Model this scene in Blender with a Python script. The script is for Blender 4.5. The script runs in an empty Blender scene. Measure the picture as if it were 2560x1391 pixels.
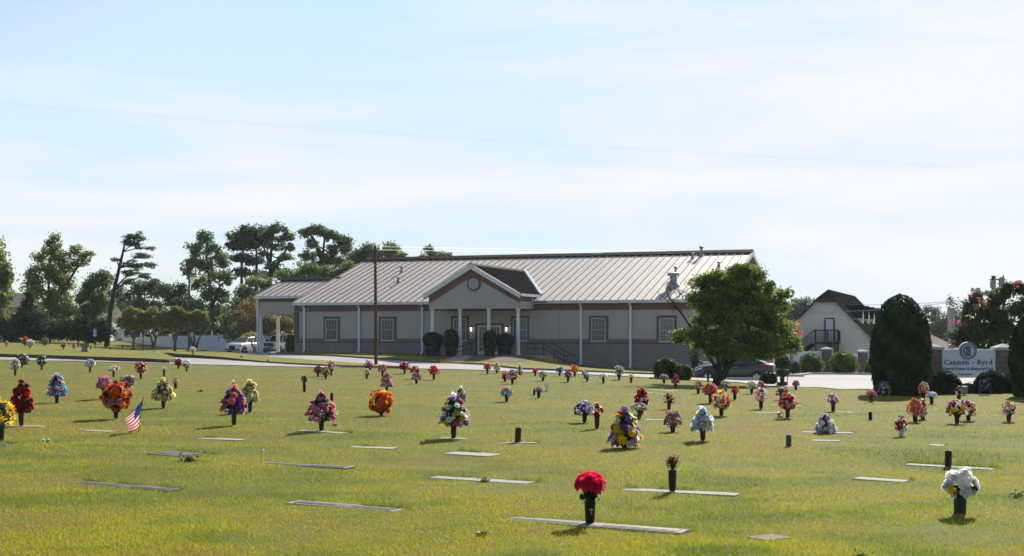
import bpy, bmesh, math, random
import numpy as np
from mathutils import Vector, Matrix
from mathutils.geometry import delaunay_2d_cdt

# ---------------------------------------------------------------- camera, sky, sun, exposure
sc = bpy.context.scene
COL = sc.collection
F = 3300.0            # focal length in photo pixels (2560 wide)
HOR = 830.0           # horizon row of the photo
EYE = 2.0             # camera height in metres
cam_d = bpy.data.cameras.new("camera")
cam = bpy.data.objects.new("camera", cam_d)
COL.objects.link(cam)
cam.location = (0, 0, EYE)
cam.rotation_euler = (math.radians(90), 0, 0)
cam_d.sensor_width = 36.0
cam_d.lens = F / 2560 * 36
cam_d.shift_y = (HOR - 695.5) / 2560
cam_d.clip_end = 6000
sc.camera = cam

SUN_AZ, SUN_EL = math.radians(23), math.radians(32.5)
world = bpy.data.worlds.new("World")
sc.world = world
world.use_nodes = True
wn, wl = world.node_tree.nodes, world.node_tree.links
wn.clear()
def wnode(t, **kw):
    n = wn.new(t)
    for k, v in kw.items():
        setattr(n, k, v)
    return n
w_out = wnode("ShaderNodeOutputWorld")
w_bg = wnode("ShaderNodeBackground")
w_bg.inputs["Strength"].default_value = 0.08
sky = wnode("ShaderNodeTexSky", sky_type='NISHITA', sun_disc=False)
sky.sun_elevation = SUN_EL
sky.sun_rotation = SUN_AZ
sky.air_density = 1.0
sky.dust_density = 1.2
sky.ozone_density = 1.5
tc = wnode("ShaderNodeTexCoord")
mp = wnode("ShaderNodeMapping")
mp.inputs["Scale"].default_value = (1.0, 1.0, 7.0)
mp.inputs["Rotation"].default_value = (0.0, 0.12, 0.0)
nz = wnode("ShaderNodeTexNoise")
nz.inputs["Scale"].default_value = 2.3
nz.inputs["Detail"].default_value = 7
nz.inputs["Roughness"].default_value = 0.55
nz.inputs["Distortion"].default_value = 0.4
cr = wnode("ShaderNodeMapRange")
cr.inputs["From Min"].default_value = 0.45
cr.inputs["From Max"].default_value = 0.72
cr.inputs["To Min"].default_value = 0.0
cr.inputs["To Max"].default_value = 0.9
sep = wnode("ShaderNodeSeparateXYZ")
hz = wnode("ShaderNodeMapRange")          # thin cloud thickens towards the horizon
hz.inputs["From Min"].default_value = 0.24
hz.inputs["From Max"].default_value = 0.0
hz.inputs["To Min"].default_value = 0.0
hz.inputs["To Max"].default_value = 0.52
hx = wnode("ShaderNodeMapRange")          # and towards the sun side
hx.inputs["From Min"].default_value = 0.02
hx.inputs["From Max"].default_value = 0.42
hx.inputs["To Min"].default_value = 0.0
hx.inputs["To Max"].default_value = 0.58
ad = wnode("ShaderNodeMath", operation='ADD')
ad2 = wnode("ShaderNodeMath", operation='ADD', use_clamp=True)
mx = wnode("ShaderNodeMix", data_type='RGBA')
mx.inputs["B"].default_value = (6.6, 6.75, 7.2, 1)
tint = wnode("ShaderNodeMix", data_type='RGBA', blend_type='DARKEN')   # high thin veil evens out the glare near the sun
tint.inputs["Factor"].default_value = 1.0
tint.inputs["B"].default_value = (4.5, 6.1, 7.2, 1)
wl.new(tc.outputs["Generated"], mp.inputs["Vector"])
wl.new(mp.outputs["Vector"], nz.inputs["Vector"])
wl.new(nz.outputs["Fac"], cr.inputs["Value"])
wl.new(tc.outputs["Generated"], sep.inputs["Vector"])
wl.new(sep.outputs["Z"], hz.inputs["Value"])
wl.new(sep.outputs["X"], hx.inputs["Value"])
wl.new(cr.outputs["Result"], ad.inputs[0])
wl.new(hz.outputs["Result"], ad.inputs[1])
wl.new(ad.outputs[0], ad2.inputs[0])
wl.new(hx.outputs["Result"], ad2.inputs[1])
wl.new(sky.outputs["Color"], tint.inputs["A"])
wl.new(tint.outputs["Result"], mx.inputs["A"])
hy = wnode("ShaderNodeMapRange")          # the veil is bright on the sun side only; the sky behind the viewer stays blue
hy.inputs["From Min"].default_value = -0.2
hy.inputs["From Max"].default_value = 0.6
hy.inputs["To Min"].default_value = 0.15
hy.inputs["To Max"].default_value = 1.0
ml = wnode("ShaderNodeMath", operation='MULTIPLY')
wl.new(sep.outputs["Y"], hy.inputs["Value"])
wl.new(ad2.outputs[0], ml.inputs[0])
wl.new(hy.outputs["Result"], ml.inputs[1])
wl.new(ml.outputs[0], mx.inputs["Factor"])
wl.new(mx.outputs["Result"], w_bg.inputs["Color"])
wl.new(w_bg.outputs[0], w_out.inputs["Surface"])

sun_d = bpy.data.lights.new("sun", 'SUN')
sun_d.energy = 5.0
sun_d.angle = math.radians(0.6)
sun_d.color = (1.0, 0.94, 0.84)
sun = bpy.data.objects.new("sun", sun_d)
COL.objects.link(sun)
SUNV = Vector((math.sin(SUN_AZ) * math.cos(SUN_EL), math.cos(SUN_AZ) * math.cos(SUN_EL), math.sin(SUN_EL)))
sun.rotation_euler = (-SUNV).to_track_quat('-Z', 'Y').to_euler()

sc.view_settings.view_transform = 'Standard'
sc.view_settings.look = 'None'
sc.view_settings.exposure = 0.8
sc.view_settings.gamma = 1.0
sc.render.film_transparent = False
try:
    sc.cycles.max_bounces = 6
    sc.cycles.diffuse_bounces = 3
    sc.cycles.glossy_bounces = 3
    sc.cycles.transmission_bounces = 4
    sc.cycles.use_denoising = True
except Exception:
    pass

# ---------------------------------------------------------------- helpers
RNG = np.random.default_rng(7)
random.seed(7)

def W(px, py, D):
    """point seen at photo pixel (px, py) at distance D along the view axis"""
    return Vector(((px - 1280) / F * D, D, EYE - (py - HOR) / F * D))

class MB:
    """collects geometry, then links it as one mesh object"""
    def __init__(s):
        s.v, s.f, s.m, s.c = [], [], [], []
    def add(s, verts, faces, mi=0, col=None):
        o = len(s.v)
        s.v.extend([tuple(p) for p in verts])
        s.f.extend([tuple(i + o for i in f) for f in faces])
        s.m.extend([mi] * len(faces))
        c = col if col is not None else (1, 1, 1)
        s.c.extend([c] * len(verts))
        return s
    def box(s, x0, x1, y0, y1, z0, z1, fr=None, mi=0, col=None):
        P = [(x, y, z) for z in (z0, z1) for y in (y0, y1) for x in (x0, x1)]
        if fr: P = [fr(*p) for p in P]
        return s.add(P, [(0, 2, 3, 1), (4, 5, 7, 6), (0, 1, 5, 4), (2, 6, 7, 3), (0, 4, 6, 2), (1, 3, 7, 5)], mi, col)
    def hexa(s, P, mi=0, col=None):
        return s.add(P, [(0, 3, 2, 1), (4, 5, 6, 7), (0, 1, 5, 4), (1, 2, 6, 5), (2, 3, 7, 6), (3, 0, 4, 7)], mi, col)
    def prism(s, poly, d, mi=0, col=None):
        """extrude a planar polygon (3D points) by vector d"""
        n = len(poly)
        P = [Vector(p) for p in poly]
        Q = [p + Vector(d) for p in P]
        fs = [tuple(range(n))[::-1], tuple(range(n, 2 * n))]
        fs += [(i, (i + 1) % n, (i + 1) % n + n, i + n) for i in range(n)]
        return s.add(P + Q, fs, mi, col)
    def tube(s, pts, rad, n=6, mi=0, col=None, cap=True):
        pts = [Vector(p) for p in pts]
        if not hasattr(rad, '__len__'): rad = [rad] * len(pts)
        V, Fc = [], []
        up = None
        for i, p in enumerate(pts):
            t = (pts[min(i + 1, len(pts) - 1)] - pts[max(i - 1, 0)])
            if t.length < 1e-9: t = Vector((0, 0, 1))
            t.normalize()
            a = Vector((1, 0, 0)) if abs(t.x) < 0.9 else Vector((0, 1, 0))
            if up is not None: a = up
            u = (a - t * a.dot(t)).normalized()
            up = u
            w = t.cross(u)
            for k in range(n):
                th = 2 * math.pi * k / n
                V.append(p + (u * math.cos(th) + w * math.sin(th)) * rad[i])
        for i in range(len(pts) - 1):
            for k in range(n):
                k2 = (k + 1) % n
                Fc.append((i * n + k, i * n + k2, (i + 1) * n + k2, (i + 1) * n + k))
        if cap:
            Fc.append(tuple(range(n))[::-1])
            Fc.append(tuple((len(pts) - 1) * n + k for k in range(n)))
        return s.add(V, Fc, mi, col)
    def lathe(s, prof, c=(0, 0, 0), n=16, mi=0, col=None, cap=True):
        """prof: list of (r, z)"""
        V = [(c[0] + r * math.cos(2 * math.pi * k / n), c[1] + r * math.sin(2 * math.pi * k / n), c[2] + z) for r, z in prof for k in range(n)]
        Fc = [(i * n + k, i * n + (k + 1) % n, (i + 1) * n + (k + 1) % n, (i + 1) * n + k) for i in range(len(prof) - 1) for k in range(n)]
        if cap:
            Fc.append(tuple(range(n))[::-1]); Fc.append(tuple((len(prof) - 1) * n + k for k in range(n)))
        return s.add(V, Fc, mi, col)
    def ball(s, c, r, nu=12, nv=8, mi=0, col=None, jit=0, rng=None):
        if not hasattr(r, '__len__'): r = (r, r, r)
        V = []
        for j in range(nv + 1):
            ph = math.pi * j / nv
            for k in range(nu):
                th = 2 * math.pi * k / nu
                q = 1 + (rng.uniform(-jit, jit) if rng is not None and jit else 0)
                V.append((c[0] + q * r[0] * math.sin(ph) * math.cos(th), c[1] + q * r[1] * math.sin(ph) * math.sin(th), c[2] - q * r[2] * math.cos(ph)))
        Fc = [(j * nu + k, j * nu + (k + 1) % nu, (j + 1) * nu + (k + 1) % nu, (j + 1) * nu + k) for j in range(nv) for k in range(nu)]
        return s.add(V, Fc, mi, col)
    def arr(s, V, Q, mi=0, C=None):
        """numpy verts and quads, with per-vertex colours"""
        o = len(s.v)
        s.v.extend(map(tuple, V.tolist()))
        s.f.extend(map(tuple, (Q + o).tolist()))
        s.m.extend([mi] * len(Q))
        s.c.extend(map(tuple, C.tolist()) if C is not None else [(1, 1, 1)] * len(V))
        return s
    def build(s, name, mats, parent=None, loc=None, smooth=False, colors=False):
        me = bpy.data.meshes.new(name)
        if parent is not None:
            off = parent.get('_o', None) or (0, 0, 0)
        elif loc is not None:
            off = tuple(loc)
        else:
            off = (0, 0, 0)
        V = np.array(s.v, dtype=np.float32).reshape(-1, 3) - np.array(off, dtype=np.float32)
        me.from_pydata(V.tolist(), [], s.f)
        if not isinstance(mats, (list, tuple)): mats = [mats]
        for m in mats: me.materials.append(m)
        if len(mats) > 1:
            me.polygons.foreach_set('material_index', np.array(s.m, dtype=np.int32))
        if smooth:
            me.polygons.foreach_set('use_smooth', np.ones(len(s.f), dtype=bool))
        if colors:
            at = me.color_attributes.new('Col', 'FLOAT_COLOR', 'POINT')
            C = np.ones((len(s.v), 4), dtype=np.float32)
            C[:, :3] = np.array([c[:3] for c in s.c], dtype=np.float32)
            at.data.foreach_set('color', C.ravel())
        me.update()
        o = bpy.data.objects.new(name, me)
        COL.objects.link(o)
        if parent is not None:
            o.parent = parent
            o['_o'] = off
        else:
            o.location = off
            o['_o'] = off
        return o

ALL = []
def tag(o, label=None, cat=None, group=None, kind=None):
    if label: o['label'] = label
    if cat: o['category'] = cat
    if group: o['group'] = group
    if kind: o['kind'] = kind
    return o

def thing(name, loc, label, cat, group=None):
    o = bpy.data.objects.new(name, None)
    o.empty_display_size = 0.2
    COL.objects.link(o)
    o.location = tuple(loc)
    o['_o'] = tuple(loc)
    return tag(o, label, cat, group)

# ---------------------------------------------------------------- materials
def new_mat(name):
    m = bpy.data.materials.new(name)
    m.use_nodes = True
    return m, m.node_tree.nodes, m.node_tree.links, m.node_tree.nodes["Principled BSDF"]

def mat(name, col, rough=0.7, metal=0.0, var=0.12, scale=4.0, bump=0.0, bscale=None, spec=0.4, detail=4, stretch=None, coat=0.0):
    m, n, l, b = new_mat(name)
    b.inputs["Roughness"].default_value = rough
    b.inputs["Metallic"].default_value = metal
    b.inputs["Specular IOR Level"].default_value = spec
    b.inputs["Coat Weight"].default_value = coat
    t = n.new("ShaderNodeTexCoord")
    mpn = n.new("ShaderNodeMapping")
    if stretch: mpn.inputs["Scale"].default_value = stretch
    l.new(t.outputs["Object"], mpn.inputs["Vector"])
    z = n.new("ShaderNodeTexNoise")
    z.inputs["Scale"].default_value = scale
    z.inputs["Detail"].default_value = detail
    l.new(mpn.outputs["Vector"], z.inputs["Vector"])
    r = n.new("ShaderNodeValToRGB")
    r.color_ramp.elements[0].position = 0.3
    r.color_ramp.elements[1].position = 0.7
    r.color_ramp.elements[0].color = tuple(max(c * (1 - var), 0) for c in col) + (1,)
    r.color_ramp.elements[1].color = tuple(min(c * (1 + var), 1) for c in col) + (1,)
    l.new(z.outputs["Fac"], r.inputs["Fac"])
    l.new(r.outputs["Color"], b.inputs["Base Color"])
    if bump:
        z2 = n.new("ShaderNodeTexNoise")
        z2.inputs["Scale"].default_value = bscale or scale * 6
        z2.inputs["Detail"].default_value = 4
        l.new(t.outputs["Object"], z2.inputs["Vector"])
        bp = n.new("ShaderNodeBump")
        bp.inputs["Strength"].default_value = bump
        bp.inputs["Distance"].default_value = 0.02
        l.new(z2.outputs["Fac"], bp.inputs["Height"])
        l.new(bp.outputs["Normal"], b.inputs["Normal"])
    return m

def leaf_mat(name, trans=0.35, rough=0.55, spec=0.3):
    """leaf or petal material: colour from the mesh's own colour attribute, some light passes through"""
    m, n, l, b = new_mat(name)
    out = n["Material Output"]
    a = n.new("ShaderNodeAttribute"); a.attribute_name = 'Col'
    b.inputs["Roughness"].default_value = rough
    b.inputs["Specular IOR Level"].default_value = spec
    l.new(a.outputs["Color"], b.inputs["Base Color"])
    tr = n.new("ShaderNodeBsdfTranslucent")
    l.new(a.outputs["Color"], tr.inputs["Color"])
    mxs = n.new("ShaderNodeMixShader")
    mxs.inputs["Fac"].default_value = trans
    l.new(b.outputs[0], mxs.inputs[1]); l.new(tr.outputs[0], mxs.inputs[2])
    l.new(mxs.outputs[0], out.inputs["Surface"])
    return m

def lawn_mat(name, dark=1.0):
    """mown grass seen at a distance: green, yellow and straw patches"""
    m, n, l, b = new_mat(name)
    b.inputs["Roughness"].default_value = 0.9
    b.inputs["Specular IOR Level"].default_value = 0.1
    t = n.new("ShaderNodeTexCoord")
    def noise(scale, det=5, st=(1, 1, 1)):
        mpn = n.new("ShaderNodeMapping"); mpn.inputs["Scale"].default_value = st
        l.new(t.outputs["Object"], mpn.inputs["Vector"])
        z = n.new("ShaderNodeTexNoise"); z.inputs["Scale"].default_value = scale; z.inputs["Detail"].default_value = det
        z.inputs["Roughness"].default_value = 0.6
        l.new(mpn.outputs["Vector"], z.inputs["Vector"]); return z
    def ramp(z, stops):
        r = n.new("ShaderNodeValToRGB")
        e = r.color_ramp.elements
        e[0].position, e[0].color = stops[0][0], stops[0][1] + (1,)
        e[1].position, e[1].color = stops[-1][0], stops[-1][1] + (1,)
        for p, c in stops[1:-1]:
            x = e.new(p); x.color = c + (1,)
        l.new(z.outputs["Fac"], r.inputs["Fac"]); return r
    d = dark * .95
    big = ramp(noise(0.28, 6), [(0.28, (.20 * d, .135 * d, .04 * d)), (0.42, (.19 * d, .17 * d, .032 * d)), (0.55, (.155 * d, .175 * d, .025 * d)), (0.75, (.125 * d, .165 * d, .025 * d))])
    mid = ramp(noise(1.6, 5), [(0.3, (.21 * d, .15 * d, .05 * d)), (0.5, (.19 * d, .18 * d, .03 * d)), (0.72, (.12 * d, .16 * d, .024 * d))])
    fin = ramp(noise(45, 3), [(0.3, (.55, .52, .45)), (0.7, (1.25, 1.25, 1.1))])
    m1 = n.new("ShaderNodeMix"); m1.data_type = 'RGBA'; m1.inputs["Factor"].default_value = 0.5
    l.new(big.outputs["Color"], m1.inputs["A"]); l.new(mid.outputs["Color"], m1.inputs["B"])
    m2 = n.new("ShaderNodeMix"); m2.data_type = 'RGBA'; m2.blend_type = 'MULTIPLY'; m2.inputs["Factor"].default_value = 0.8
    l.new(m1.outputs["Result"], m2.inputs["A"]); l.new(fin.outputs["Color"], m2.inputs["B"])
    l.new(m2.outputs["Result"], b.inputs["Base Color"])
    bz = noise(22, 4)
    bp = n.new("ShaderNodeBump"); bp.inputs["Strength"].default_value = 0.5; bp.inputs["Distance"].default_value = 0.06
    l.new(bz.outputs["Fac"], bp.inputs["Height"]); l.new(bp.outputs["Normal"], b.inputs["Normal"])
    return m

def brick_mat(name, c1, c2, mortar, w=0.4, h=0.2, ms=0.012, ax='B'):
    """courses of block laid along the building's own wall direction"""
    m, n, l, b = new_mat(name)
    b.inputs["Roughness"].default_value = 0.85
    t = n.new("ShaderNodeTexCoord")
    mpn = n.new("ShaderNodeMapping"); mpn.vector_type = 'TEXTURE'
    sp = n.new("ShaderNodeSeparateXYZ"); l.new(t.outputs["Object"], sp.inputs[0])
    # u = along the wall (x/y rotated by the house angle), v = height
    if ax == 'B': ca, sa = 0.938, -0.345
    else: ca, sa = 1.0, 0.0
    m1 = n.new("ShaderNodeMath"); m1.operation = 'MULTIPLY'; m1.inputs[1].default_value = ca + (0 if ax == 'B' else 0)
    m2 = n.new("ShaderNodeMath"); m2.operation = 'MULTIPLY'; m2.inputs[1].default_value = sa if ax == 'B' else 0.7
    a = n.new("ShaderNodeMath"); a.operation = 'ADD'
    l.new(sp.outputs["X"], m1.inputs[0]); l.new(sp.outputs["Y"], m2.inputs[0])
    l.new(m1.outputs[0], a.inputs[0]); l.new(m2.outputs[0], a.inputs[1])
    cb = n.new("ShaderNodeCombineXYZ")
    l.new(a.outputs[0], cb.inputs[0]); l.new(sp.outputs["Z"], cb.inputs[1])
    br = n.new("ShaderNodeTexBrick")
    br.inputs["Scale"].default_value = 1.0
    br.inputs["Brick Width"].default_value = w
    br.inputs["Row Height"].default_value = h
    br.inputs["Mortar Size"].default_value = ms
    br.inputs["Color1"].default_value = c1 + (1,)
    br.inputs["Color2"].default_value = c2 + (1,)
    br.inputs["Mortar"].default_value = mortar + (1,)
    br.inputs["Bias"].default_value = 0.0
    l.new(cb.outputs[0], br.inputs["Vector"])
    z = n.new("ShaderNodeTexNoise"); z.inputs["Scale"].default_value = 1.3; z.inputs["Detail"].default_value = 6
    l.new(t.outputs["Object"], z.inputs["Vector"])
    r = n.new("ShaderNodeMapRange"); r.inputs["To Min"].default_value = 0.7; r.inputs["To Max"].default_value = 1.2
    l.new(z.outputs["Fac"], r.inputs["Value"])
    mxx = n.new("ShaderNodeMix"); mxx.data_type = 'RGBA'; mxx.blend_type = 'MULTIPLY'; mxx.inputs["Factor"].default_value = 1.0
    l.new(br.outputs["Color"], mxx.inputs["A"]); l.new(r.outputs["Result"], mxx.inputs["B"])
    l.new(mxx.outputs["Result"], b.inputs["Base Color"])
    return m

def glass_mat(name, tone=(.05, .065, .06), curtain=(.17, .20, .17)):
    m, n, l, b = new_mat(name)
    b.inputs["Roughness"].default_value = 0.06
    b.inputs["Specular IOR Level"].default_value = 0.6
    t = n.new("ShaderNodeTexCoord")
    wv = n.new("ShaderNodeTexWave"); wv.inputs["Scale"].default_value = 4.0; wv.inputs["Distortion"].default_value = 3.0
    l.new(t.outputs["Object"], wv.inputs["Vector"])
    z = n.new("ShaderNodeTexNoise"); z.inputs["Scale"].default_value = 1.2
    l.new(t.outputs["Object"], z.inputs["Vector"])
    a = n.new("ShaderNodeMath"); a.operation = 'MULTIPLY'
    l.new(wv.outputs["Fac"], a.inputs[0]); l.new(z.outputs["Fac"], a.inputs[1])
    mxx = n.new("ShaderNodeMix"); mxx.data_type = 'RGBA'
    mxx.inputs["A"].default_value = tone + (1,); mxx.inputs["B"].default_value = curtain + (1,)
    l.new(a.outputs[0], mxx.inputs["Factor"])
    oi = n.new("ShaderNodeObjectInfo")
    rv = n.new("ShaderNodeMapRange"); rv.inputs["To Min"].default_value = .45; rv.inputs["To Max"].default_value = 1.7
    l.new(oi.outputs["Random"], rv.inputs["Value"])
    mv = n.new("ShaderNodeMix"); mv.data_type = 'RGBA'; mv.blend_type = 'MULTIPLY'; mv.inputs["Factor"].default_value = 1.0
    l.new(mxx.outputs["Result"], mv.inputs["A"]); l.new(rv.outputs["Result"], mv.inputs["B"])
    l.new(mv.outputs["Result"], b.inputs["Base Color"])
    return m

M = {}
M['lawn'] = lawn_mat('lawn')
M['thatch'] = lawn_mat('thatch', .75)
M['dirt'] = mat('dirt_bank', (.075, .052, .038), .95, var=.4, scale=2.5, bump=.5)
M['asphalt'] = mat('worn_asphalt', (.27, .25, .245), .9, var=.14, scale=.5, bump=.15, bscale=30, detail=8)
def crack_lines(m, scale=.2, w=.012, dark=.45):
    n, l = m.node_tree.nodes, m.node_tree.links
    b = n["Principled BSDF"]; src = b.inputs["Base Color"].links[0].from_socket
    t = n.new("ShaderNodeTexCoord"); nz_ = n.new("ShaderNodeTexNoise"); nz_.inputs["Scale"].default_value = .8
    l.new(t.outputs["Object"], nz_.inputs["Vector"])
    mx_ = n.new("ShaderNodeMix"); mx_.data_type = 'RGBA'; mx_.inputs["Factor"].default_value = .12
    l.new(t.outputs["Object"], mx_.inputs["A"]); l.new(nz_.outputs["Color"], mx_.inputs["B"])
    v = n.new("ShaderNodeTexVoronoi"); v.feature = 'DISTANCE_TO_EDGE'; v.inputs["Scale"].default_value = scale
    l.new(mx_.outputs["Result"], v.inputs["Vector"])
    r = n.new("ShaderNodeMapRange"); r.inputs["From Max"].default_value = w; r.inputs["To Min"].default_value = dark; r.inputs["To Max"].default_value = 1
    l.new(v.outputs["Distance"], r.inputs["Value"])
    k = n.new("ShaderNodeMix"); k.data_type = 'RGBA'; k.blend_type = 'MULTIPLY'; k.inputs["Factor"].default_value = 1
    l.new(src, k.inputs["A"]); l.new(r.outputs["Result"], k.inputs["B"]); l.new(k.outputs["Result"], b.inputs["Base Color"])
crack_lines(M['asphalt'])
M['concrete'] = mat('concrete', (.42, .39, .36), .9, var=.12, scale=1.5, bump=.1)
M['kerb'] = mat('kerb', (.11, .095, .085), .9, var=.25, scale=2)
M['yellow'] = mat('yellow_paint', (.62, .36, .05), .7, var=.15, scale=6)
M['stucco'] = mat('stucco', (.42, .375, .345), .95, var=.05, scale=.7, bump=.15, bscale=60)
M['brown'] = mat('brown_trim', (.155, .10, .088), .9, var=.08, scale=1.0, bump=.1, bscale=60)
M['brick'] = brick_mat('block_wall', (.26, .205, .20), (.235, .185, .18), (.15, .115, .115), w=.42, h=.21)
M['course'] = mat('dark_course', (.10, .08, .08), .9, var=.3, scale=3)
M['white'] = mat('white_trim', (.66, .68, .72), .45, var=.05, scale=2)
M['frame'] = mat('shaded_window_frame', (.46, .47, .48), .5, var=.05, scale=2)  # white frames dimmed to grey, wall shade put into the colour
M['cream'] = mat('sunlit_white_column', (.72, .66, .55), .6, var=.05, scale=2)  # rear carport columns: warm sunlight put into the colour of white columns
M['roof'] = mat('tan_metal_roof', (.37, .35, .335), .5, metal=.3, var=.07, scale=.5, spec=.5)
M['seam'] = mat('roof_seam', (.21, .165, .14), .45, metal=.4, var=.1, scale=1.0)
M['darkroof'] = mat('bronze_and_porch_shade', (.020, .017, .016), .8, spec=.03, var=.15, scale=1.0)  # real bronze on ridge caps; rib shade put into the porch roof's colour
M['glass'] = glass_mat('curtained_glass')
M['doorglass'] = glass_mat('door_glass', (.05, .045, .035), (.22, .18, .10))
M['black'] = mat('black_metal', (.012, .012, .014), .5, var=.2, scale=5)
M['galv'] = mat('grey_galvanised', (.30, .30, .31), .45, metal=.6, var=.15, scale=3)
M['louvre'] = mat('louvre_white', (.6, .6, .6), .6, var=.05, scale=4)
M['leaf'] = leaf_mat('leaves', .5)
M['bushleaf'] = leaf_mat('glossy_leaves', .25, .6, .25)
M['petal'] = leaf_mat('petals', .56, .6, .2)
M['grass'] = leaf_mat('grass_blades', .55, .8, .04)
M['bark'] = mat('bark', (.035, .028, .024), .95, var=.35, scale=5, bump=.6, stretch=(1, 1, .25))
M['palebark'] = mat('pale_bark', (.13, .10, .08), .95, var=.3, scale=5, bump=.4, stretch=(1, 1, .3))
M['polewood'] = mat('pole_wood', (.085, .055, .042), .95, var=.3, scale=6, stretch=(1, 1, .1), bump=.4)
M['vinyl'] = mat('white_vinyl', (.74, .77, .85), .5, var=.04, scale=1.0)
M['wire'] = mat('wire', (.24, .25, .27), .5, var=.1)
M['palewire'] = mat('pale_wire', (.6, .6, .62), .5, var=.05)
M['darkwire'] = mat('dark_wire', (.09, .09, .10), .6, var=.1)

# ---------------------------------------------------------------- terrain
CP = [(-60, 5, 0), (-30, 5, 0), (0, 5, 0), (30, 5, 0), (60, 5, 0), (-60, 30, 0), (-30, 30, 0), (-15, 25, 0), (0, 22, 0), (15, 25, 0), (30, 30, 0), (0, 40, 0),
      (-20, 45, 0), (-40, 50, 0), (-60, 60, .1), (9, 40, 0), (18, 41, 0), (-8, 58, 0), (0, 60, 0), (-25, 70, 0),
      (-37.6, 96, 0), (-29, 89, 0), (-22, 84, 0), (-11, 76, 0), (-2, 68, 0), (4, 62, 0), (6.1, 56, -.03), (8.7, 56, -.17), (11.2, 56, -.3), (12.5, 46, -.06),
      (-38, 103, .08), (-46, 103, .12), (-38, 112, .25), (-46, 114, .36), (-46, 126, .62), (-60, 126, .72), (-36, 125, -.12), (-30, 112, -.2), (-27, 125, -.22),
      (-40, 140, -.3), (-56, 140, .75), (-80, 130, 1.0), (-80, 100, .5), (-32, 140, -.3), (-29, 146, -.3), (-20, 146, -.4), (-36, 165, -.1), (-60, 180, .9), (-20, 180, -.5),
      (-17, 102, .3), (-20, 106, .3), (-10, 99, .28), (-1.6, 93.5, .2), (1.5, 92.5, .14), (3.3, 92.5, -.25), (4.9, 94.6, -.5), (8.4, 93.3, -.72), (14.4, 91, -.85), (20, 101, -.95),
      (-6, 83, -.08), (0, 78, -.12), (-3, 88, 0), (2, 85, -.3), (-12, 85, .02), (-13, 92, .2), (19, 83, -.88), (12.6, 75, -.82), (8, 80, -.62), (4, 80, -.35), (16, 65, -.5), (22, 55, -.2), (22, 97, -1.0), (30, 97, -1.1), (40, 97, -1.1),
      (28, 115, -1.2), (40, 115, -1.2), (27, 70, -.6), (25, 45, 0), (45, 45, 0), (45, 70, -.6), (70, 60, -.4), (70, 110, -1), (20, 140, -1.3), (60, 160, -1.3), (0, 130, -.5), (0, 200, -1), (60, 220, -1.4), (-60, 230, .5),
      (-120, 60, .8), (-120, 130, 1.4), (-120, 230, 1.0), (120, 60, -.4), (120, 130, -1), (120, 230, -1.4), (-120, 5, 0), (120, 5, 0), (-60, -25, 0), (0, -25, 0), (60, -25, 0)]
CP = np.array(CP, dtype=float)
def _phi(r2):
    return np.sqrt(r2 + 9.0)
_d2 = ((CP[:, None, :2] - CP[None, :, :2]) ** 2).sum(-1)
_wts = np.linalg.solve(_phi(_d2) + np.eye(len(CP)) * 0.01, CP[:, 2])
def terr(X, Y):
    X = np.clip(np.asarray(X, dtype=float), -120, 120)
    Y = np.clip(np.asarray(Y, dtype=float), -25, 230)
    sh = X.shape
    x, y = X.ravel(), Y.ravel()
    out = np.zeros(len(x))
    for i in range(0, len(x), 20000):
        a, b = x[i:i + 20000], y[i:i + 20000]
        d2 = (a[:, None] - CP[None, :, 0]) ** 2 + (b[:, None] - CP[None, :, 1]) ** 2
        out[i:i + 20000] = _phi(d2) @ _wts
    # gentle unevenness of the burial lawn
    near = np.clip((70 - y) / 20, 0, 1)
    out += near * .028 * (np.sin(x * 1.05 + .8 * np.sin(y * .31)) * np.sin(y * .72 + .5 * np.sin(x * .6)) + .6 * np.sin(x * .43 + y * .57) * np.sin(y * 1.3 - x * .2))
    return out.reshape(sh)
def tz(x, y):
    return float(terr(np.array([x]), np.array([y]))[0])

_DS = np.concatenate([np.arange(8, 60, .1), np.arange(60, 220, .2)])
def G(px, py, extra=0.0, dmax=200.0):
    """where the view through photo pixel (px, py) first meets the terrain"""
    X = (px - 1280) / F * _DS
    Z = EYE - (py - HOR) / F * _DS
    T = terr(X, _DS) + extra
    hit = np.where(Z <= T)[0]
    i = hit[0] if len(hit) else int(np.argmin(Z - T))
    D = min(_DS[i], dmax)
    if i > 0 and len(hit):
        a, b = (Z - T)[i - 1], (Z - T)[i]
        D = min(_DS[i - 1] + (_DS[i] - _DS[i - 1]) * a / (a - b + 1e-12), dmax)
    x = (px - 1280) / F * D
    return Vector((x, D, tz(x, D) + extra))

# ground: one sheet out to the horizon
def axis(dense0, dense1, step, lo, hi):
    a = list(np.arange(dense0, dense1 + 1e-6, step))
    s, x = step, dense0
    while x > lo:
        s *= 1.35; x -= s; a.insert(0, x)
    s, x = step, dense1
    while x < hi:
        s *= 1.35; x += s; a.append(x)
    return np.array(a)
gx = axis(-62, 48, .8, -3500, 3500)
gy = axis(4, 160, .8, -400, 4500)
GX, GY = np.meshgrid(gx, gy)
GZ = terr(GX, GY)
nx, ny = len(gx), len(gy)
idx = np.arange(nx * ny).reshape(ny, nx)
Q = np.stack([idx[:-1, :-1], idx[:-1, 1:], idx[1:, 1:], idx[1:, :-1]], -1).reshape(-1, 4)
g = MB(); g.arr(np.stack([GX, GY, GZ], -1).reshape(-1, 3), Q)
tag(g.build('ground', M['thatch'], smooth=True), kind='structure')

def inside(poly, X, Y):
    x, y = np.asarray(X), np.asarray(Y)
    r = np.zeros(x.shape, dtype=bool)
    n = len(poly)
    for i in range(n):
        x0, y0 = poly[i]; x1, y1 = poly[(i + 1) % n]
        c = ((y0 > y) != (y1 > y)) & (x < (x1 - x0) * (y - y0) / (y1 - y0 + 1e-12) + x0)
        r ^= c
    return r

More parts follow.
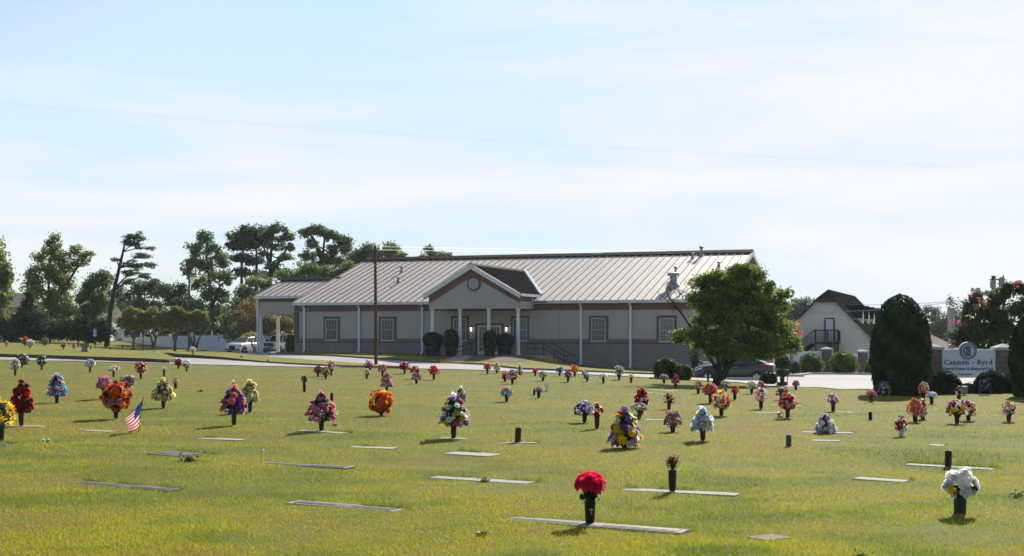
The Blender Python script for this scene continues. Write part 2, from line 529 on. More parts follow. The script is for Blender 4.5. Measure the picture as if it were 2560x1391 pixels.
def resample(poly, step):
    out = []
    n = len(poly)
    for i in range(n):
        a, b = Vector(poly[i]), Vector(poly[(i + 1) % n])
        k = max(1, int((b - a).length / step))
        out += [tuple(a.lerp(b, j / k)) for j in range(k)]
    return out

def sheet(name, poly, step, off, m, skirt=0.0, skirt_mat=None, jag=0.0):
    """a sheet that follows the terrain inside poly, raised by off (number or function)"""
    poly = [(p[0], p[1]) for p in poly]
    B = resample(poly, step)
    if jag:
        r = np.random.default_rng(3)
        B = [(x + r.uniform(-jag, jag), y + r.uniform(-jag, jag)) for x, y in B]
    xs = [p[0] for p in B]; ys = [p[1] for p in B]
    X, Y = np.meshgrid(np.arange(min(xs), max(xs), step), np.arange(min(ys), max(ys), step))
    k = inside(poly, X, Y)
    pts = [Vector(p) for p in B] + [Vector((a, b)) for a, b in zip(X[k], Y[k])]
    n = len(B)
    r = delaunay_2d_cdt(pts, [(i, (i + 1) % n) for i in range(n)], [], 1, 1e-4)
    V = np.array([tuple(v) for v in r[0]])
    offv = off(V[:, 0], V[:, 1]) if callable(off) else off
    Z = terr(V[:, 0], V[:, 1]) + offv
    mb = MB()
    mb.add(np.column_stack([V, Z]).tolist(), [tuple(f) for f in r[2]])
    if skirt:
        bx = np.array(B)
        bo = off(bx[:, 0], bx[:, 1]) if callable(off) else off
        bz = terr(bx[:, 0], bx[:, 1]) + bo
        top = np.column_stack([bx, bz]); bot = np.column_stack([bx, bz - skirt])
        mb.add(top.tolist() + bot.tolist(), [(i, (i + 1) % n, (i + 1) % n + n, i + n) for i in range(n)], 1)
    o = mb.build(name, [m, skirt_mat] if skirt else m)
    return tag(o, kind='structure')

# near edge of the drive (far edge of the burial lawn), traced on the terrain
near_edge = [G(px, py) for px, py in [(-150, 903), (0, 900.5), (200, 904), (437, 911), (600, 915), (800, 919.5), (1000, 922), (1200, 926.5), (1330, 932), (1440, 936), (1560, 942), (1640, 947), (1760, 953.5), (1850, 958)]]
pave = [(p.x, p.y) for p in near_edge] + [(11.3, 54.5), (12.2, 48.5), (13.2, 44.9), (17.5, 45.5), (26, 50), (40, 60), (60, 70), (60, 104), (30, 104), (22, 104), (20, 108), (-10, 120), (-20, 150), (-22, 158), (-36, 150), (-33, 128), (-38, 108), (-55, 108), (-60, 100)]
sheet('driveway', pave, 1.0, .03, M['asphalt'])

def raise_L(x, y):
    return .27 - .15 * np.clip((np.asarray(x) + 24) / 8, 0, 1)
L_pts = [(p.x, p.y) for p in [G(-100, 891), G(0, 893.5), G(100, 896.5), G(200, 900.5), G(320, 905), G(420, 908.6), G(441, 906.5), G(434, 902)]]
L_pts += [(p.x, p.y) for p in [G(365, 891.5)]]
L_pts += [(p.x, p.y) for p in [G(372, 889), G(440, 894), G(520, 898), G(650, 907), G(780, 915), G(870, 919.5), G(1024, 922.3)]]
L_pts += [(p.x, p.y) for p in [G(1026, 919, .12), G(927, 909, .12), G(820, 902, .12), G(740, 896.8, .12), G(640, 889.5, .12), G(575, 884.8, .12)]]
L_pts += [(-27.5, 118), (-29.5, 135), (-35, 149), (-62, 175), (-110, 170), (-110, 100), (-60, 100.5)]
sheet('raised_lawn', L_pts, 1.2, raise_L, M['lawn'], .4, M['dirt'], jag=.10)

def surf(x, y):
    z = tz(x, y)
    if inside(L_pts, np.array([x]), np.array([y]))[0]:
        z += float(raise_L(x, y))
    return z
def GS(px, py):
    """like G but on top of the raised lawns"""
    p = G(px, py)
    q = G(px, py, .25 if px < 430 else .13)
    if inside(L_pts, np.array([q.x]), np.array([q.y]))[0]:
        return Vector((q.x, q.y, surf(q.x, q.y)))
    return p
# ---------------------------------------------------------------- the funeral home
UX, UY = .938, -.3455
VX, VY = .3455, .938
OX, OY = -16.9, 102.65
def Bf(a, b, z):
    return Vector((OX + a * UX + b * VX, OY + a * UY + b * VY, z))
def a_of(px, b):
    k = (px - 1280) / F
    return (k * (OY + b * VY) - OX - b * VX) / (UX - k * UY)
def z_of(py, px, b):
    a = a_of(px, b)
    return EYE - (py - HOR) / F * (OY + a * UY + b * VY)
FR = Bf
WB = .45                       # wall face
PITCH = .309
home = thing('funeral_home', Bf(16, WB, .2), 'long single storey tan stucco building with ribbed metal roof and columned entrance porch', 'building')
aL = a_of(738, WB)
aRr = 33.35                     # roof right end
aR = aRr - .45
ZE = 4.27                       # roof edge height
zb = z_of(858, 1300, WB)        # dark course
zbelt = z_of(847.5, 1300, WB)
zfr0 = z_of(779, 900, WB)
BD = 25.8
# walls
w = MB(); w.box(aL, aR, WB, BD - WB, zb, 4.05, FR)
# gable ends
for a0 in (aL, aR - .25):
    w.prism([Bf(a0, WB, 4.05), Bf(a0, BD - WB, 4.05), Bf(a0, BD / 2, 4.05 + PITCH * (BD / 2 - WB))], Vector((UX * .25, UY * .25, 0)))
# control joints
w.build('wall', M['stucco'], home)
bb = MB(); bb.box(aL - .05, aR + .05, WB - .05, BD - WB + .05, -1.9, zb - .03, FR)
bb.build('block_base', M['brick'], home)
dc = MB(); dc.box(aL - .065, aR + .065, WB - .065, BD - WB + .065, zb - .03, zb + .03, FR)
# soldier course above the dark joint
dc.box(aL - .05, aR + .05, WB - .05, BD - WB + .05, zb + .03, zb + .05, FR)
dc.build('dark_joint', M['course'], home)
be = MB()
be.box(aL - .055, aR + .055, WB - .055, BD - WB + .055, zb + .05, zbelt, FR)
be.build('belt_course', mat('belt_block', (.20, .145, .135), .9, var=.08, scale=2), home)
fz = MB()
fz.box(aL - .04, aR + .04, WB - .04, BD - WB + .04, zfr0, 4.04, FR)
fz.build('frieze', M['brown'], home)
# raking frieze on the right gable
rk = MB()
hw = BD / 2 - WB
for sgn in (0, 1):
    b0, b1 = (WB, BD / 2) if sgn == 0 else (BD - WB, BD / 2)
    P = [Bf(aR + .03, b0, 4.0), Bf(aR + .03, b0, 3.5), Bf(aR + .03, b1, 3.5 + PITCH * hw), Bf(aR + .03, b1, 4.0 + PITCH * hw)]
    rk.prism(P, Vector((UX * .03, UY * .03, 0)))
rk.build('gable_band', M['brown'], home)
# quoins on the left corner
q = MB()
zq = zbelt
a1 = a_of(748, WB)
q.box(aL - .06, a1 - .01, WB - .06, WB + .01, zbelt, zfr0, FR)
while zq < zfr0 - .1:
    q.box(aL - .08, a1, WB - .08, WB + .02, zq, min(zq + .30, zfr0), FR); zq += .34
q.build('quoin', M['brown'], home)
# main roof
rf = MB()
T = .10
def slope(b): return ZE + PITCH * (b if b <= BD / 2 else BD - b)
a0r = -.15
for b0, b1 in ((0, BD / 2), (BD, BD / 2)):
    rf.hexa([Bf(a0r, b0, slope(b0) - T), Bf(aRr, b0, slope(b0) - T), Bf(aRr, b1, slope(b1) - T), Bf(a0r, b1, slope(b1) - T),
             Bf(a0r, b0, slope(b0)), Bf(aRr, b0, slope(b0)), Bf(aRr, b1, slope(b1)), Bf(a0r, b1, slope(b1))])
nseam = 55
for i in range(nseam + 1):
    a = a0r + .03 + (aRr - a0r - .06) * i / nseam
    for b0, b1 in ((0, BD / 2), (BD, BD / 2)):
        h = .085
        rf.hexa([Bf(a - .032, b0, slope(b0) + .002), Bf(a + .032, b0, slope(b0) + .002), Bf(a + .032, b1, slope(b1) + .002), Bf(a - .032, b1, slope(b1) + .002),
                 Bf(a - .022, b0, slope(b0) + h), Bf(a + .022, b0, slope(b0) + h), Bf(a + .022, b1, slope(b1) + h), Bf(a - .022, b1, slope(b1) + h)], 1)
roof = rf.build('roof', [M['roof'], M['seam']], home)
rc = MB()
for s in (-1, 1):
    bb0 = BD / 2 + s * .62
    rc.hexa([Bf(a0r - .02, bb0, slope(bb0) + .09), Bf(aRr + .02, bb0, slope(bb0) + .09), Bf(aRr + .02, BD / 2, slope(BD / 2) + .10), Bf(a0r - .02, BD / 2, slope(BD / 2) + .10),
             Bf(a0r - .02, bb0, slope(bb0) + .14), Bf(aRr + .02, bb0, slope(bb0) + .14), Bf(aRr + .02, BD / 2, slope(BD / 2) + .2), Bf(a0r - .02, BD / 2, slope(BD / 2) + .2)])
rc.build('ridge_cap', M['darkroof'], roof)
# rake trim on both gables
for a in (a0r - .03, aRr):
    rt = MB()
    for b0, b1 in ((-.02, BD / 2), (BD + .02, BD / 2)):
        rt.hexa([Bf(a, b0, slope(b0) - .32), Bf(a + .03, b0, slope(b0) - .32), Bf(a + .03, b1, slope(b1) - .32), Bf(a, b1, slope(b1) - .32),
                 Bf(a, b0, slope(b0) + .02), Bf(a + .03, b0, slope(b0) + .02), Bf(a + .03, b1, slope(b1) + .02), Bf(a, b1, slope(b1) + .02)])
    rt.build('rake_trim', M['white'], home)
rs = MB()   # soffits
rs.box(a0r + .02, aRr - .02, .03, WB, 4.05, 4.09, FR)
rs.build('soffit', M['white'], home)

# porch measurements
PB = -2.55                                     # porch face
pL, pR = a_of(1073, PB), a_of(1300, PB)
pM = (pL + pR) / 2
PZ0 = z_of(771.5, 1300, PB)                    # beam underside
PF = PB - .32                                  # roof front edge
PZA = z_of(662, 1182, PF)                      # apex
peL, peR = a_of(1059, PF), a_of(1298, PF)
peM = (peL + peR) / 2
PZE = z_of(736, 1059, PF)
PP = (PZA - PZE) / ((peR - peL) / 2)

gt = MB()
def gutter(mb, a0, a1, b, z):
    P = [(b, z), (b - .13, z), (b - .13, z - .05), (b - .10, z - .09), (b - .09, z - .2), (b, z - .2)]
    mb.prism([Bf(a0, bb, zz) for bb, zz in P], Vector((UX * (a1 - a0), UY * (a1 - a0), 0)))
gutter(gt, a0r - .05, pL - .02, 0, ZE - .01)
gt.build('gutter', M['white'], home)
gt = MB(); gutter(gt, pR + 1.15, aRr + .05, 0, ZE - .01)
gt.build('gutter', M['white'], home)
for px in (760, 897, 1055, 1452, 1576):
    a = a_of(px, WB - .15)
    z0 = max(tz(*Bf(a, WB, 0).xy) + .1, -.75)
    d = MB()
    d.box(a - .075, a + .075, WB - .17, WB - .07, z0 + .2, ZE - .45, FR)
    d.hexa([Bf(a - .075, WB - .17, ZE - .45), Bf(a + .075, WB - .17, ZE - .45), Bf(a + .075, WB - .07, ZE - .45), Bf(a - .075, WB - .07, ZE - .45),
            Bf(a - .075, -.10, ZE - .2), Bf(a + .075, -.10, ZE - .2), Bf(a + .075, -.0, ZE - .2), Bf(a - .075, -.0, ZE - .2)])
    d.hexa([Bf(a - .075, WB - .42, z0), Bf(a + .075, WB - .42, z0), Bf(a + .075, WB - .32, z0), Bf(a - .075, WB - .32, z0),
            Bf(a - .075, WB - .17, z0 + .2), Bf(a + .075, WB - .17, z0 + .2), Bf(a + .075, WB - .07, z0 + .2), Bf(a - .075, WB - .07, z0 + .2)])
    d.build('downspout', M['white'], home)

# windows
def window(gx0, gx1, gy0, gy1, ox0, ox1, oy0):
    a0, a1 = a_of(ox0, WB), a_of(ox1, WB)
    g0, g1 = a_of(gx0, WB), a_of(gx1, WB)
    z1, z0 = z_of(gy0, gx0, WB), z_of(gy1, gx0, WB)
    zt = z_of(oy0, ox0, WB)
    s = MB()
    s.box(a0, g0 - .03, WB - .07, WB, zbelt - .02, zt, FR)
    s.box(g1 + .03, a1, WB - .07, WB, zbelt - .02, zt, FR)
    s.box(g0 - .03, g1 + .03, WB - .07, WB, z1 + .03, zt, FR)
    wd = s.build('window', M['brown'], home)
    pn = MB(); pn.box(g0, g1, WB - .03, WB - .004, z0, z1, FR)
    pn.build('pane', M['glass'], wd)
    f = MB()
    t = .03
    f.box(g0 - .03, g0 + t, WB - .085, WB - .028, z0, z1 + .03, FR); f.box(g1 - t, g1 + .03, WB - .085, WB - .028, z0, z1 + .03, FR)
    f.box(g0 + t, g1 - t, WB - .085, WB - .028, z1 - t, z1 + .03, FR)
    f.box(g0 - .06, g1 + .06, WB - .12, WB - .028, z0 - .07, z0, FR)
    f.box(g0 + t, g1 - t, WB - .084, WB - .028, z0, z0 + t, FR)
    zm = (z0 + z1) / 2
    f.box(g0 + t, g1 - t, WB - .083, WB - .028, zm - .02, zm + .02, FR)
    for i in (1, 2, 3):
        x = g0 + (g1 - g0) * i / 4
        f.box(x - .006, x + .006, WB - .05, WB - .029, z0 + t, z1 - t, FR)
    for zz in ((z0 + zm) / 2, (z1 + zm) / 2):
        f.box(g0 + t, g1 - t, WB - .049, WB - .0291, zz - .006, zz + .006, FR)
    f.build('frame', M['frame'], wd)
window(815.8, 843.4, 799, 850.5, 810, 850, 792)
window(954.6, 984, 799, 851, 948, 991, 792)
window(1134.5, 1165.5, 797.5, 852, 1128, 1172.5, 790.5)
window(1284, 1317, 797.5, 852, 1278, 1323, 790.5)
window(1480, 1513.5, 797, 853, 1472.8, 1520.8, 789.5)
window(1650, 1684, 797, 854, 1642, 1692, 789)

# entrance doors
dz0 = .34
d0, d1 = a_of(1195.6, WB), a_of(1253.8, WB)
dz1 = z_of(814.5, 1225, WB)
s = MB()
o0, o1 = a_of(1188, WB), a_of(1260.5, WB)
zt = z_of(808, 1225, WB)
s.box(o0, d0 - .02, WB - .09, WB, dz0 - .05, zt, FR); s.box(d1 + .02, o1, WB - .09, WB, dz0 - .05, zt, FR); s.box(d0 - .02, d1 + .02, WB - .09, WB, dz1 + .02, zt, FR)
s.build('door_surround', M['brown'], home)
dm = (d0 + d1) / 2
for x0, x1 in ((d0, dm - .01), (dm + .01, d1)):
    dmb = MB(); t = .11
    dmb.box(x0, x0 + t, WB - .10, WB - .04, dz0, dz1, FR); dmb.box(x1 - t, x1, WB - .10, WB - .04, dz0, dz1, FR)
    dmb.box(x0 + t, x1 - t, WB - .10, WB - .04, dz1 - t, dz1, FR); dmb.box(x0 + t, x1 - t, WB - .10, WB - .04, dz0, dz0 + .22, FR)
    door = dmb.build('door', M['white'], home)
    pn = MB(); pn.box(x0 + t, x1 - t, WB - .07, WB - .055, dz0 + .22, dz1 - t, FR)
    pn.build('pane', M['doorglass'], door)
    mu = MB()
    for i in (1, 2):
        x = x0 + t + (x1 - x0 - 2 * t) * i / 3
        mu.box(x - .012, x + .012, WB - .085, WB - .069, dz0 + .22, dz1 - t, FR)
    for i in range(1, 5):
        zz = dz0 + .22 + (dz1 - t - dz0 - .22) * i / 5
        mu.box(x0 + t, x1 - t, WB - .084, WB - .0691, zz - .012, zz + .012, FR)
    mu.build('glazing_bars', M['frame'], door)
    hx = x1 - .055 if x0 == d0 else x0 + .055
    hd = MB(); hd.box(hx - .012, hx + .012, WB - .15, WB - .10, dz0 + .9, dz0 + 1.2, FR)
    hd.build('handle', M['black'], door)

# wall lanterns by the door, lit
lampmat, n_, l_, b_ = new_mat('lit_lantern_glass')
b_.inputs["Base Color"].default_value = (.9, .85, .75, 1)
b_.inputs["Emission Color"].default_value = (1, .93, .8, 1)
b_.inputs["Emission Strength"].default_value = 1.6
for px in (1180, 1268):
    a = a_of(px, WB)
    zc = z_of(823.5, px, WB)
    l1 = MB()
    l1.box(a - .06, a + .06, WB - .03, WB, zc - .05, zc + .28, FR)
    l1.box(a - .02, a + .02, WB - .2, WB - .03, zc + .2, zc + .24, FR)
    c = Bf(a, WB - .2, zc)
    l1.lathe([(.02, .26), (.10, .14), (.09, .12)], c, 8)
    l1.lathe([(.05, -.16), (.02, -.2)], c, 8)
    la = l1.build('wall_lantern', M['black'], home)
    l2 = MB(); l2.lathe([(.04, -.15), (.085, .12)], c, 8)
    l2.build('lamp_glass', lampmat, la)

# porch: beam, gable, roof, columns
pw = MB()
pw.prism([Bf(pL, PB, PZ0), Bf(pR, PB, PZ0), Bf(pR, PB, PZE - .1), Bf(peM, PB, PZA - .22), Bf(pL, PB, PZE - .1)], Vector((VX * .3, VY * .3, 0)))
for a in (pL, pR - .3):
    pw.box(a, a + .3, PB + .3, WB, PZ0, PZE - .1, FR)
pw.build('porch_gable', M['stucco'], home)
pc = MB(); pc.box(pL + .3, pR - .3, PB + .3, WB, PZ0 + .25, PZ0 + .3, FR)
pc.build('porch_ceiling', M['stucco'], home)
pf = MB()
bw = .60
for s_ in (-1, 1):
    e = pL if s_ < 0 else pR
    ex = e - s_ * .0
    zE = PZE - .1
    P = [Bf(ex, PB - .03, zE), Bf(ex, PB - .03, zE - bw), Bf(peM, PB - .03, PZA - .22 - bw), Bf(peM, PB - .03, PZA - .22)]
    pf.prism(P, Vector((VX * .03, VY * .03, 0)))
pf.box(pR, pR + .03, PB, WB, PZE - .55, PZE - .1, FR)
pf.box(pL - .03, pL, PB, WB, PZE - .55, PZE - .1, FR)
pf.build('porch_band', M['brown'], home)
# round louvre
lc = Bf(a_of(1185, PB - .03), PB - .03, z_of(710, 1185, PB))
def ring(mb, c, r0, r1, y0, y1, n=28, mi=0):
    V, Fc = [], []
    for k in range(n):
        th = 2 * math.pi * k / n
        for r, dd in ((r0, y0), (r1, y0), (r1, y1), (r0, y1)):
            V.append(c + Vector((UX, UY, 0)) * r * math.cos(th) + Vector((0, 0, 1)) * r * math.sin(th) + Vector((VX, VY, 0)) * dd)
    for k in range(n):
        k2 = (k + 1) % n
        for j in range(4):
            Fc.append((k * 4 + j, k2 * 4 + j, k2 * 4 + (j + 1) % 4, k * 4 + (j + 1) % 4))
    mb.add(V, Fc, mi)
lv = MB(); ring(lv, lc, .37, .52, -.1, .03)
lo = lv.build('round_vent', M['brown'], home)
ls = MB(); ring(ls, lc, .33, .37, -.11, .03)
for i in range(-6, 7):
    z = i * .052
    hwid = math.sqrt(max(.33 ** 2 - z * z, 0.001))
    c0 = lc + Vector((0, 0, z))
    u = Vector((UX, UY, 0)); v = Vector((VX, VY, 0))
    ls.hexa([c0 - u * hwid - v * .06 + Vector((0, 0, -.02)), c0 + u * hwid - v * .06 + Vector((0, 0, -.02)), c0 + u * hwid - v * .055 + Vector((0, 0, -.02)), c0 - u * hwid - v * .055 + Vector((0, 0, -.02)),
             c0 - u * hwid - v * .01 + Vector((0, 0, .026)), c0 + u * hwid - v * .01 + Vector((0, 0, .026)), c0 + u * hwid - v * .005 + Vector((0, 0, .026)), c0 - u * hwid - v * .005 + Vector((0, 0, .026))])
ls.build('louvre', M['louvre'], lo)
# porch roof runs back into the main slope
pr = MB()
def bback(z): return (z - ZE) / PITCH
def pz(a): return PZA - PP * abs(a - peM)
for s_ in (-1, 1):
    e = peL if s_ < 0 else peR
    t = .1
    P = [Bf(e, PF, PZE), Bf(e, bback(PZE) + .1, PZE), Bf(peM, bback(PZA) + .1, PZA), Bf(peM, PF, PZA)]
    low = [p - Vector((0, 0, t)) for p in P]
    pr.hexa(low + P if s_ > 0 else [low[0], low[3], low[2], low[1], P[0], P[3], P[2], P[1]])
    y = PF + .2
    # ribs run from the ridge down to the eave, spaced along the ridge
    while y < bback(PZA):
        a_end = e
        # where this rib meets the valley
        zz = ZE + PITCH * y
        if zz > PZE:
            a_end = peM + s_ * (PZA - zz) / PP
        h = .075
        pr.hexa([Bf(peM, y - .025, PZA + .002), Bf(a_end, y - .025, pz(a_end) + .002), Bf(a_end, y + .025, pz(a_end) + .002), Bf(peM, y + .025, PZA + .002),
                 Bf(peM, y - .018, PZA + h), Bf(a_end, y - .018, pz(a_end) + h), Bf(a_end, y + .018, pz(a_end) + h), Bf(peM, y + .018, PZA + h)], 1 if s_ < 0 else 0)
        y += .42
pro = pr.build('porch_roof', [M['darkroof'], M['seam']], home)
pcx = MB()
for s_ in (-1, 1):
    pcx.hexa([Bf(peM, PF - .03, PZA + .05), Bf(peM + s_ * .25, PF - .03, PZA - PP * .25 + .06), Bf(peM + s_ * .25, bback(PZA), PZA - PP * .25 + .06), Bf(peM, bback(PZA), PZA + .05),
              Bf(peM, PF - .03, PZA + .13), Bf(peM + s_ * .25, PF - .03, PZA - PP * .25 + .1), Bf(peM + s_ * .25, bback(PZA), PZA - PP * .25 + .1), Bf(peM, bback(PZA), PZA + .13)])
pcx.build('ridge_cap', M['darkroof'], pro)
pt = MB()
for s_ in (-1, 1):
    e = peL - .02 if s_ < 0 else peR + .02
    pt.hexa([Bf(e, PF - .06, PZE - .33), Bf(peM, PF - .06, PZA - .30), Bf(peM, PF, PZA - .30), Bf(e, PF, PZE - .33),
             Bf(e, PF - .06, PZE + .02), Bf(peM, PF - .06, PZA + .05), Bf(peM, PF, PZA + .05), Bf(e, PF, PZE + .02)])
    pt.hexa([Bf(e, PF - .1, PZE - .1), Bf(peM, PF - .1, PZA - .07), Bf(peM, PF - .06, PZA - .07), Bf(e, PF - .06, PZE - .1),
             Bf(e, PF - .1, PZE + .03), Bf(peM, PF - .1, PZA + .06), Bf(peM, PF - .06, PZA + .06), Bf(e, PF - .06, PZE + .03)])
    # soffit under the front overhang
    pt.hexa([Bf(e, PF, PZE - .33), Bf(peM, PF, PZA - .30), Bf(peM, PB, PZA - .30), Bf(e, PB, PZE - .33),
             Bf(e, PF, PZE - .31), Bf(peM, PF, PZA - .28), Bf(peM, PB, PZA - .28), Bf(e, PB, PZE - .31)])
pt.build('porch_rake_trim', M['white'], home)
for s_ in (-1, 1):
    pg = MB()
    e = peL if s_ < 0 else peR
    pg.box(min(e, e + s_ * .13), max(e, e + s_ * .13), PF + .02, bback(PZE), PZE - .2, PZE - .02, FR)
    if s_ > 0: pg.box(peR - .3, peR + .02, -.12, 0, ZE - .1, PZE - .19, FR)
    pg.build('porch_gutter', M['white'], home)
# white flashing along the right valley
vf = MB()
vf.hexa([Bf(peM + .1, bback(PZA) - .05, PZA + .02), Bf(peM + .32, bback(PZA) - .05, PZA + .02), Bf(peR + .30, bback(PZE), PZE + .02), Bf(peR + .05, bback(PZE), PZE + .02),
         Bf(peM + .1, bback(PZA) - .05, PZA + .10), Bf(peM + .32, bback(PZA) - .05, PZA + .10), Bf(peR + .30, bback(PZE), PZE + .11), Bf(peR + .05, bback(PZE), PZE + .11)])
vf.build('valley_flashing', M['white'], home)

def column(parent, c, z0, z1, r=.14, m=None):
    mb = MB()
    mb.box(c.x - .2, c.x + .2, c.y - .2, c.y + .2, z0, z0 + .08)
    mb.lathe([(r + .06, z0 + .08), (r + .07, z0 + .12), (r + .05, z0 + .17), (r + .015, z0 + .21), (r, z0 + .25), (r * 1.0, (z0 + z1) / 2), (r * .86, z1 - .28), (r * .86, z1 - .22), (r * .97, z1 - .2), (r * .86, z1 - .17), (r * 1.05, z1 - .1), (r * 1.25, z1 - .07)], (c.x, c.y, 0), 20)
    mb.box(c.x - .2, c.x + .2, c.y - .2, c.y + .2, z1 - .07, z1)
    o = mb.build('column', m or M['white'], parent)
    for p in o.data.polygons: p.use_smooth = len(p.vertices) == 4 and abs(p.normal.z) < .95 and p.area < .3
    return o
for px in (1081.5, 1150.5, 1222, 1295):
    b = PB + .17
    c = Bf(a_of(px, b), b, 0)
    column(home, c, .27, PZ0)

# porte-cochere on the left
QB = 2.5
qe = a_of(636.5, QB)
QZ = z_of(740.5, 636.5, QB)
QW = 4.75
qr = MB()
def qs(b): return QZ + PITCH * (QW - abs(b - QB - QW))
for b0, b1 in ((QB, QB + QW), (QB + 2 * QW, QB + QW)):
    qr.hexa([Bf(qe, b0, qs(b0) - .1), Bf(.25, b0, qs(b0) - .1), Bf(.25, b1, qs(b1) - .1), Bf(qe, b1, qs(b1) - .1), Bf(qe, b0, qs(b0)), Bf(.25, b0, qs(b0)), Bf(.25, b1, qs(b1)), Bf(qe, b1, qs(b1))])
    a = qe + .03
    while a < .2:
        h = .085
        qr.hexa([Bf(a - .032, b0, qs(b0) + .002), Bf(a + .032, b0, qs(b0) + .002), Bf(a + .032, b1, qs(b1) + .002), Bf(a - .032, b1, qs(b1) + .002),
                 Bf(a - .022, b0, qs(b0) + h), Bf(a + .022, b0, qs(b0) + h), Bf(a + .022, b1, qs(b1) + h), Bf(a - .022, b1, qs(b1) + h)], 1)
        a += .61
pco = qr.build('carport_roof', [M['roof'], M['seam']], home)
qc = MB()
for s_ in (-1, 1):
    b0 = QB + QW + s_ * .55; b1 = QB + QW
    qc.hexa([Bf(qe - .02, b0, qs(b0) + .09), Bf(.25, b0, qs(b0) + .09), Bf(.25, b1, qs(b1) + .1), Bf(qe - .02, b1, qs(b1) + .1), Bf(qe - .02, b0, qs(b0) + .14), Bf(.25, b0, qs(b0) + .14), Bf(.25, b1, qs(b1) + .2), Bf(qe - .02, b1, qs(b1) + .2)])
qc.build('ridge_cap', M['darkroof'], pco)
qg = MB(); gutter(qg, qe - .05, .3, QB, QZ - .01)
for b0, b1 in ((QB, QB + QW), (QB + 2 * QW, QB + QW)):
    qg.hexa([Bf(qe - .04, b0, qs(b0) - .3), Bf(qe, b0, qs(b0) - .3), Bf(qe, b1, qs(b1) - .3), Bf(qe - .04, b1, qs(b1) - .3), Bf(qe - .04, b0, qs(b0) + .02), Bf(qe, b0, qs(b0) + .02), Bf(qe, b1, qs(b1) + .02), Bf(qe - .04, b1, qs(b1) + .02)])
qg.box(qe + .12, qe + .24, QB + .1, QB + .25, .4, QZ - .2, FR)
qg.build('carport_gutter', M['white'], home)
qz0 = z_of(787, 700, QB + .3)
qa = qe + .28
qw = MB()
qw.box(qa, .2, QB + .3, QB + .6, qz0, QZ - .5, FR); qw.box(qa, .2, QB + 2 * QW - .6, QB + 2 * QW - .3, qz0, QZ - .1, FR)
qw.box(qa, qa + .3, QB + .6, QB + 2 * QW - .6, qz0, QZ - .1, FR)
qw.prism([Bf(qa, QB + .3, QZ - .1), Bf(qa, QB + 2 * QW - .3, QZ - .1), Bf(qa, QB + QW, qs(QB + QW) - .2)], Vector((UX * .3, UY * .3, 0)))
qw.box(qa + .3, .2, QB + .6, QB + 2 * QW - .6, qz0 + .3, qz0 + .34, FR)
qw.build('carport_beam', M['stucco'], home)
qb = MB(); qb.box(qa - .02, .2, QB + .27, QB + .6, QZ - .5, QZ - .1, FR)
qb.box(qa - .03, qa - .002, QB + .27, QB + 2 * QW - .3, QZ - .5, QZ - .1, FR)
qb.build('carport_band', M['brown'], home)
c = Bf(a_of(652, QB + .45), QB + .45, 0); column(home, c, tz(c.x, c.y) + .03, qz0, .15)
c = Bf(a_of(648.5, QB + .55), QB + .55, 0)
b = QB + 2 * QW - .45
c = Bf(a_of(695, b), b, 0); column(home, c, tz(c.x, c.y) - .02, qz0, .16, M['cream'])
c = Bf(a_of(738, b), b, 0); column(home, c, tz(c.x, c.y) - .02, qz0, .16, M['cream'])

# roof vents
def vent(px, py, h, r, cap=True):
    # foot on the front slope of the main roof
    for b in np.arange(0, BD / 2 + .6, .05):
        a = a_of(px, b)
        if z_of(py, px, b) >= ZE + PITCH * b - 1e-3 and False: break
    bs = np.arange(0.2, BD / 2, .02)
    err = [abs(z_of(py, px, b) - (ZE + PITCH * b)) for b in bs]
    b = bs[int(np.argmin(err))]
    c = Bf(a_of(px, b), b, ZE + PITCH * b)
    mb = MB()
    mb.lathe([(r * 2.0, -.03 - r * .5), (r * 1.9, .04), (r * 1.05, .12 + r * .8)], c, 12)
    mb.lathe([(r, 0), (r, h)], c, 12)
    if cap:
        mb.lathe([(r * 1.0, h * .78), (r * 1.75, h * .8), (r * 1.75, h), (r * .6, h * 1.06)], c, 12)
    mb.build('roof_vent', M['galv'], home)
vent(1004, 682, .5, .09); vent(996, 707, .42, .09)
vent(1684, 716, .95, .26); vent(1689, 690, .7, .07); vent(1732, 646, .4, .08); vent(1753.5, 640, .75, .1)
vent(1797, 668, .4, .08)

# flood lamp under the eave, left
fl = MB(); a = a_of(771, WB - .05); zc = z_of(775, 771, WB)
fl.box(a - .06, a + .06, WB - .1, WB - .04, zc - .05, zc + .05, FR); fl.lathe([(.05, 0), (.08, .12)], Bf(a + .02, WB - .16, zc - .06), 8)
fl.build('flood_lamp', M['white'], home)
# meter box on the right end of the front wall
# vertical control joint lines in the stucco
cj = MB()
for px in (1398,):
    a = a_of(px, WB); cj.box(a - .012, a + .012, WB - .006, WB, zbelt, zfr0, FR)
cj.build('control_joint', M['brown'], home)

# porch floor, walk and steps
wk = MB()
wk.box(pL - .2, pR + .3, PB - .25, WB - .06, -.4, .28, FR)
wkA = a_of(1100, -9)
wk.build('porch_slab', M['concrete'], home)

# planting strip in front of the house, behind its kerb
F_pts = [(p.x, p.y) for p in [G(690, 885), G(745, 888.5), G(900, 897), G(1000, 903), G(1099, 909), G(1153, 911), G(1209, 914), G(1260, 921), G(1311, 926), G(1380, 928.5), G(1442, 931), G(1500, 933), G(1580, 936), G(1650, 938)]]
F_pts += [tuple(Bf(a, WB - .06, 0).xy) for a in (aR, a_of(1300, WB), aL)]
sheet('front_lawn', F_pts, .8, .13, M['lawn'], .35, M['kerb'])
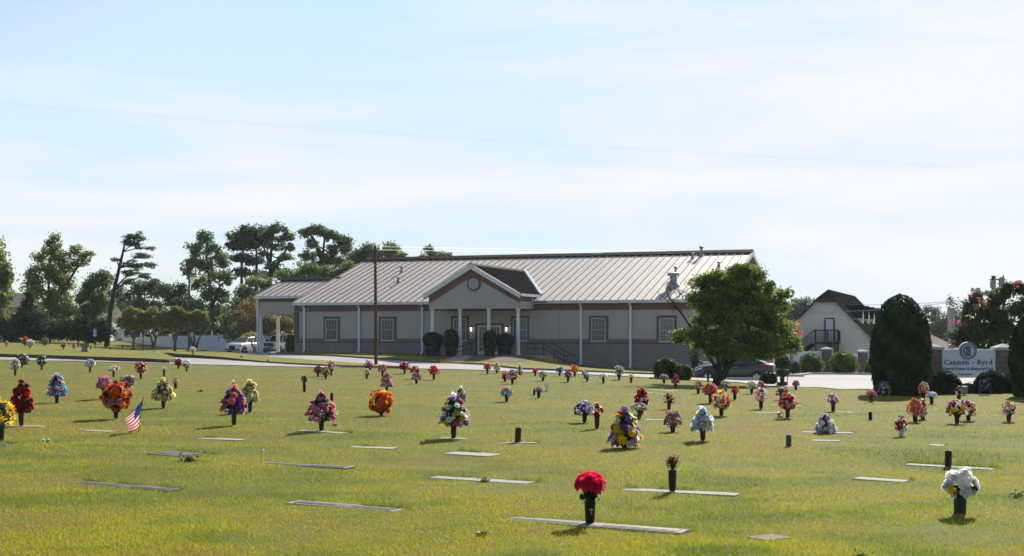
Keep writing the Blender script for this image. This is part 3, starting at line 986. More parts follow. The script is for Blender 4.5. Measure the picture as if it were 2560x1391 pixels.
# painted yellow kerb ramp
k0, k1 = G(1099, 909), G(1153, 911)
dv = (k1 - k0).normalized()
nrm = Vector((dv.y, -dv.x, 0))
yk = MB()
yk.prism([k0 + nrm * .02 + Vector((0, 0, -.1)), k0 + nrm * .02 + Vector((0, 0, .15)), k0 - nrm * .35 + Vector((0, 0, .15)), k0 - nrm * .35 + Vector((0, 0, -.1))], k1 - k0)
tag(yk.build('yellow_kerb', M['yellow']), kind='structure')
# entrance walk from the kerb to the porch
wp = [k0 - nrm * .35, k1 - nrm * .35, Bf(a_of(1192, PB - .3), PB - .3, 0), Bf(a_of(1150, PB - .3), PB - .3, 0)]
sheet('entrance_walk', [(p.x, p.y) for p in wp], .5, .16, mat('walk_concrete', (.27, .215, .19), .9, var=.12, scale=1.2))
# mulch beds by the planters
for pts in ([(1165, 900.5), (1200, 902), (1250, 906), (1300, 905), (1322, 900), (1330, 893), (1300, 893.5), (1240, 894), (1195, 895)], [(1060, 893), (1085, 898), (1120, 898), (1140, 894), (1125, 890), (1075, 889)]):
    sheet('mulch_bed', [(p.x, p.y) for p in [G(x, y, .13) for x, y in pts]], .4, .15, mat('mulch', (.10, .06, .045), .95, var=.6, scale=9, bump=.6))

# yellow steps on the right of the porch
st = thing('entrance_steps', Bf(a_of(1390, -1.6), -1.6, -.3), 'flight of yellow painted steps at the right end of the porch', 'steps')
sa0 = a_of(1362, -1.6)
n = 5
for i in range(n):
    mb = MB()
    ztop = .20 - i * .15
    mb.box(sa0 + i * .33, sa0 + (i + 1) * .33 + .01 * (n - i), -2.25, -.9, -.9, ztop, FR)
    mb.build('step', M['yellow'], st)
ld = MB(); ld.box(pR + .3, sa0, PB + .25, WB - .06, -.6, .27, FR)
ld.build('landing', M['concrete'], st)

def rail(name, label, posts, rails, r=.028):
    base = Vector(posts[0][0])
    t = thing(name, base, label, 'handrail')
    for a, b in posts:
        mb = MB(); mb.tube([a, b], r, 6); mb.build('post', M['black'], t)
    for pl in rails:
        mb = MB(); mb.tube(pl, r, 6); mb.build('rail', M['black'], t)
def at(px, py, b): 
    a = a_of(px, b); return Bf(a, b, z_of(py, px, b))
rail('handrail', 'black metal handrail sloping up the walk beside the potted shrubs', [(at(1133.5, 904, -5.0), at(1133.5, 869, -5.0)), (at(1156.5, 895, -3.8), at(1156.5, 864, -3.8)), (at(1178.5, 889, -2.8), at(1178.5, 859, -2.8))],
     [[at(1131, 870, -5.1), at(1156.5, 864.5, -3.8), at(1179, 859, -2.8), at(1184, 859, -2.6), at(1184, 871, -2.6), at(1178.5, 872, -2.8), at(1156.5, 877, -3.8), at(1133.5, 883, -5.0)]])
rail('handrail', 'black metal handrail running along the porch and down the yellow steps', [(at(1317.5, 889, -2.3), at(1317.5, 859.5, -2.3)), (at(1338.5, 872, -2.3), at(1338.5, 860, -2.3)), (at(1359.5, 890, -2.3), at(1359.5, 860, -2.3)), (at(1385.5, 888, -2.3), at(1385.5, 876, -2.3)), (at(1410.5, 917, -2.3), at(1410.5, 890, -2.3))],
     [[at(1317.5, 859.5, -2.3), at(1361, 860, -2.3), at(1409, 889.5, -2.3), at(1419.5, 889.5, -2.3), at(1419.5, 902.5, -2.3), at(1410, 903, -2.3), at(1362, 872.5, -2.3), at(1317.5, 872, -2.3)]])
rail('handrail', 'short black handrail fixed to the block wall above the yellow steps', [(at(1375, 860, .25), at(1380, 860, .4)), (at(1425, 884, .25), at(1427, 884, .4))], [[at(1374, 859.5, .25), at(1383, 860, .25), at(1430, 887.5, .25), at(1440, 888, .25)]])
# ---------------------------------------------------------------- foliage helpers
def leaf_cloud(C, size, rng, flat=0.0, palette=None, asp=1.0, cl=None, outdir=None, tight=0.0):
    """one small leaf-shaped quad at each centre in C; palette = list of rgb; cl = palette position per leaf"""
    n = len(C)
    nv = rng.normal(size=(n, 3))
    nv[:, 2] = nv[:, 2] * (1 - flat) + flat * 1.6
    if outdir is not None:
        nv = nv * (1 - tight) + outdir * tight * 2
    nv /= np.linalg.norm(nv, axis=1, keepdims=True) + 1e-9
    a = rng.normal(size=(n, 3))
    t = np.cross(nv, a); t /= np.linalg.norm(t, axis=1, keepdims=True) + 1e-9
    b = np.cross(nv, t)
    s = (size * rng.uniform(.6, 1.35, n))[:, None]
    L, Wd = t * s * .5, b * s * .5 * (.62 / asp)
    V = np.stack([C - L, C - .1 * L + Wd, C + L, C - .1 * L - Wd], 1).reshape(-1, 3)
    Q = np.arange(4 * n).reshape(n, 4)
    P = np.array(palette)
    if cl is None: cl = rng.uniform(0, 1, n)
    x = np.clip(cl + rng.normal(0, .12, n), 0, .999) * (len(P) - 1)
    i = np.floor(x).astype(int); fr = (x - i)[:, None]
    c = P[i] * (1 - fr) + P[np.minimum(i + 1, len(P) - 1)] * fr
    c = c * rng.uniform(.8, 1.2, n)[:, None]
    return V, Q, np.repeat(c, 4, axis=0)

def blob_leaves(blobs, n, rng, clumps=9, cr=.34, shell=.55, flatz=1.0):
    """scatter n leaf centres in clumps spread through ellipsoids (c, r)"""
    vol = np.array([r[0] * r[1] * r[2] for _, r in blobs]) ** .8
    cnt = np.maximum(1, (n * vol / vol.sum()).astype(int))
    out, cl = [], []
    for (c, r), k in zip(blobs, cnt):
        m = max(3, int(clumps))
        d = rng.normal(size=(m, 3)); d /= np.linalg.norm(d, axis=1, keepdims=True)
        rad = rng.uniform(shell, 1.0, m)[:, None]
        cc = np.array(c) + d * rad * np.array(r)
        w = rng.integers(0, m, k)
        base = rng.uniform(0, 1, m)
        off = rng.normal(size=(k, 3)) * np.array(r) * cr * np.array([.62, .62, .62 * flatz])
        out.append(cc[w] + off); cl.append(base[w])
    return np.concatenate(out), np.concatenate(cl)

PAL = {
    'oak': [(.045, .07, .03), (.07, .10, .036), (.10, .13, .045)],
    'olive': [(.06, .085, .03), (.10, .125, .035), (.16, .17, .04)],
    'dark': [(.014, .026, .014), (.025, .042, .018), (.04, .06, .022)],
    'pine': [(.035, .055, .03), (.055, .08, .036), (.075, .10, .045)],
    'crepe': [(.07, .09, .026), (.115, .13, .034), (.18, .155, .045)],
    'orange': [(.06, .065, .025), (.10, .08, .03), (.16, .09, .035)],
    'bright': [(.06, .10, .02), (.12, .18, .035), (.20, .26, .05)],
    'dogwood': [(.045, .07, .02), (.075, .11, .026), (.14, .175, .038), (.22, .23, .055)],
    'holly': [(.014, .03, .011), (.028, .055, .017), (.055, .09, .028)],
    'bush': [(.04, .065, .018), (.075, .115, .025), (.14, .18, .04)],
    'mid': [(.045, .07, .025), (.065, .10, .03), (.09, .13, .035)],
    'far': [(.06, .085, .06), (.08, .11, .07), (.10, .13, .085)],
}

def tree(name, label, cat, D, px, py_base, blobs, n, size, pal, trunks=(), limbs=True, group=None, seed=1, flat=0.15, clumps=12, cr=.3, shell=.5, asp=1.0, depth=1.0, bark='bark', r0=.22, flatz=1.0, base=None, extra=None):
    """blobs: (px, py, rx, ry) of foliage masses as measured; each becomes a rounded mass at its own depth"""
    rng = np.random.default_rng(seed)
    s = D / F
    if base is None:
        b = W(px, py_base, D); b = Vector((b.x, D, surf(b.x, D)))
    else: b = base
    t = thing(name, b, label, cat, group)
    BB = []
    for i, (cx, cy, rx, ry) in enumerate(blobs):
        dy = rng.uniform(-.5, .5) * rx * s * depth
        c = W(cx, cy, D)
        c = (c.x, D + dy, c.z)
        BB.append((c, (rx * s, rx * s * .85 * depth, ry * s)))
    n = int(n * 1.9 * (1 if D > 70 else .8)); size = size * (.72 if D > 100 else 1)
    C, cl = blob_leaves(BB, n, rng, clumps + 4, cr * 1.3, shell * .7, flatz)
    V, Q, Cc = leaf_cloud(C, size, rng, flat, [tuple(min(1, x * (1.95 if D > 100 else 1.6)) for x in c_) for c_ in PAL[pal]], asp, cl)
    mb = MB(); mb.arr(V, Q, 0, Cc)
    if extra is not None: extra(mb, BB, rng)
    mb.build('crown', M['leaf'], t, colors=True)
    tb = MB()
    tops = []
    for tr in trunks:
        pts = [W(x, y, D) for x, y in tr]
        pts = [Vector((p.x, D + rng.uniform(-.1, .1), p.z)) for p in pts]
        k = len(pts)
        rr = [r0 * (1 - .72 * i / max(1, k - 1)) for i in range(k)]
        if tr[0][1] >= py_base - 2: pts[0].z = b.z - .15
        tb.tube(pts, rr, 8)
        tops.append((pts, rr))
    if limbs and tops:
        for c, r in BB:
            pts, rr = tops[int(rng.integers(0, len(tops)))]
            # leave the trunk below the mass
            j = max(0, min(len(pts) - 2, int(len(pts) * .55)))
            best = min(range(len(pts)), key=lambda q: (pts[q] - Vector(c)).length + (100 if pts[q].z > c[2] else 0))
            p0 = pts[best]
            mid = p0.lerp(Vector(c), .5) + Vector((0, 0, .06 * (Vector(c) - p0).length))
            tb.tube([p0, mid, Vector(c), Vector(c) + Vector((0, 0, r[2] * .6))], [rr[best] * .55, rr[best] * .38, rr[best] * .22, rr[best] * .08], 5)
            for _ in range(3):
                d = Vector(rng.normal(size=3)); d.z = abs(d.z) * .6; d.normalize()
                e = Vector(c) + Vector((d.x * r[0], d.y * r[1], d.z * r[2])) * .85
                tb.tube([Vector(c), Vector(c).lerp(e, .5) + Vector((0, 0, .05 * r[2])), e], [rr[best] * .22, rr[best] * .13, rr[best] * .05], 4)
    if tb.v: tb.build('trunk', M[bark], t, smooth=True)
    return t

GT = 'trees beyond the left lawn'
# far background first
tree('broad_tree', 'green brown broadleaf tree cut off by the left edge of the picture', 'tree', 150, -10, 850, [(-10, 640, 30, 34), (5, 690, 32, 34), (-20, 720, 40, 40), (14, 745, 26, 26), (-20, 790, 40, 40), (10, 805, 20, 30)], 4200, .5, 'olive', [[(-12, 850), (-10, 780), (-8, 700), (-6, 640)]], group=GT, seed=11)
tree('broad_tree', 'tall loose green tree with a thin top leaning right, left of the leaning pine', 'tree', 150, 122, 850,
     [(132, 606, 20, 24), (105, 640, 24, 22), (150, 640, 26, 24), (120, 680, 34, 26), (85, 690, 24, 24), (170, 668, 26, 18), (200, 650, 22, 14), (225, 634, 18, 8), (190, 625, 20, 14), (150, 705, 34, 24), (95, 725, 34, 28), (135, 750, 36, 30), (170, 770, 30, 28), (110, 790, 34, 30), (150, 815, 30, 26)],
     6200, .46, 'olive', [[(124, 852), (124, 780), (122, 700), (128, 640), (132, 600)], [(128, 780), (160, 720), (195, 665), (222, 638)]], group=GT, seed=12, cr=.28)
tree('cedar_tree', 'dark dense cedar standing low beside the left edge, in front of the grey roof', 'tree', 140, 60, 852, [(72, 745, 14, 20), (60, 775, 26, 26), (50, 805, 34, 26), (90, 800, 26, 28), (30, 830, 34, 18), (80, 832, 34, 16), (10, 835, 20, 16)], 4600, .42, 'dark', [[(62, 852), (64, 800), (70, 740)]], group=GT, seed=13, cr=.34)
tree('broad_tree', 'dark shaded tree filling the gap between the tall loose tree and the leaning pine', 'tree', 155, 225, 858, [(205, 745, 26, 26), (235, 715, 26, 26), (260, 700, 24, 20), (215, 780, 30, 26), (255, 760, 30, 28), (190, 815, 30, 24), (235, 820, 34, 26), (268, 820, 20, 24)], 5200, .46, 'oak', [[(222, 858), (224, 800), (236, 720)]], group=GT, seed=14)
tree('leaning_pine', 'tall thin pine leaning right with bare dark trunk and flat layered branches', 'pine', 148, 270, 862,
     [(318, 596, 18, 14), (345, 592, 20, 12), (335, 612, 26, 12), (378, 622, 16, 5), (352, 640, 26, 9), (345, 662, 30, 10), (375, 664, 18, 8), (330, 682, 26, 9), (360, 690, 22, 7), (288, 648, 14, 6), (320, 706, 22, 9)],
     3600, .34, 'pine', [[(266, 862), (276, 780), (286, 725), (298, 670), (307, 630), (314, 600)]], group=GT, seed=15, r0=.32, cr=.26, flat=.3, flatz=.7, asp=1.5)
tree('broad_tree', 'dark tree mass between the leaning pine and the light pole', 'tree', 197, 370, 868, [(335, 730, 30, 22), (375, 715, 30, 22), (410, 735, 30, 22), (350, 770, 34, 26), (395, 775, 34, 28), (435, 755, 26, 24), (310, 780, 26, 28), (440, 790, 26, 26), (330, 820, 34, 26), (390, 825, 34, 26), (300, 830, 22, 24)], 6800, .50, 'dark', [[(352, 868), (356, 800), (362, 730)], [(415, 868), (414, 800), (412, 740)]], group=GT, seed=16)
tree('oak_tree', 'tall dark tree rising behind the crepe myrtles with limbs open on its right side', 'tree', 158, 528, 872,
     [(512, 595, 22, 20), (490, 625, 24, 20), (530, 630, 26, 20), (478, 655, 22, 16), (510, 665, 28, 20), (555, 650, 24, 20), (470, 680, 18, 14), (545, 690, 28, 18), (500, 705, 26, 18), (570, 695, 20, 18), (520, 735, 26, 20), (555, 740, 22, 22), (490, 770, 30, 24), (535, 790, 34, 28)],
     5600, .44, 'oak', [[(535, 872), (532, 800), (528, 740), (520, 680), (515, 610)], [(532, 760), (550, 715), (575, 695)]], group=GT, seed=17, cr=.27)
tree('pine_tree', 'tall two stemmed pine with dense dark rounded top behind the oak', 'pine', 172, 600, 872,
     [(600, 590, 30, 22), (640, 582, 32, 22), (620, 610, 40, 18), (585, 615, 22, 14), (660, 600, 26, 20), (600, 645, 30, 12), (640, 650, 30, 12), (605, 680, 26, 12), (650, 685, 24, 10)],
     6000, .44, 'dark', [[(606, 872), (604, 760), (604, 660), (612, 590)], [(640, 872), (640, 760), (642, 660), (640, 590)]], group=GT, seed=18, r0=.3, cr=.3, flat=.25)
tree('pine_tree', 'tall open pine with spreading bare limbs, right of the dense topped pine', 'pine', 168, 674, 872,
     [(690, 572, 24, 14), (715, 595, 22, 14), (672, 590, 20, 14), (725, 618, 16, 10), (690, 620, 24, 10), (710, 645, 22, 10), (660, 635, 18, 9), (680, 665, 24, 9), (712, 680, 20, 8), (665, 690, 18, 9)],
     3600, .40, 'pine', [[(674, 872), (674, 740), (676, 660), (680, 600), (690, 568)], [(675, 690), (700, 650), (722, 615)], [(675, 660), (660, 620)]], group=GT, seed=19, r0=.3, cr=.26, flat=.25)
tree('oak_tree', 'tall flat topped tree with heavy forked limbs just left of the long roof', 'tree', 168, 805, 872,
     [(770, 582, 24, 12), (800, 575, 28, 14), (822, 590, 20, 14), (850, 600, 26, 18), (862, 622, 20, 16), (780, 610, 18, 12), (835, 625, 18, 14), (770, 640, 22, 16), (815, 650, 24, 16), (850, 655, 20, 18), (780, 670, 30, 18), (830, 690, 34, 20)],
     5200, .42, 'pine', [[(806, 872), (805, 720), (806, 650), (812, 590)], [(806, 680), (832, 640), (852, 600)], [(806, 650), (790, 610), (775, 585)]], group=GT, seed=20, r0=.4, cr=.28)
tree('broad_tree', 'rounded grey green treetop showing above the left end of the long roof ridge', 'tree', 175, 950, 872, [(900, 640, 26, 18), (935, 630, 28, 20), (970, 622, 26, 20), (1000, 638, 20, 14), (880, 660, 30, 20), (930, 665, 40, 24), (985, 665, 34, 24)], 4200, .46, 'oak', [[(950, 872), (950, 700), (958, 630)]], group=GT, seed=21)
tree('broad_tree', 'small isolated treetop poking above the middle of the long roof ridge', 'tree', 175, 1088, 872, [(1072, 628, 14, 14), (1092, 640, 24, 12), (1118, 640, 14, 10), (1060, 645, 14, 8), (1090, 665, 34, 24)], 1900, .42, 'oak', [[(1088, 872), (1088, 700), (1080, 625)]], group=GT, seed=22)
tree('broad_tree', 'bright green lower tree just behind the left end of the long roof', 'tree', 150, 760, 872, [(720, 690, 34, 18), (770, 680, 34, 20), (820, 685, 30, 18), (870, 675, 30, 18), (900, 668, 24, 14), (740, 720, 40, 24), (800, 715, 40, 24), (850, 705, 36, 22)], 5200, .42, 'mid', [[(770, 872), (770, 740), (775, 680)]], group=GT, seed=23)
tree('broad_tree', 'mid green bushy tree left of the carport roof', 'tree', 148, 640, 872, [(640, 705, 30, 18), (680, 712, 26, 18), (610, 730, 28, 22), (650, 745, 36, 26), (590, 765, 28, 28), (630, 790, 36, 30), (570, 800, 24, 26), (600, 830, 36, 26), (680, 760, 36, 30), (690, 810, 36, 30), (735, 800, 34, 34), (650, 840, 40, 24)], 7200, .40, 'oak', [[(630, 872), (630, 780), (640, 710)]], group=GT, seed=24)
for px, blobs, lab, sd in ((110, [(95, 812, 26, 22), (125, 818, 28, 22), (150, 830, 26, 18), (110, 838, 36, 14)], 'dark undergrowth bush under the tall loose tree', 81), (195, [(175, 820, 26, 22), (205, 812, 24, 24), (225, 830, 28, 18), (190, 840, 36, 13)], 'dark undergrowth bush behind the stone bench', 82), (265, [(238, 825, 22, 22), (256, 818, 14, 24), (258, 840, 14, 16), (240, 845, 24, 13)], 'dark undergrowth bush left of the end post of the white fence', 83), (25, [(0, 820, 26, 22), (30, 830, 28, 16), (-20, 835, 26, 16)], 'dark undergrowth bush at the left picture edge', 84)):
    tree('undergrowth_bush', lab, 'bush', 142, px, 858, blobs, 2000, .42, 'dark', [[(px, 862), (px, 845), (px + 4, 825)]], group='undergrowth below the left trees', seed=sd, r0=.1)
tree('broad_tree', 'dark tree low behind the leaning pine trunk', 'tree', 202, 300, 862, [(290, 740, 30, 22), (320, 760, 30, 24), (280, 785, 30, 26), (310, 810, 34, 26), (335, 790, 26, 26), (270, 830, 30, 20)], 3800, .50, 'dark', [[(300, 862), (300, 800), (300, 740)]], group=GT, seed=28)
tree('broad_tree', 'dark tree mass behind the crepe myrtles and white fence', 'tree', 165, 470, 872, [(450, 730, 26, 18), (470, 765, 30, 24), (445, 790, 30, 26), (500, 800, 30, 26), (560, 790, 24, 26), (470, 830, 34, 20), (420, 815, 30, 26), (540, 830, 36, 20)], 4200, .46, 'dark', [[(468, 872), (468, 800), (466, 740)]], group=GT, seed=25)
# trees to the right, far behind
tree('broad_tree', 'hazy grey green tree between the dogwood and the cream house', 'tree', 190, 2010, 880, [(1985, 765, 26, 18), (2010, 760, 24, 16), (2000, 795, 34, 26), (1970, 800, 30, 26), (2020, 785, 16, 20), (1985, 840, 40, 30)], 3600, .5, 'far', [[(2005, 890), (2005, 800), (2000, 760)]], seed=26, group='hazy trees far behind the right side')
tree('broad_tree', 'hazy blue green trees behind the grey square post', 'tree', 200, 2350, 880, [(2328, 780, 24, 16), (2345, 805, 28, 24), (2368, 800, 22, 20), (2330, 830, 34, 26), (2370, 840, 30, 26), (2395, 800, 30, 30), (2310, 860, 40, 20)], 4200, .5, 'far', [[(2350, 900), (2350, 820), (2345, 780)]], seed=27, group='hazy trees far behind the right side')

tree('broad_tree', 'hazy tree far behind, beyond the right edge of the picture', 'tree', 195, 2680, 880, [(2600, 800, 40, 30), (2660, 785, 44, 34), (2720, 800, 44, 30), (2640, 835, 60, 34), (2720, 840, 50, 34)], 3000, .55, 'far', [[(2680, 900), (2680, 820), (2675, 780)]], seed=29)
# four crepe myrtles in front of the white fence
GC = 'crepe myrtles along the white fence'
cm = [(335, 870, 'leftmost crepe myrtle of the row before the white fence, single straight stem', [[(333, 871), (334, 845), (331, 825)], [(334, 848), (342, 828), (352, 815)], [(333, 846), (324, 826), (312, 812)]], 0),
      (385, 872, 'forked crepe myrtle beside the blue sign on a black post', [[(383, 873), (381, 855), (374, 832), (366, 815)], [(384, 868), (389, 850), (399, 825)], [(390, 848), (386, 830)]], 1),
      (437, 875, 'crepe myrtle with a slim Y shaped stem, third along the white fence', [[(437, 877), (437, 855), (431, 835), (422, 818)], [(437, 857), (443, 838), (452, 822)], [(437, 845), (438, 825)]], 2),
      (486, 877, 'many stemmed crepe myrtle at the right end of the row, nearest the white car', [[(484, 878), (480, 855), (470, 832)], [(485, 878), (486, 850), (484, 825)], [(487, 878), (496, 850), (506, 830)], [(486, 872), (476, 848), (462, 826)]], 3)]
for px, py, lab, trk, k in cm:
    w_ = [0, 2, -2, 6][k]
    tree('crepe_myrtle', lab, 'tree', 140, px, py,
         [(px - 18, 784 + w_, 15, 12), (px + 2, 778 + w_, 17, 11), (px + 19, 785 + w_, 14, 12), (px - 30, 800 + w_, 13, 12), (px - 8, 797 + w_, 18, 13), (px + 14, 800 + w_, 18, 13), (px + 31, 802 + w_, 12, 11), (px - 38, 812 + w_, 9, 8), (px, 814 + w_, 20, 9), (px + 24, 815 + w_, 14, 8), (px - 22, 816 + w_, 14, 8)],
         3600, .26, 'crepe', trk, limbs=True, group=GC, seed=30 + k, r0=.17, cr=.3, bark='palebark', shell=.3, depth=.8)
tree('crepe_myrtle', 'large orange tinged crepe myrtle behind the carport columns', 'tree', 140, 640, 880, [(625, 765, 26, 18), (600, 790, 24, 18), (640, 795, 30, 22), (605, 815, 30, 16), (680, 815, 34, 26), (720, 820, 30, 26), (645, 825, 30, 16)], 4200, .26, 'orange', [[(640, 882), (636, 850), (625, 800)], [(642, 882), (650, 850), (668, 815)]], seed=36, r0=.15, bark='palebark')
tree('crepe_myrtle', 'small bare stemmed crepe myrtle in front of the white car', 'tree', 128, 632, 884, [(618, 838, 14, 5), (634, 836, 16, 6), (650, 842, 12, 6)], 320, .22, 'crepe', [[(637, 884), (632, 860), (620, 836)], [(637, 884), (637, 855), (638, 832)], [(638, 884), (644, 858), (654, 838)], [(637, 878), (626, 856), (612, 842)], [(638, 880), (648, 862), (650, 845)]], seed=37, r0=.08, bark='palebark')

# the dogwood in front of the house
def dog_extra(mb, BB, rng): pass
tree('dogwood_tree', 'spreading yellow green dogwood in front of the right end of the long building', 'tree', 53, 1797, 958,
     [(1815, 700, 58, 26), (1765, 705, 40, 22), (1870, 690, 46, 26), (1850, 672, 34, 16), (1905, 730, 46, 26), (1790, 740, 56, 24), (1850, 745, 62, 30), (1745, 745, 34, 20), (1930, 765, 50, 26), (1810, 785, 60, 28), (1880, 795, 62, 30), (1770, 800, 46, 22), (1945, 815, 48, 26), (1720, 832, 44, 16), (1760, 845, 44, 18), (1830, 835, 62, 28), (1900, 845, 64, 28), (1965, 850, 34, 26), (1700, 848, 26, 12), (1860, 872, 56, 14), (1925, 880, 46, 12), (1795, 868, 44, 16), (1985, 870, 20, 16), (1960, 735, 26, 14), (1925, 712, 20, 10), (1745, 862, 24, 12), (1850, 885, 60, 16), (1785, 880, 34, 14), (1915, 890, 46, 12), (1880, 770, 70, 40), (1780, 760, 50, 34), (1840, 720, 60, 30)],
     46000, .108, 'dogwood', [[(1800, 958), (1800, 925), (1812, 880), (1822, 820), (1830, 750), (1838, 690)], [(1795, 958), (1788, 915), (1765, 880), (1735, 830), (1705, 785), (1680, 752), (1668, 735)], [(1803, 955), (1818, 905), (1850, 850), (1885, 800), (1905, 750)], [(1798, 950), (1795, 900), (1775, 850), (1755, 790), (1748, 740)], [(1806, 950), (1830, 905), (1880, 870), (1930, 850)]],
     seed=40, r0=.085, flat=.35, clumps=40, cr=.23, shell=.3, depth=.8, flatz=1.0)
tw = MB()
rngt = np.random.default_rng(5)
dogw = [o for o in COL.objects if o.name.startswith('dogwood_tree') and o.parent is None][0]
for _ in range(34):
    p0 = W(rngt.uniform(1668, 1720), rngt.uniform(730, 790), 53) + Vector((0, rngt.uniform(-.3, .3), 0))
    p1 = p0 + Vector((rngt.uniform(-.55, .1), rngt.uniform(-.25, .25), rngt.uniform(.02, .5)))
    tw.tube([p0, p0.lerp(p1, .5) + Vector((0, 0, rngt.uniform(-.05, .08))), p1], [.012, .008, .004], 4)
tw.tube([W(1700, 780, 53), W(1660, 745, 53), W(1640, 728, 53)], [.03, .02, .006], 5)
tw.build('bare_twigs', M['bark'], dogw)
ivy_c = G(1797, 958)
# dense lower trunk skirt
sk = MB(); sk.lathe([(.30, -.1), (.24, .2), (.2, .45), (.12, .75)], (dogw.location.x, dogw.location.y, dogw.location.z), 12)
sk.build('trunk_base', M['bark'], dogw, smooth=True)

# ---------------------------------------------------------------- clipped shrubs
def shrub(name, label, cat, base, prof, n, size, pal, seed=1, group=None, rough=.06, core=.95, sq=1.0, parent=None, pname='foliage', matk='bushleaf'):
    """prof: (radius, height) outline revolved about the base, dressed with leaves"""
    rng = np.random.default_rng(seed)
    t = parent if parent is not None else thing(name, base, label, cat, group)
    base = Vector(base)
    pr_ = np.array(prof)
    hs = pr_[:, 1]; rs = pr_[:, 0]
    seg = np.hypot(np.diff(rs), np.diff(hs)) * (rs[1:] + rs[:-1] + .02)
    cum = np.concatenate([[0], np.cumsum(seg)]); cum /= cum[-1]
    u = rng.uniform(0, 1, n)
    i = np.clip(np.searchsorted(cum, u) - 1, 0, len(seg) - 1)
    f = (u - cum[i]) / (cum[i + 1] - cum[i] + 1e-9)
    r = rs[i] + (rs[i + 1] - rs[i]) * f; h = hs[i] + (hs[i + 1] - hs[i]) * f
    th = rng.uniform(0, 2 * np.pi, n)
    lump = 1 + rough * (np.sin(3 * th + h * 4) + .7 * np.sin(5 * th - h * 7 + 1) + .6 * np.sin(9 * th + h * 13)) / 1.5 + rng.normal(0, rough * .5, n)
    R = r * lump
    C = np.column_stack([base.x + R * np.cos(th), base.y + R * np.sin(th) * sq, base.z + h + rng.normal(0, rough * .25 * max(rs), n)])
    dr = np.diff(rs)[i]; dh = np.diff(hs)[i]
    out = np.column_stack([np.cos(th) * dh, np.sin(th) * dh, -dr]); out /= np.linalg.norm(out, axis=1, keepdims=True) + 1e-9
    cl = .5 + .35 * np.sin(th * 4 + h * 6) + .2 * np.sin(th * 11 - h * 9)
    V, Q, Cc = leaf_cloud(C, size, rng, 0, PAL[pal], 1, np.clip(cl, 0, 1), out, .45)
    mb = MB(); mb.arr(V, Q, 0, Cc)
    cc = tuple(np.array(PAL[pal][0]) * .9)
    nseg = 20
    VV = []; 
    for rr, hh in prof:
        for k in range(nseg):
            a = 2 * math.pi * k / nseg
            VV.append((base.x + rr * core * math.cos(a), base.y + rr * core * sq * math.sin(a), base.z + hh * (core if hh > .3 * hs.max() else 1) + (0 if hh > .3 * hs.max() else .0)))
    FF = [(i_ * nseg + k, i_ * nseg + (k + 1) % nseg, (i_ + 1) * nseg + (k + 1) % nseg, (i_ + 1) * nseg + k) for i_ in range(len(prof) - 1) for k in range(nseg)]
    mb.add(VV, FF, 0, cc)
    mb.build(pname, M[matk], t, colors=True)
    return t

def px_shrub(name, label, cat, px, py_base, w, h, D=None, shape='ball', n=2600, size=.09, pal='bush', seed=1, group=None, rough=.07, base=None):
    if base is None:
        if D is None: base = G(px, py_base)
        else:
            x = (px - 1280) / F * D; base = Vector((x, D, EYE - (py_base - HOR) / F * D))
    D = base.y
    R, H = w / 2 * D / F, h * D / F
    if shape == 'ball': prof = [(R * .62, 0.0), (R * .9, H * .2), (R, H * .42), (R * .93, H * .65), (R * .7, H * .86), (R * .35, H * .97), (.01, H)]
    elif shape == 'mound': prof = [(R, 0.0), (R * .99, H * .3), (R * .9, H * .6), (R * .65, H * .85), (R * .3, H * .97), (.01, H)]
    elif shape == 'egg': prof = [(R * .80, 0.0), (R * .95, H * .15), (R, H * .35), (R * .98, H * .5), (R * .92, H * .64), (R * .78, H * .78), (R * .57, H * .90), (R * .36, H * .96), (R * .16, H * .99), (.01, H)]
    elif shape == 'cone': prof = [(R * .8, 0), (R, H * .25), (R * .8, H * .55), (R * .45, H * .85), (.01, H)]
    return shrub(name, label, cat, base, prof, n, size, pal, seed, group, rough if pal not in ('bush', 'bright') else .13, matk='leaf' if pal in ('bush', 'bright') else 'bushleaf', core=.9 if pal in ('bush', 'bright') else .95)

px_shrub('topiary_holly', 'tall clipped egg shaped holly between the parking area and the brick sign', 'shrub', 2252, 987, 146, 250, shape='egg', n=15000, size=.085, pal='holly', seed=50, rough=.035)
px_shrub('topiary_holly', 'tall clipped holly cut off by the right edge of the picture', 'shrub', 2596, 992, 136, 226, shape='egg', n=12000, size=.085, pal='holly', seed=51, rough=.035)
px_shrub('round_bush', 'larger rounded bush against the drive, left of the grey car', 'shrub', 1664, 947, 58, 51, shape='ball', n=5200, size=.08, pal='bush', seed=52)
px_shrub('round_bush', 'smaller rounded bush touching the larger one, left of the grey car', 'shrub', 1707, 950, 46, 38, shape='ball', n=2600, size=.08, pal='bush', seed=53)
px_shrub('round_bush', 'low dark bush in front of the grey car boot', 'shrub', 1921, 962, 42, 32, D=58, shape='ball', n=2200, size=.07, pal='holly', seed=54)
px_shrub('round_bush', 'dark tall bush at the right rear corner of the long building', 'shrub', 1956, 938, 40, 52, D=88, shape='egg', n=2200, size=.10, pal='holly', seed=55)
px_shrub('round_bush', 'small grey green bush between the dark corner bush and the lime topped bushes', 'shrub', 1987, 935, 26, 32, D=92, shape='ball', n=1200, size=.10, pal='bush', seed=56)
px_shrub('round_bush', 'lime topped bush left of the brick fence pillar', 'shrub', 2027, 936, 58, 52, D=94, shape='ball', n=2800, size=.13, pal='bright', seed=57)
px_shrub('round_bush', 'lime topped bush between the two brick fence pillars', 'shrub', 2110, 938, 64, 60, D=93, shape='ball', n=3000, size=.13, pal='bright', seed=58)
px_shrub('round_bush', 'lime topped bush half hidden behind the tall clipped holly', 'shrub', 2182, 940, 40, 42, D=92, shape='ball', n=1600, size=.13, pal='bright', seed=59)
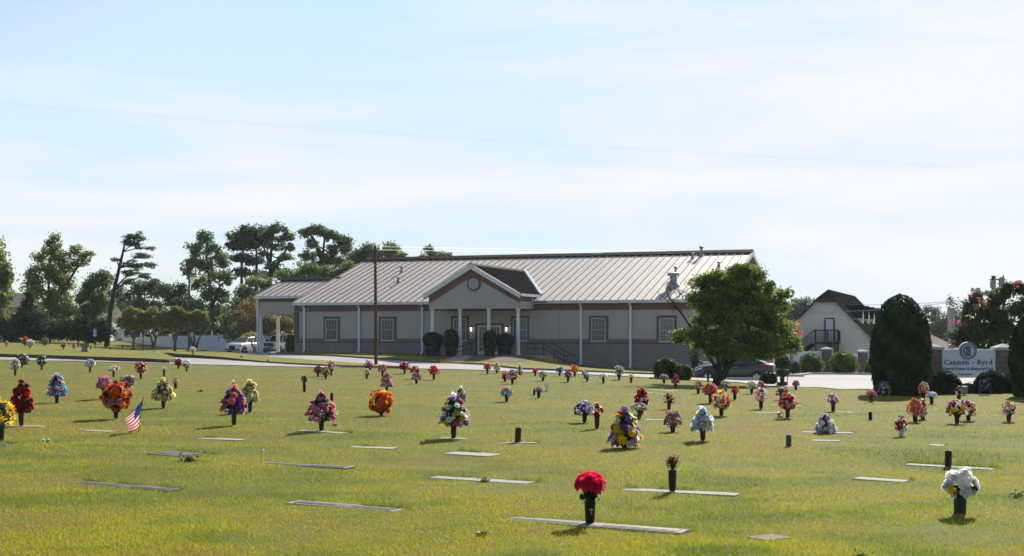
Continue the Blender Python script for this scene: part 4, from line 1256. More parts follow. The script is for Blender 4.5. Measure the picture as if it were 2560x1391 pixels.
px_shrub('round_bush', 'dark bush against the left corner of the building beside the pickup', 'shrub', 728, 885, 28, 48, D=108, shape='egg', n=1500, size=.12, pal='crepe', seed=60)
# low dark hedge round the sign, one clipped mound after another
for px, w_, h_, lab in ((2322, 84, 63, 'low dark hedge mound at the left brick pillar of the sign'), (2358, 92, 66, 'broad dark hedge mound under the left half of the sign board'), (2419, 60, 34, 'low dip of dark hedge under the middle of the sign board'), (2479, 92, 66, 'broad dark hedge mound under the right half of the sign board, behind the navy sign'), (2528, 84, 60, 'low dark hedge mound at the right brick pillar of the sign')):
    px_shrub('hedge', lab, 'hedge', px, 994, w_, h_, D=43.5, shape='mound', n=4200, size=.08, pal='dark', seed=px, group='hedge mounds around the sign', rough=.03)

tree('crepe_myrtle', 'pink flowering crepe myrtle rising behind the brick sign', 'tree', 58, 2465, 940,
     [(2420, 770, 22, 22), (2440, 745, 18, 16), (2425, 810, 34, 26), (2460, 780, 28, 24), (2490, 750, 24, 22), (2520, 730, 26, 22), (2545, 720, 22, 22), (2500, 790, 36, 28), (2545, 775, 34, 30), (2405, 845, 30, 20), (2450, 830, 40, 28), (2510, 835, 44, 30), (2560, 830, 36, 30), (2430, 870, 40, 18), (2490, 880, 44, 20), (2540, 880, 36, 20), (2580, 760, 30, 40), (2570, 875, 30, 20)],
     17000, .14, 'pine', [[(2462, 950), (2462, 880), (2440, 800), (2428, 750)], [(2466, 950), (2480, 860), (2505, 780), (2525, 720)], [(2470, 950), (2520, 870), (2555, 790)]], seed=61, r0=.09, cr=.28, shell=.3, bark='palebark')
pk = MB()
cmt = [o for o in COL.objects if o.name.startswith('crepe_myrtle') and 'pink flowering' in o.get('label', '')][0]
rngp = np.random.default_rng(9)
for px, py, k in ((2398, 805, 60), (2412, 812, 50), (2382, 803, 40), (2376, 808, 30), (2448, 748, 30), (2468, 760, 40), (2462, 772, 25), (2430, 738, 24), (2426, 735, 20), (2550, 705, 50), (2542, 718, 30), (2392, 850, 26), (2440, 730, 24), (2378, 852, 14), (2555, 750, 20), (2476, 745, 20)):
    c = W(px, py, 57.2)
    C = np.array(c) + rngp.normal(size=(k // 3, 3)) * np.array([.08, .08, .05])
    V, Q, Cc = leaf_cloud(C, .075, rngp, 0, [(.45, .05, .12), (.65, .12, .22), (.7, .25, .3)])
    pk.arr(V, Q, 0, Cc)
pk.build('blossom', M['petal'], cmt, colors=True)
# a few pink sprays right of the dogwood
tree('crepe_myrtle', 'small pink flowering crepe myrtle half hidden at the right edge of the dogwood', 'tree', 101, 1985, 930, [(1990, 830, 14, 16), (1982, 860, 16, 18), (1996, 845, 10, 10)], 700, .15, 'bush', [[(1985, 938), (1986, 880), (1990, 820)]], seed=62, r0=.06)
pk = MB(); cmt = [o for o in COL.objects if 'small pink flowering' in o.get('label', '')][0]
for px, py, k in ((1994, 812, 40), (1999, 836, 40), (2004, 834, 20), (1990, 820, 20)):
    C = np.array(W(px, py, 100)) + rngp.normal(size=(k, 3)) * np.array([.12, .1, .1])
    V, Q, Cc = leaf_cloud(C, .12, rngp, 0, [(.5, .05, .12), (.7, .1, .2)])
    pk.arr(V, Q, 0, Cc)
pk.build('blossom', M['petal'], cmt, colors=True)

# potted shrubs at the porch
potm = mat('dark_blue_glazed_pot', (.014, .016, .026), .3, var=.3, scale=3, spec=.5)
def potted(label, px, b, py0, py_rim, w_rim, w_base, ptop, pw, n, seed, shape='ball'):
    c = at(px, py0, b)
    s = c.y / F
    t = thing('potted_shrub', c, label, 'potted plant', 'potted clipped shrubs at the porch')
    h = (py0 - py_rim) * s
    mb = MB(); r0, r1 = w_base / 2 * s, w_rim / 2 * s
    mb.lathe([(r0, -.15), (r0 * 1.02, .03), (r1 * .95, h * .85), (r1 * 1.06, h * .88), (r1 * 1.06, h), (r1 * .9, h), (r1 * .88, h * .9)], c, 24)
    mb.build('pot', potm, t, smooth=False)
    R, H = pw / 2 * s, (py_rim - ptop) * s
    prof = [(R * .55, 0), (R * .88, H * .18), (R, H * .45), (R * .95, H * .65), (R * .7, H * .87), (R * .3, H * .98), (.01, H)]
    shrub(None, None, None, c + Vector((0, 0, h - .05)), prof, n, .09, 'holly', seed, parent=t, rough=.06)
    return t
potted('big ball shaped shrub in a large dark pot, leftmost at the porch', 1082, -3.3, 891, 866, 42, 32, 829, 51, 2200, 71)
potted('upright egg shaped shrub in a smaller dark pot, left of the second column', 1127, -3.6, 890, 870, 31, 24, 821, 40, 1800, 72)
potted('upright loose shrub in a footed dark pot before the entrance doors', 1224.5, -4.2, 895, 872, 31, 24, 824, 34, 1700, 73)
potted('wide ball shaped shrub in a large dark pot right of the entrance doors', 1261, -3.4, 894, 866, 40, 30, 832, 51, 2200, 74)
def bowl(label, px, b, py0, py1, w):
    c = at(px, py0, b); s = c.y / F; r = w / 2 * s; h = (py0 - py1) * s
    mb = MB(); mb.lathe([(r * .6, -.1), (r * .7, .04), (r * .95, h * .8), (r * 1.02, h * .85), (r * 1.02, h), (r * .85, h), (r * .8, h * .8)], c, 20)
    tag(mb.build('planter_bowl', potm, None, loc=c), label, 'planter', 'low dark planter bowls')
bowl('low empty dark bowl in front of the big leftmost potted shrub', 1089, -4.6, 894, 883.5, 28)
bowl('low dark bowl in front of the footed pot before the doors', 1223.5, -5.2, 897, 884, 28)
# narrow shrub in a navy tub by the block wall, half hidden left of the dogwood trunk
c = W(1738, 946, 80); c.z = tz(c.x, c.y)
t = thing('potted_shrub', c, 'thin dark shrub in a navy tub against the block wall left of the grey car', 'potted plant')
mb = MB(); mb.lathe([(.42, -.1), (.48, .4), (.55, .75), (.5, .75), (.45, .6)], c, 16); mb.build('pot', potm, t)
shrub(None, None, None, c + Vector((0, 0, .7)), [(.12, 0), (.3, .2), (.26, .5), (.32, .8), (.2, 1.1), (.05, 1.2)], 500, .12, 'holly', 75, parent=t, rough=.25, core=.6)
# utility pedestal
c = W(1764, 945, 84); c.z = tz(c.x, c.y)
zt_ = EYE - (905 - HOR) / F * 84
mb = MB(); mb.box(c.x - .16, c.x + .18, 83.8, 84.2, c.z - .1, zt_ - .06); mb.box(c.x - .18, c.x + .2, 83.78, 84.22, zt_ - .06, zt_); mb.box(c.x + .2, c.x + .55, 83.85, 84.15, c.z - .1, zt_ - .1)
tag(mb.build('utility_cabinet', mat('pale_grey_green', (.34, .36, .34), .6), None, loc=c), 'pale grey utility cabinet by the block wall left of the dogwood trunk', 'utility box')

# ---------------------------------------------------------------- white fence, left
fd = [(283.5, 190, 845, 866), (305, 186, 845, 868), (352, 172, 843.5, 871), (392, 166, 841.5, 874), (432, 160, 840.5, 876), (480, 156, 839.5, 878), (530, 152, 839, 880), (578, 149, 838.8, 883), (626, 147, 838.5, 884), (676, 146, 838.5, 885)]
fp = []
for px, D, pt_, pb_ in fd:
    top = W(px, pt_, D); fp.append((top.x, D, EYE - (pb_ + 4 - HOR) / F * D, top.z))
fe = thing('vinyl_fence', (fp[4][0], fp[4][1], fp[4][2]), 'long white vinyl privacy fence behind the crepe myrtles, with pointed post caps', 'fence')
for i in range(len(fp)):
    x, y, z0, z1 = fp[i]
    mb = MB(); h = .09 if i else .13
    mb.box(x - h, x + h, y - .09, y + .09, z0 - .3, z1 + .22)
    mb.lathe([(.13, z1 + .22), (.15, z1 + .27), (.06, z1 + .36), (.09, z1 + .45), (.0, z1 + .62)], (x, y, 0), 8)
    mb.build('post', M['vinyl'], fe)
    if i:
        X, Y, Z0, Z1 = fp[i - 1]
        pm = MB()
        d = Vector((x - X, y - Y, 0)).normalized() * .1
        n_ = Vector((d.y, -d.x, 0)).normalized() * .02
        A, B_ = Vector((X, Y, 0)) + d, Vector((x, y, 0)) - d
        up = Vector((0, 0, 1))
        pm.hexa([A + n_ + up * (Z0 - .3), B_ + n_ + up * (z0 - .3), B_ - n_ + up * (z0 - .3), A - n_ + up * (Z0 - .3), A + n_ + up * (Z1 - .1), B_ + n_ + up * (z1 - .1), B_ - n_ + up * (z1 - .1), A - n_ + up * (Z1 - .1)])
        n_ *= 2
        pm.hexa([A + n_ + up * (Z1 - .1), B_ + n_ + up * (z1 - .1), B_ - n_ + up * (z1 - .1), A - n_ + up * (Z1 - .1), A + n_ + up * Z1, B_ + n_ + up * z1, B_ - n_ + up * z1, A - n_ + up * Z1])
        pm.build('panel', M['vinyl'], fe)
# blue roofed shed beyond it
sh = thing('blue_shed', W(612, 880, 165), 'dark blue metal shed showing above the white fence left of the carport', 'shed')
bm_ = mat('blue_metal', (.035, .075, .20), .5, var=.1)
P = [W(562, 880, 165), W(680, 880, 165)]
mb = MB(); mb.box(P[0].x, P[1].x, 165, 173, -1.5, W(600, 834, 165).z); mb.build('wall', bm_, sh)
mb = MB(); zl, zh = W(560, 830, 165).z, W(620, 818, 165).z
mb.hexa([Vector((P[0].x - .3, 164.6, zl)), Vector((P[1].x + .3, 164.6, zh)), Vector((P[1].x + .3, 173, zh)), Vector((P[0].x - .3, 173, zl)), Vector((P[0].x - .3, 164.6, zl + .12)), Vector((P[1].x + .3, 164.6, zh + .12)), Vector((P[1].x + .3, 173, zh + .12)), Vector((P[0].x - .3, 173, zl + .12))])
mb.build('roof', bm_, sh)
# houses glimpsed through the trees on the left
def simple_house(name, label, px0, px1, D, py_eave, py_ridge, py_base, wallm, roofm, depth=9, hip=0.0, over=.4):
    a, b = W(px0, py_eave, D), W(px1, py_eave, D)
    t = thing(name, Vector(((a.x + b.x) / 2, D, EYE - (py_base - HOR) / F * D)), label, 'house')
    z0 = EYE - (py_base - HOR) / F * D - .5; zr = W(0, py_ridge, D).z
    mb = MB(); mb.box(a.x, b.x, D, D + depth, z0, a.z); mb.build('wall', wallm, t)
    mb = MB()
    e = over; hx = hip * (b.x - a.x) / 2
    A = [Vector((a.x - e, D - e, a.z)), Vector((b.x + e, D - e, a.z)), Vector((b.x + e, D + depth + e, a.z)), Vector((a.x - e, D + depth + e, a.z))]
    R = [Vector((a.x - e + hx, D + depth / 2, zr)), Vector((b.x + e - hx, D + depth / 2, zr))]
    mb.add(A + R, [(0, 1, 5, 4), (2, 3, 4, 5), (1, 2, 5), (3, 0, 4), (3, 2, 1, 0)])
    r = mb.build('roof', roofm, t)
    wd = MB(); zc = (z0 + a.z) / 2 + .4
    xm = a.x + (b.x - a.x) * .35
    wd.box(xm - .5, xm + .5, D - .04, D, zc - .6, zc + .6)
    wi = wd.build('window', M['white'], t)
    p = MB(); p.box(xm - .42, xm + .42, D - .05, D - .041, zc - .52, zc + .52); p.build('pane', M['glass'], wi)
    return t, r
shingle_b = mat('brown_shingle', (.10, .078, .07), .95, var=.15, scale=2, bump=.3)
tan = mat('tan_siding', (.38, .33, .27), .9)
t, r = simple_house('tan_house', 'house with a grey brown roof at the left edge, behind the dark cedar', -90, 34, 165, 768, 730, 850, tan, shingle_b, 10)
for px in (5, 21):
    mb = MB(); c = W(px, 744, 169); mb.lathe([(.1, -.8), (.1, .5)], c, 8); mb.build('roof_pipe', M['galv'], r)
simple_house('pale_house', 'pale house barely visible through the trees right of the dark cedar', 150, 262, 180, 795, 768, 850, mat('pale_siding', (.5, .5, .5), .9), shingle_b, 9)

# ---------------------------------------------------------------- cream barn-like house on the right
HD = 113.0
siding, n_, l_, b_ = new_mat('cream_siding')
tcx = n_.new("ShaderNodeTexCoord"); wv = n_.new("ShaderNodeTexWave"); wv.bands_direction = 'Z'; wv.wave_profile = 'SAW'; wv.inputs["Scale"].default_value = 1.9
l_.new(tcx.outputs["Object"], wv.inputs["Vector"])
rr_ = n_.new("ShaderNodeValToRGB"); rr_.color_ramp.elements[0].color = (.62, .58, .50, 1); rr_.color_ramp.elements[0].position = .02; rr_.color_ramp.elements[1].color = (.74, .70, .62, 1); rr_.color_ramp.elements[1].position = .14
l_.new(wv.outputs["Fac"], rr_.inputs["Fac"]); l_.new(rr_.outputs["Color"], b_.inputs["Base Color"]); b_.inputs["Roughness"].default_value = .8
shing = mat('dark_shingle', (.014, .014, .016), 1.0, var=.2, scale=1.5, bump=.4, spec=0.0)
trimb = mat('dark_brown_trim', (.055, .03, .026), .8)
hx0 = (2064 - 1280) / F * HD
def Hf(a, b, z): return Vector((hx0 + a * UX + b * VX, HD + a * UY + b * VY, z))
def ha(px): # a on facade plane
    k = (px - 1280) / F
    return (k * HD - hx0) / (UX - k * UY)
def hzz(px, py): return EYE - (py - HOR) / F * (HD + ha(px) * UY)
hs = thing('cream_house', Hf(0, 0, -1.2), 'cream sided house with a steep dark gambrel style roof, dormers and outside stair', 'house')
al, ar = ha(1944), ha(2186)
zl_ = hzz(2186, 846); zap = hzz(2064, 722); zc1 = hzz(2064, 748)
am = (al + ar) / 2
HL = 25.0
def hroof(a): return zap - (zap - zl_) * abs(a - am) / ((ar - al) / 2)
ac = (zap - zc1) / (zap - zl_) * (ar - al) / 2
mb = MB()
zb0 = -2.2
wal = al + .35; war = ar - .35
poly = [(wal, zb0), (war, zb0), (war, hroof(war) - .12), (am + ac, hroof(am + ac) - .12), (am - ac, hroof(am - ac) - .12), (wal, hroof(wal) - .12)]
mb.prism([Hf(a, .35, z) for a, z in poly], Vector((VX, VY, 0)) * (HL - .7))
mb.build('wall', siding, hs)
# white upper panel
zt1 = hzz(2064, 785)
def inv(z): return (zap - z) / (zap - zl_) * (ar - al) / 2
mb = MB(); mb.prism([Hf(am - inv(zt1) + .3, .3, zt1), Hf(am + inv(zt1) - .3, .3, zt1), Hf(am + ac - .15, .3, zc1 - .12), Hf(am - ac + .15, .3, zc1 - .12)], Vector((VX, VY, 0)) * .05)
mb.build('gable_panel', mat('white_siding', (.62, .62, .64), .8), hs)
mb = MB()
# main slopes with a clipped front peak
bcl = 1.9
for s_ in (-1, 1):
    e = am + s_ * (ar - al) / 2
    P = [Hf(e, 0, zl_), Hf(e, HL, zl_), Hf(am, HL, zap), Hf(am, bcl, zap), Hf(am + s_ * ac, 0, zc1)]
    mb.prism(P if s_ > 0 else P[::-1], Vector((0, 0, -.16)))
mb.prism([Hf(am - ac, 0, zc1), Hf(am + ac, 0, zc1), Hf(am, bcl, zap)], Vector((0, 0, -.16)))
hr = mb.build('roof', shing, hs)
mb = MB()
for s_ in (-1, 1):
    e = am + s_ * (ar - al) / 2
    mb.prism([Hf(e, -.03, zl_), Hf(am + s_ * ac, -.03, zc1), Hf(am + s_ * ac, -.03, zc1 - .28), Hf(e, -.03, zl_ - .28)], Vector((VX, VY, 0)) * .06)
mb.box(am - ac, am + ac, -.03, .03, zc1 - .28, zc1, Hf)
mb.build('rake_board', trimb, hs)
# dormers along the right slope
zdr = hzz(2119, 764)
a_in = am + (zap - zdr) / (zap - zl_) * (ar - al) / 2
a_out = a_in + 1.45
for i in range(4):
    b0 = 2.2 + i * 5.4
    dmr = MB()
    dmr.prism([Hf(a_out, b0, hroof(a_out) - .1), Hf(a_out, b0 + 1.7, hroof(a_out) - .1), Hf(a_out, b0 + 1.7, hroof(a_out) + .55), Hf(a_out, b0 + .85, zdr - .1), Hf(a_out, b0, hroof(a_out) + .55)], Vector((-UX, -UY, 0)) * (a_out - a_in))
    do = dmr.build('dormer', siding, hs)
    dr = MB()
    ze_ = hroof(a_out) + .42
    for q in (-1, 1):
        bb0, bb1 = (b0 - .2, b0 + .85) if q < 0 else (b0 + 1.9, b0 + .85)
        dr.hexa([Hf(a_in, bb0, ze_), Hf(a_out + .05, bb0, ze_), Hf(a_out + .05, bb1, zdr), Hf(a_in - .1, bb1, zdr), Hf(a_in, bb0, ze_ + .1), Hf(a_out + .05, bb0, ze_ + .1), Hf(a_out + .05, bb1, zdr + .1), Hf(a_in - .1, bb1, zdr + .1)])
    dr.build('dormer_roof', shing, do)
    wn_ = MB(); wn_.box(a_out, a_out + .04, b0 + .45, b0 + 1.25, hroof(a_out) + .1, hroof(a_out) + .8, Hf); wn_.build('dormer_window', M['white'], do)
# door, deck and stair
da0, da1 = ha(2060), ha(2086)
zd1, zd0 = hzz(2072, 795), hzz(2072, 855)
mb = MB(); t_ = .12
mb.box(da0, da0 + t_, .24, .35, zd0, zd1, Hf); mb.box(da1 - t_, da1, .24, .35, zd0, zd1, Hf); mb.box(da0 + t_, da1 - t_, .24, .35, zd1 - t_, zd1, Hf)
mb.build('door_frame', trimb, hs)
mb = MB(); mb.box(da0 + t_, da1 - t_, .28, .35, zd0, zd1 - t_, Hf); dd = mb.build('door', M['white'], hs)
mb = MB(); mb.lathe([(.04, -.03), (.05, 0), (.03, .05)], Hf(da1 - .2, .22, zd0 + 1.0), 8); mb.build('handle', M['black'], dd)
kd0, kd1 = ha(2041), ha(2101)
deckm = mat('dark_stained_wood', (.035, .022, .02), .85, var=.3, scale=4)
dk = MB(); dk.box(kd0, kd1, -1.2, .3, zd0 - .2, zd0 - .02, Hf)
for a in (kd0 + .05, kd1 - .1):
    dk.box(a, a + .1, -1.2, -1.1, zb0, zd0 - .2, Hf)
for i in range(9):
    a = kd1 - .95 + i * .11
    dk.box(a, a + .07, -1.19, -1.15, zb0 + .8, zd0 - .2, Hf)
deck = dk.build('deck', deckm, hs)
rl = MB(); zr_ = zd0 + .95
for a in np.linspace(kd0, kd1, 15):
    rl.box(a - .02, a + .02, -1.19, -1.15, zd0 - .02, zr_, Hf)
rl.box(kd0, kd1, -1.22, -1.12, zr_, zr_ + .08, Hf)
for a in (kd0, (kd0 + kd1) / 2, kd1 - .1): rl.box(a, a + .1, -1.21, -1.13, zd0 - .02, zr_ + .1, Hf)
for b in np.linspace(-1.1, .2, 8): rl.box(kd1 - .06, kd1 - .02, b, b + .04, zd0 - .02, zr_, Hf)
rl.build('deck_railing', deckm, hs)
sr = MB(); a1_, z1_ = ha(2004), hzz(2004, 856)
n = 12
for i in range(n):
    f0 = i / n; a = kd0 + (a1_ - kd0) * f0; z = zd0 + (z1_ - .85 - zd0) * f0
    sr.box(a - .34, a, -1.2, -.2, z - .22, z - .14, Hf)
    sr.box(a - .19, a - .15, -1.19, -1.15, z - .2, z + .78, Hf)
sr.hexa([Hf(kd0, -1.21, zr_), Hf(a1_, -1.21, z1_), Hf(a1_, -1.13, z1_), Hf(kd0, -1.13, zr_), Hf(kd0, -1.21, zr_ + .09), Hf(a1_, -1.21, z1_ + .09), Hf(a1_, -1.13, z1_ + .09), Hf(kd0, -1.13, zr_ + .09)])
sr.hexa([Hf(kd0, -1.22, zd0 - .4), Hf(a1_, -1.22, z1_ - 1.2), Hf(a1_, -1.16, z1_ - 1.2), Hf(kd0, -1.16, zd0 - .4), Hf(kd0, -1.22, zd0 - .1), Hf(a1_, -1.22, z1_ - .9), Hf(a1_, -1.16, z1_ - .9), Hf(kd0, -1.16, zd0 - .1)])
a2_ = ha(1988)
sr.box(a2_, a1_, -1.2, -.2, z1_ - 1.1, z1_ - .95, Hf)
for a in np.linspace(a2_, a1_, 8): sr.box(a - .02, a + .02, -1.19, -1.15, zb0, z1_, Hf)
sr.box(a2_, a1_, -1.22, -1.12, z1_ - .02, z1_ + .07, Hf)
sr.build('stair', deckm, deck)
t, r = simple_house('tan_house', 'house corner with a plain brown hip roof between the tall holly and the grey post', 2120, 2392, 128, 874, 828, 925, tan, mat('tan_brown_shingle', (.19, .15, .13), .95, var=.12, scale=2, bump=.3), 9, hip=.42)

# right fence with block pillars
GB = 'block pillars in the right white fence'
pil = brick_mat('pillar_block', (.17, .13, .12), (.13, .10, .095), (.08, .06, .06), w=.4, h=.2, ax='X')
def pillar(px, D, py_top, py_base, w_px, label, name='fence_pillar', cap=None, zb=None, group=GB):
    c = W(px, py_base, D); s = D / F; hwid = w_px / 2 * s
    t = thing(name, c, label, 'pillar', group)
    zt = W(px, py_top, D).z
    mb = MB(); mb.box(c.x - hwid, c.x + hwid, D - hwid, D + hwid, c.z - .4, zt - .14); mb.build('shaft', pil, t)
    k = MB(); e = hwid + .06
    k.box(c.x - e, c.x + e, D - e, D + e, zt - .14, zt - .04)
    k.add([(c.x - e, D - e, zt - .04), (c.x + e, D - e, zt - .04), (c.x + e, D + e, zt - .04), (c.x - e, D + e, zt - .04), (c.x, D, zt + .1)], [(0, 1, 4), (1, 2, 4), (2, 3, 4), (3, 0, 4)])
    k.build('cap', cap or M['concrete'], t)
    return t
pillar(1981, 99, 872, 936, 11, 'block fence pillar beside the dark corner bush')
pillar(2066.5, 98, 871, 936, 21, 'block fence pillar between the two lime topped bushes')
pillar(2157.5, 96, 877, 940, 20, 'block fence pillar nearest the tall clipped holly')
ff = thing('vinyl_fence', W(2050, 935, 98.5), 'white vinyl fence panels between block pillars in front of the cream house', 'fence')
for x0, x1, py in ((1950, 1976, 880), (1986, 2057, 879), (2077, 2148, 885), (2167, 2240, 886)):
    a, b = W(x0, py, 98.5), W(x1, py, 98)
    mb = MB(); mb.box(a.x, b.x, 98.2, 98.26, -1.6, a.z - .08); mb.box(a.x, b.x, 98.17, 98.29, a.z - .08, a.z); mb.build('panel', M['vinyl'], ff)
for x in (1988, 2079, 2147):
    mb = MB(); a = W(x, 876, 98.2); mb.box(a.x - .08, a.x + .08, 98.12, 98.32, -1.6, a.z); mb.lathe([(.12, 0), (.1, .08), (0, .2)], a, 8); mb.build('post', M['vinyl'], ff)
# kerbs and wheel stops round the parking area
kb = MB()
kpts = [W(1990, 948, 84), W(2030, 940.5, 90), W(2110, 941, 91), W(2200, 944, 90), W(2260, 948, 86)]
for a, b in zip(kpts, kpts[1:]):
    a = Vector((a.x, a.y, tz(a.x, a.y))); b = Vector((b.x, b.y, tz(b.x, b.y)))
    n_ = Vector((-(b - a).y, (b - a).x, 0)).normalized() * .25
    up = Vector((0, 0, .16))
    kb.hexa([a - up, b - up, b + n_ - up, a + n_ - up, a + up, b + up, b + n_ + up, a + n_ + up])
tag(kb.build('kerb', M['concrete']), kind='structure')
def wheel_stop(px, py, D, L, label, ang=.0):
    c = W(px, py, D); z = tz(c.x, D) + .03
    d = Vector((math.cos(ang), math.sin(ang), 0)) * L / 2; n_ = Vector((-math.sin(ang), math.cos(ang), 0))
    mb = MB()
    p = [(-.09, 0), (.09, 0), (.07, .12), (-.07, .12)]
    mb.prism([Vector((c.x, D, z)) - d + n_ * a + Vector((0, 0, b)) for a, b in p], d * 2)
    tag(mb.build('wheel_stop', M['concrete'], None, loc=(c.x, D, z)), label, 'wheel stop', 'concrete wheel stops')
wheel_stop(1984, 943, 84, 1.3, 'short concrete wheel stop below the small grey green bush', -.2)
wheel_stop(1998, 940, 88, 1.0, 'concrete wheel stop left of the first lime topped bush', -.2)
wheel_stop(1850, 957, 62, 1.9, 'long concrete wheel stop on the lawn edge under the grey car', -.3)
# ---------------------------------------------------------------- vehicles
def car_paint(name, col, metal=.0):
    return mat(name, col, .28, metal=metal, var=.02, scale=1, spec=.5, coat=.6)
tyre = mat('tyre_rubber', (.012, .012, .012), .85)
alloy = mat('alloy_rim', (.5, .5, .52), .3, metal=.8)
cglass = mat('car_glass', (.02, .028, .03), .06, spec=.7, var=.05)
headl = mat('headlight_lens', (.55, .57, .6), .12, spec=.6)
taill = mat('tail_light_red', (.35, .012, .02), .18, spec=.5)
amber = mat('amber_lens', (.7, .2, .05), .2)
dplast = mat('dark_plastic', (.018, .018, .02), .5)
chrome = mat('chrome_grey', (.32, .33, .35), .25, metal=.7)

def vehicle(name, label, loc, yaw, paint, stations, green, wheels, scale=1.0, rimcol=None, wr=.33, track=.78, lower=None):
    """stations: (x, halfwidth, zbot, zshoulder, ztop, halfwidth_top) along the body; green: glasshouse (x, halfw, z) rings belt and roof"""
    t = thing(name, loc, label, 'car')
    c, s = math.cos(yaw), math.sin(yaw)
    L = Vector(loc)
    def fr(x, y, z): return Vector((L.x + x * c - y * s, L.y + x * s + y * c, L.z + z))
    mb = MB()
    ring = []
    for (x, hw, zb, zs, zt, hwt) in stations:
        p = [(-hw * .86, zb), (-hw * .97, zb + .08), (-hw, (zb + zs) / 2), (-hw * .985, zs), (-hwt, zt), (-hwt * .5, zt + .025), (0, zt + .035), (hwt * .5, zt + .025), (hwt, zt), (hw * .985, zs), (hw, (zb + zs) / 2), (hw * .97, zb + .08), (hw * .86, zb)]
        ring.append([fr(x, y, z) for y, z in p])
    m = len(ring[0])
    V = [p for r in ring for p in r]
    Fc = [(i * m + k, i * m + (k + 1) % m, (i + 1) * m + (k + 1) % m, (i + 1) * m + k) for i in range(len(ring) - 1) for k in range(m)]
    Fc += [tuple(range(m))[::-1], tuple((len(ring) - 1) * m + k for k in range(m))]
    mb.add(V, Fc)
    b = mb.build('body', paint, t, smooth=True)
    b.data.polygons.foreach_set('use_smooth', [p.area < 3 and len(p.vertices) == 4 for p in b.data.polygons])
    bv = b.modifiers.new('sub', 'SUBSURF'); bv.levels = 1; bv.render_levels = 2
    # glasshouse
    gl = MB()
    belt = [fr(x, y, z) for x, hw, z in green['belt'] for y in (-hw, hw)]
    roof = [fr(x, y, z) for x, hw, z in green['roof'] for y in (-hw, hw)]
    nb, nr = len(green['belt']), len(green['roof'])
    xb0, hb0, zb0_ = green['belt'][0]; xb1, hb1, zb1_ = green['belt'][-1]
    xr0, hr0, zr0 = green['roof'][0]; xr1, hr1, zr1 = green['roof'][-1]
    P = [fr(xb0, -hb0, zb0_), fr(xb1, -hb1, zb1_), fr(xb1, hb1, zb1_), fr(xb0, hb0, zb0_), fr(xr0, -hr0, zr0), fr(xr1, -hr1, zr1), fr(xr1, hr1, zr1), fr(xr0, hr0, zr0)]
    gl.hexa(P)
    gl.build('window_glass', cglass, t)
    # roof skin with rails down the pillars
    rb = MB()
    pts = green['roof']
    for (x0, h0, z0), (x1, h1, z1) in zip(pts, pts[1:]):
        rb.hexa([fr(x0, -h0 * 1.02, z0 - .02), fr(x1, -h1 * 1.02, z1 - .02), fr(x1, h1 * 1.02, z1 - .02), fr(x0, h0 * 1.02, z0 - .02),
                 fr(x0, -h0 * .93, z0 + .045), fr(x1, -h1 * .93, z1 + .045), fr(x1, h1 * .93, z1 + .045), fr(x0, h0 * .93, z0 + .045)])
    for q in (-1, 1):
        for (xa, ha_, za, xb_, hb_, zb_) in [(xb0, hb0, zb0_, xr0, hr0, zr0), (xb1, hb1, zb1_, xr1, hr1, zr1)] + [(xm, hm, zm, xn, hn, zn) for xm, hm, zm, xn, hn, zn in green.get('pillars', [])]:
            rb.hexa([fr(xa - .05, q * ha_ * 1.01, za - .02), fr(xa + .05, q * ha_ * 1.01, za - .02), fr(xa + .05, q * (ha_ * 1.01 - .06), za - .02), fr(xa - .05, q * (ha_ * 1.01 - .06), za - .02),
                     fr(xb_ - .05, q * hb_ * 1.02, zb_), fr(xb_ + .05, q * hb_ * 1.02, zb_), fr(xb_ + .05, q * (hb_ * 1.02 - .06), zb_), fr(xb_ - .05, q * (hb_ * 1.02 - .06), zb_)])
    rb.build('roof_panel', paint, t)
    for x in wheels:
        for q in (-1, 1):
            wb = MB()
            ww = .2
            prof = [(wr * .64, -ww / 2), (wr * .94, -ww / 2), (wr, -ww / 2 + .04), (wr, ww / 2 - .04), (wr * .94, ww / 2), (wr * .64, ww / 2)]
            n = 22
            V = [fr(x + r * math.cos(2 * math.pi * k / n), q * track + y * q, wr + r * math.sin(2 * math.pi * k / n)) for r, y in prof for k in range(n)]
            Fq = [(i * n + k, i * n + (k + 1) % n, (i + 1) * n + (k + 1) % n, (i + 1) * n + k) for i in range(len(prof) - 1) for k in range(n)]
            wb.add(V, Fq)
            wh = wb.build('wheel', tyre, t)
            rm = MB()
            for k in range(5):
                a = 2 * math.pi * k / 5 + .3
                d = (math.cos(a), math.sin(a)); e = (-math.sin(a), math.cos(a))
                yq = q * (track + ww / 2 - .03)
                rm.hexa([fr(x + d[0] * r + e[0] * w_, yy, wr + d[1] * r + e[1] * w_) for yy in (yq, yq + q * .03) for r, w_ in ((.03, -.05), (wr * .62, -.055), (wr * .62, .055), (.03, .05))])
            V = [fr(x + r * math.cos(2 * math.pi * k / n), q * (track + ww / 2) - q * dd, wr + r * math.sin(2 * math.pi * k / n)) for r, dd in ((wr * .66, .005), (wr * .58, .03)) for k in range(n)]
            rm.add(V, [(k, (k + 1) % n, n + (k + 1) % n, n + k) for k in range(n)])
            rm.build('rim', rimcol or alloy, wh)
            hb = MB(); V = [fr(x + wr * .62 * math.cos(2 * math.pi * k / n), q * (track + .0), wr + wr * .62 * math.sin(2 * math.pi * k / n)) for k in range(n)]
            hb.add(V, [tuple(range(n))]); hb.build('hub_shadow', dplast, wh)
            ar_ = MB()
            # wheel arch: dark opening just proud of the flank
            R = wr * 1.17
            V = [fr(x + R * math.cos(math.pi * k / 14), q * (green['arch'] + .004), wr * .95 + R * math.sin(math.pi * k / 14)) for k in range(15)]
            V += [fr(x + R * math.cos(math.pi * k / 14), q * (green['arch'] - .2), wr * .95 + R * math.sin(math.pi * k / 14)) for k in range(15)]
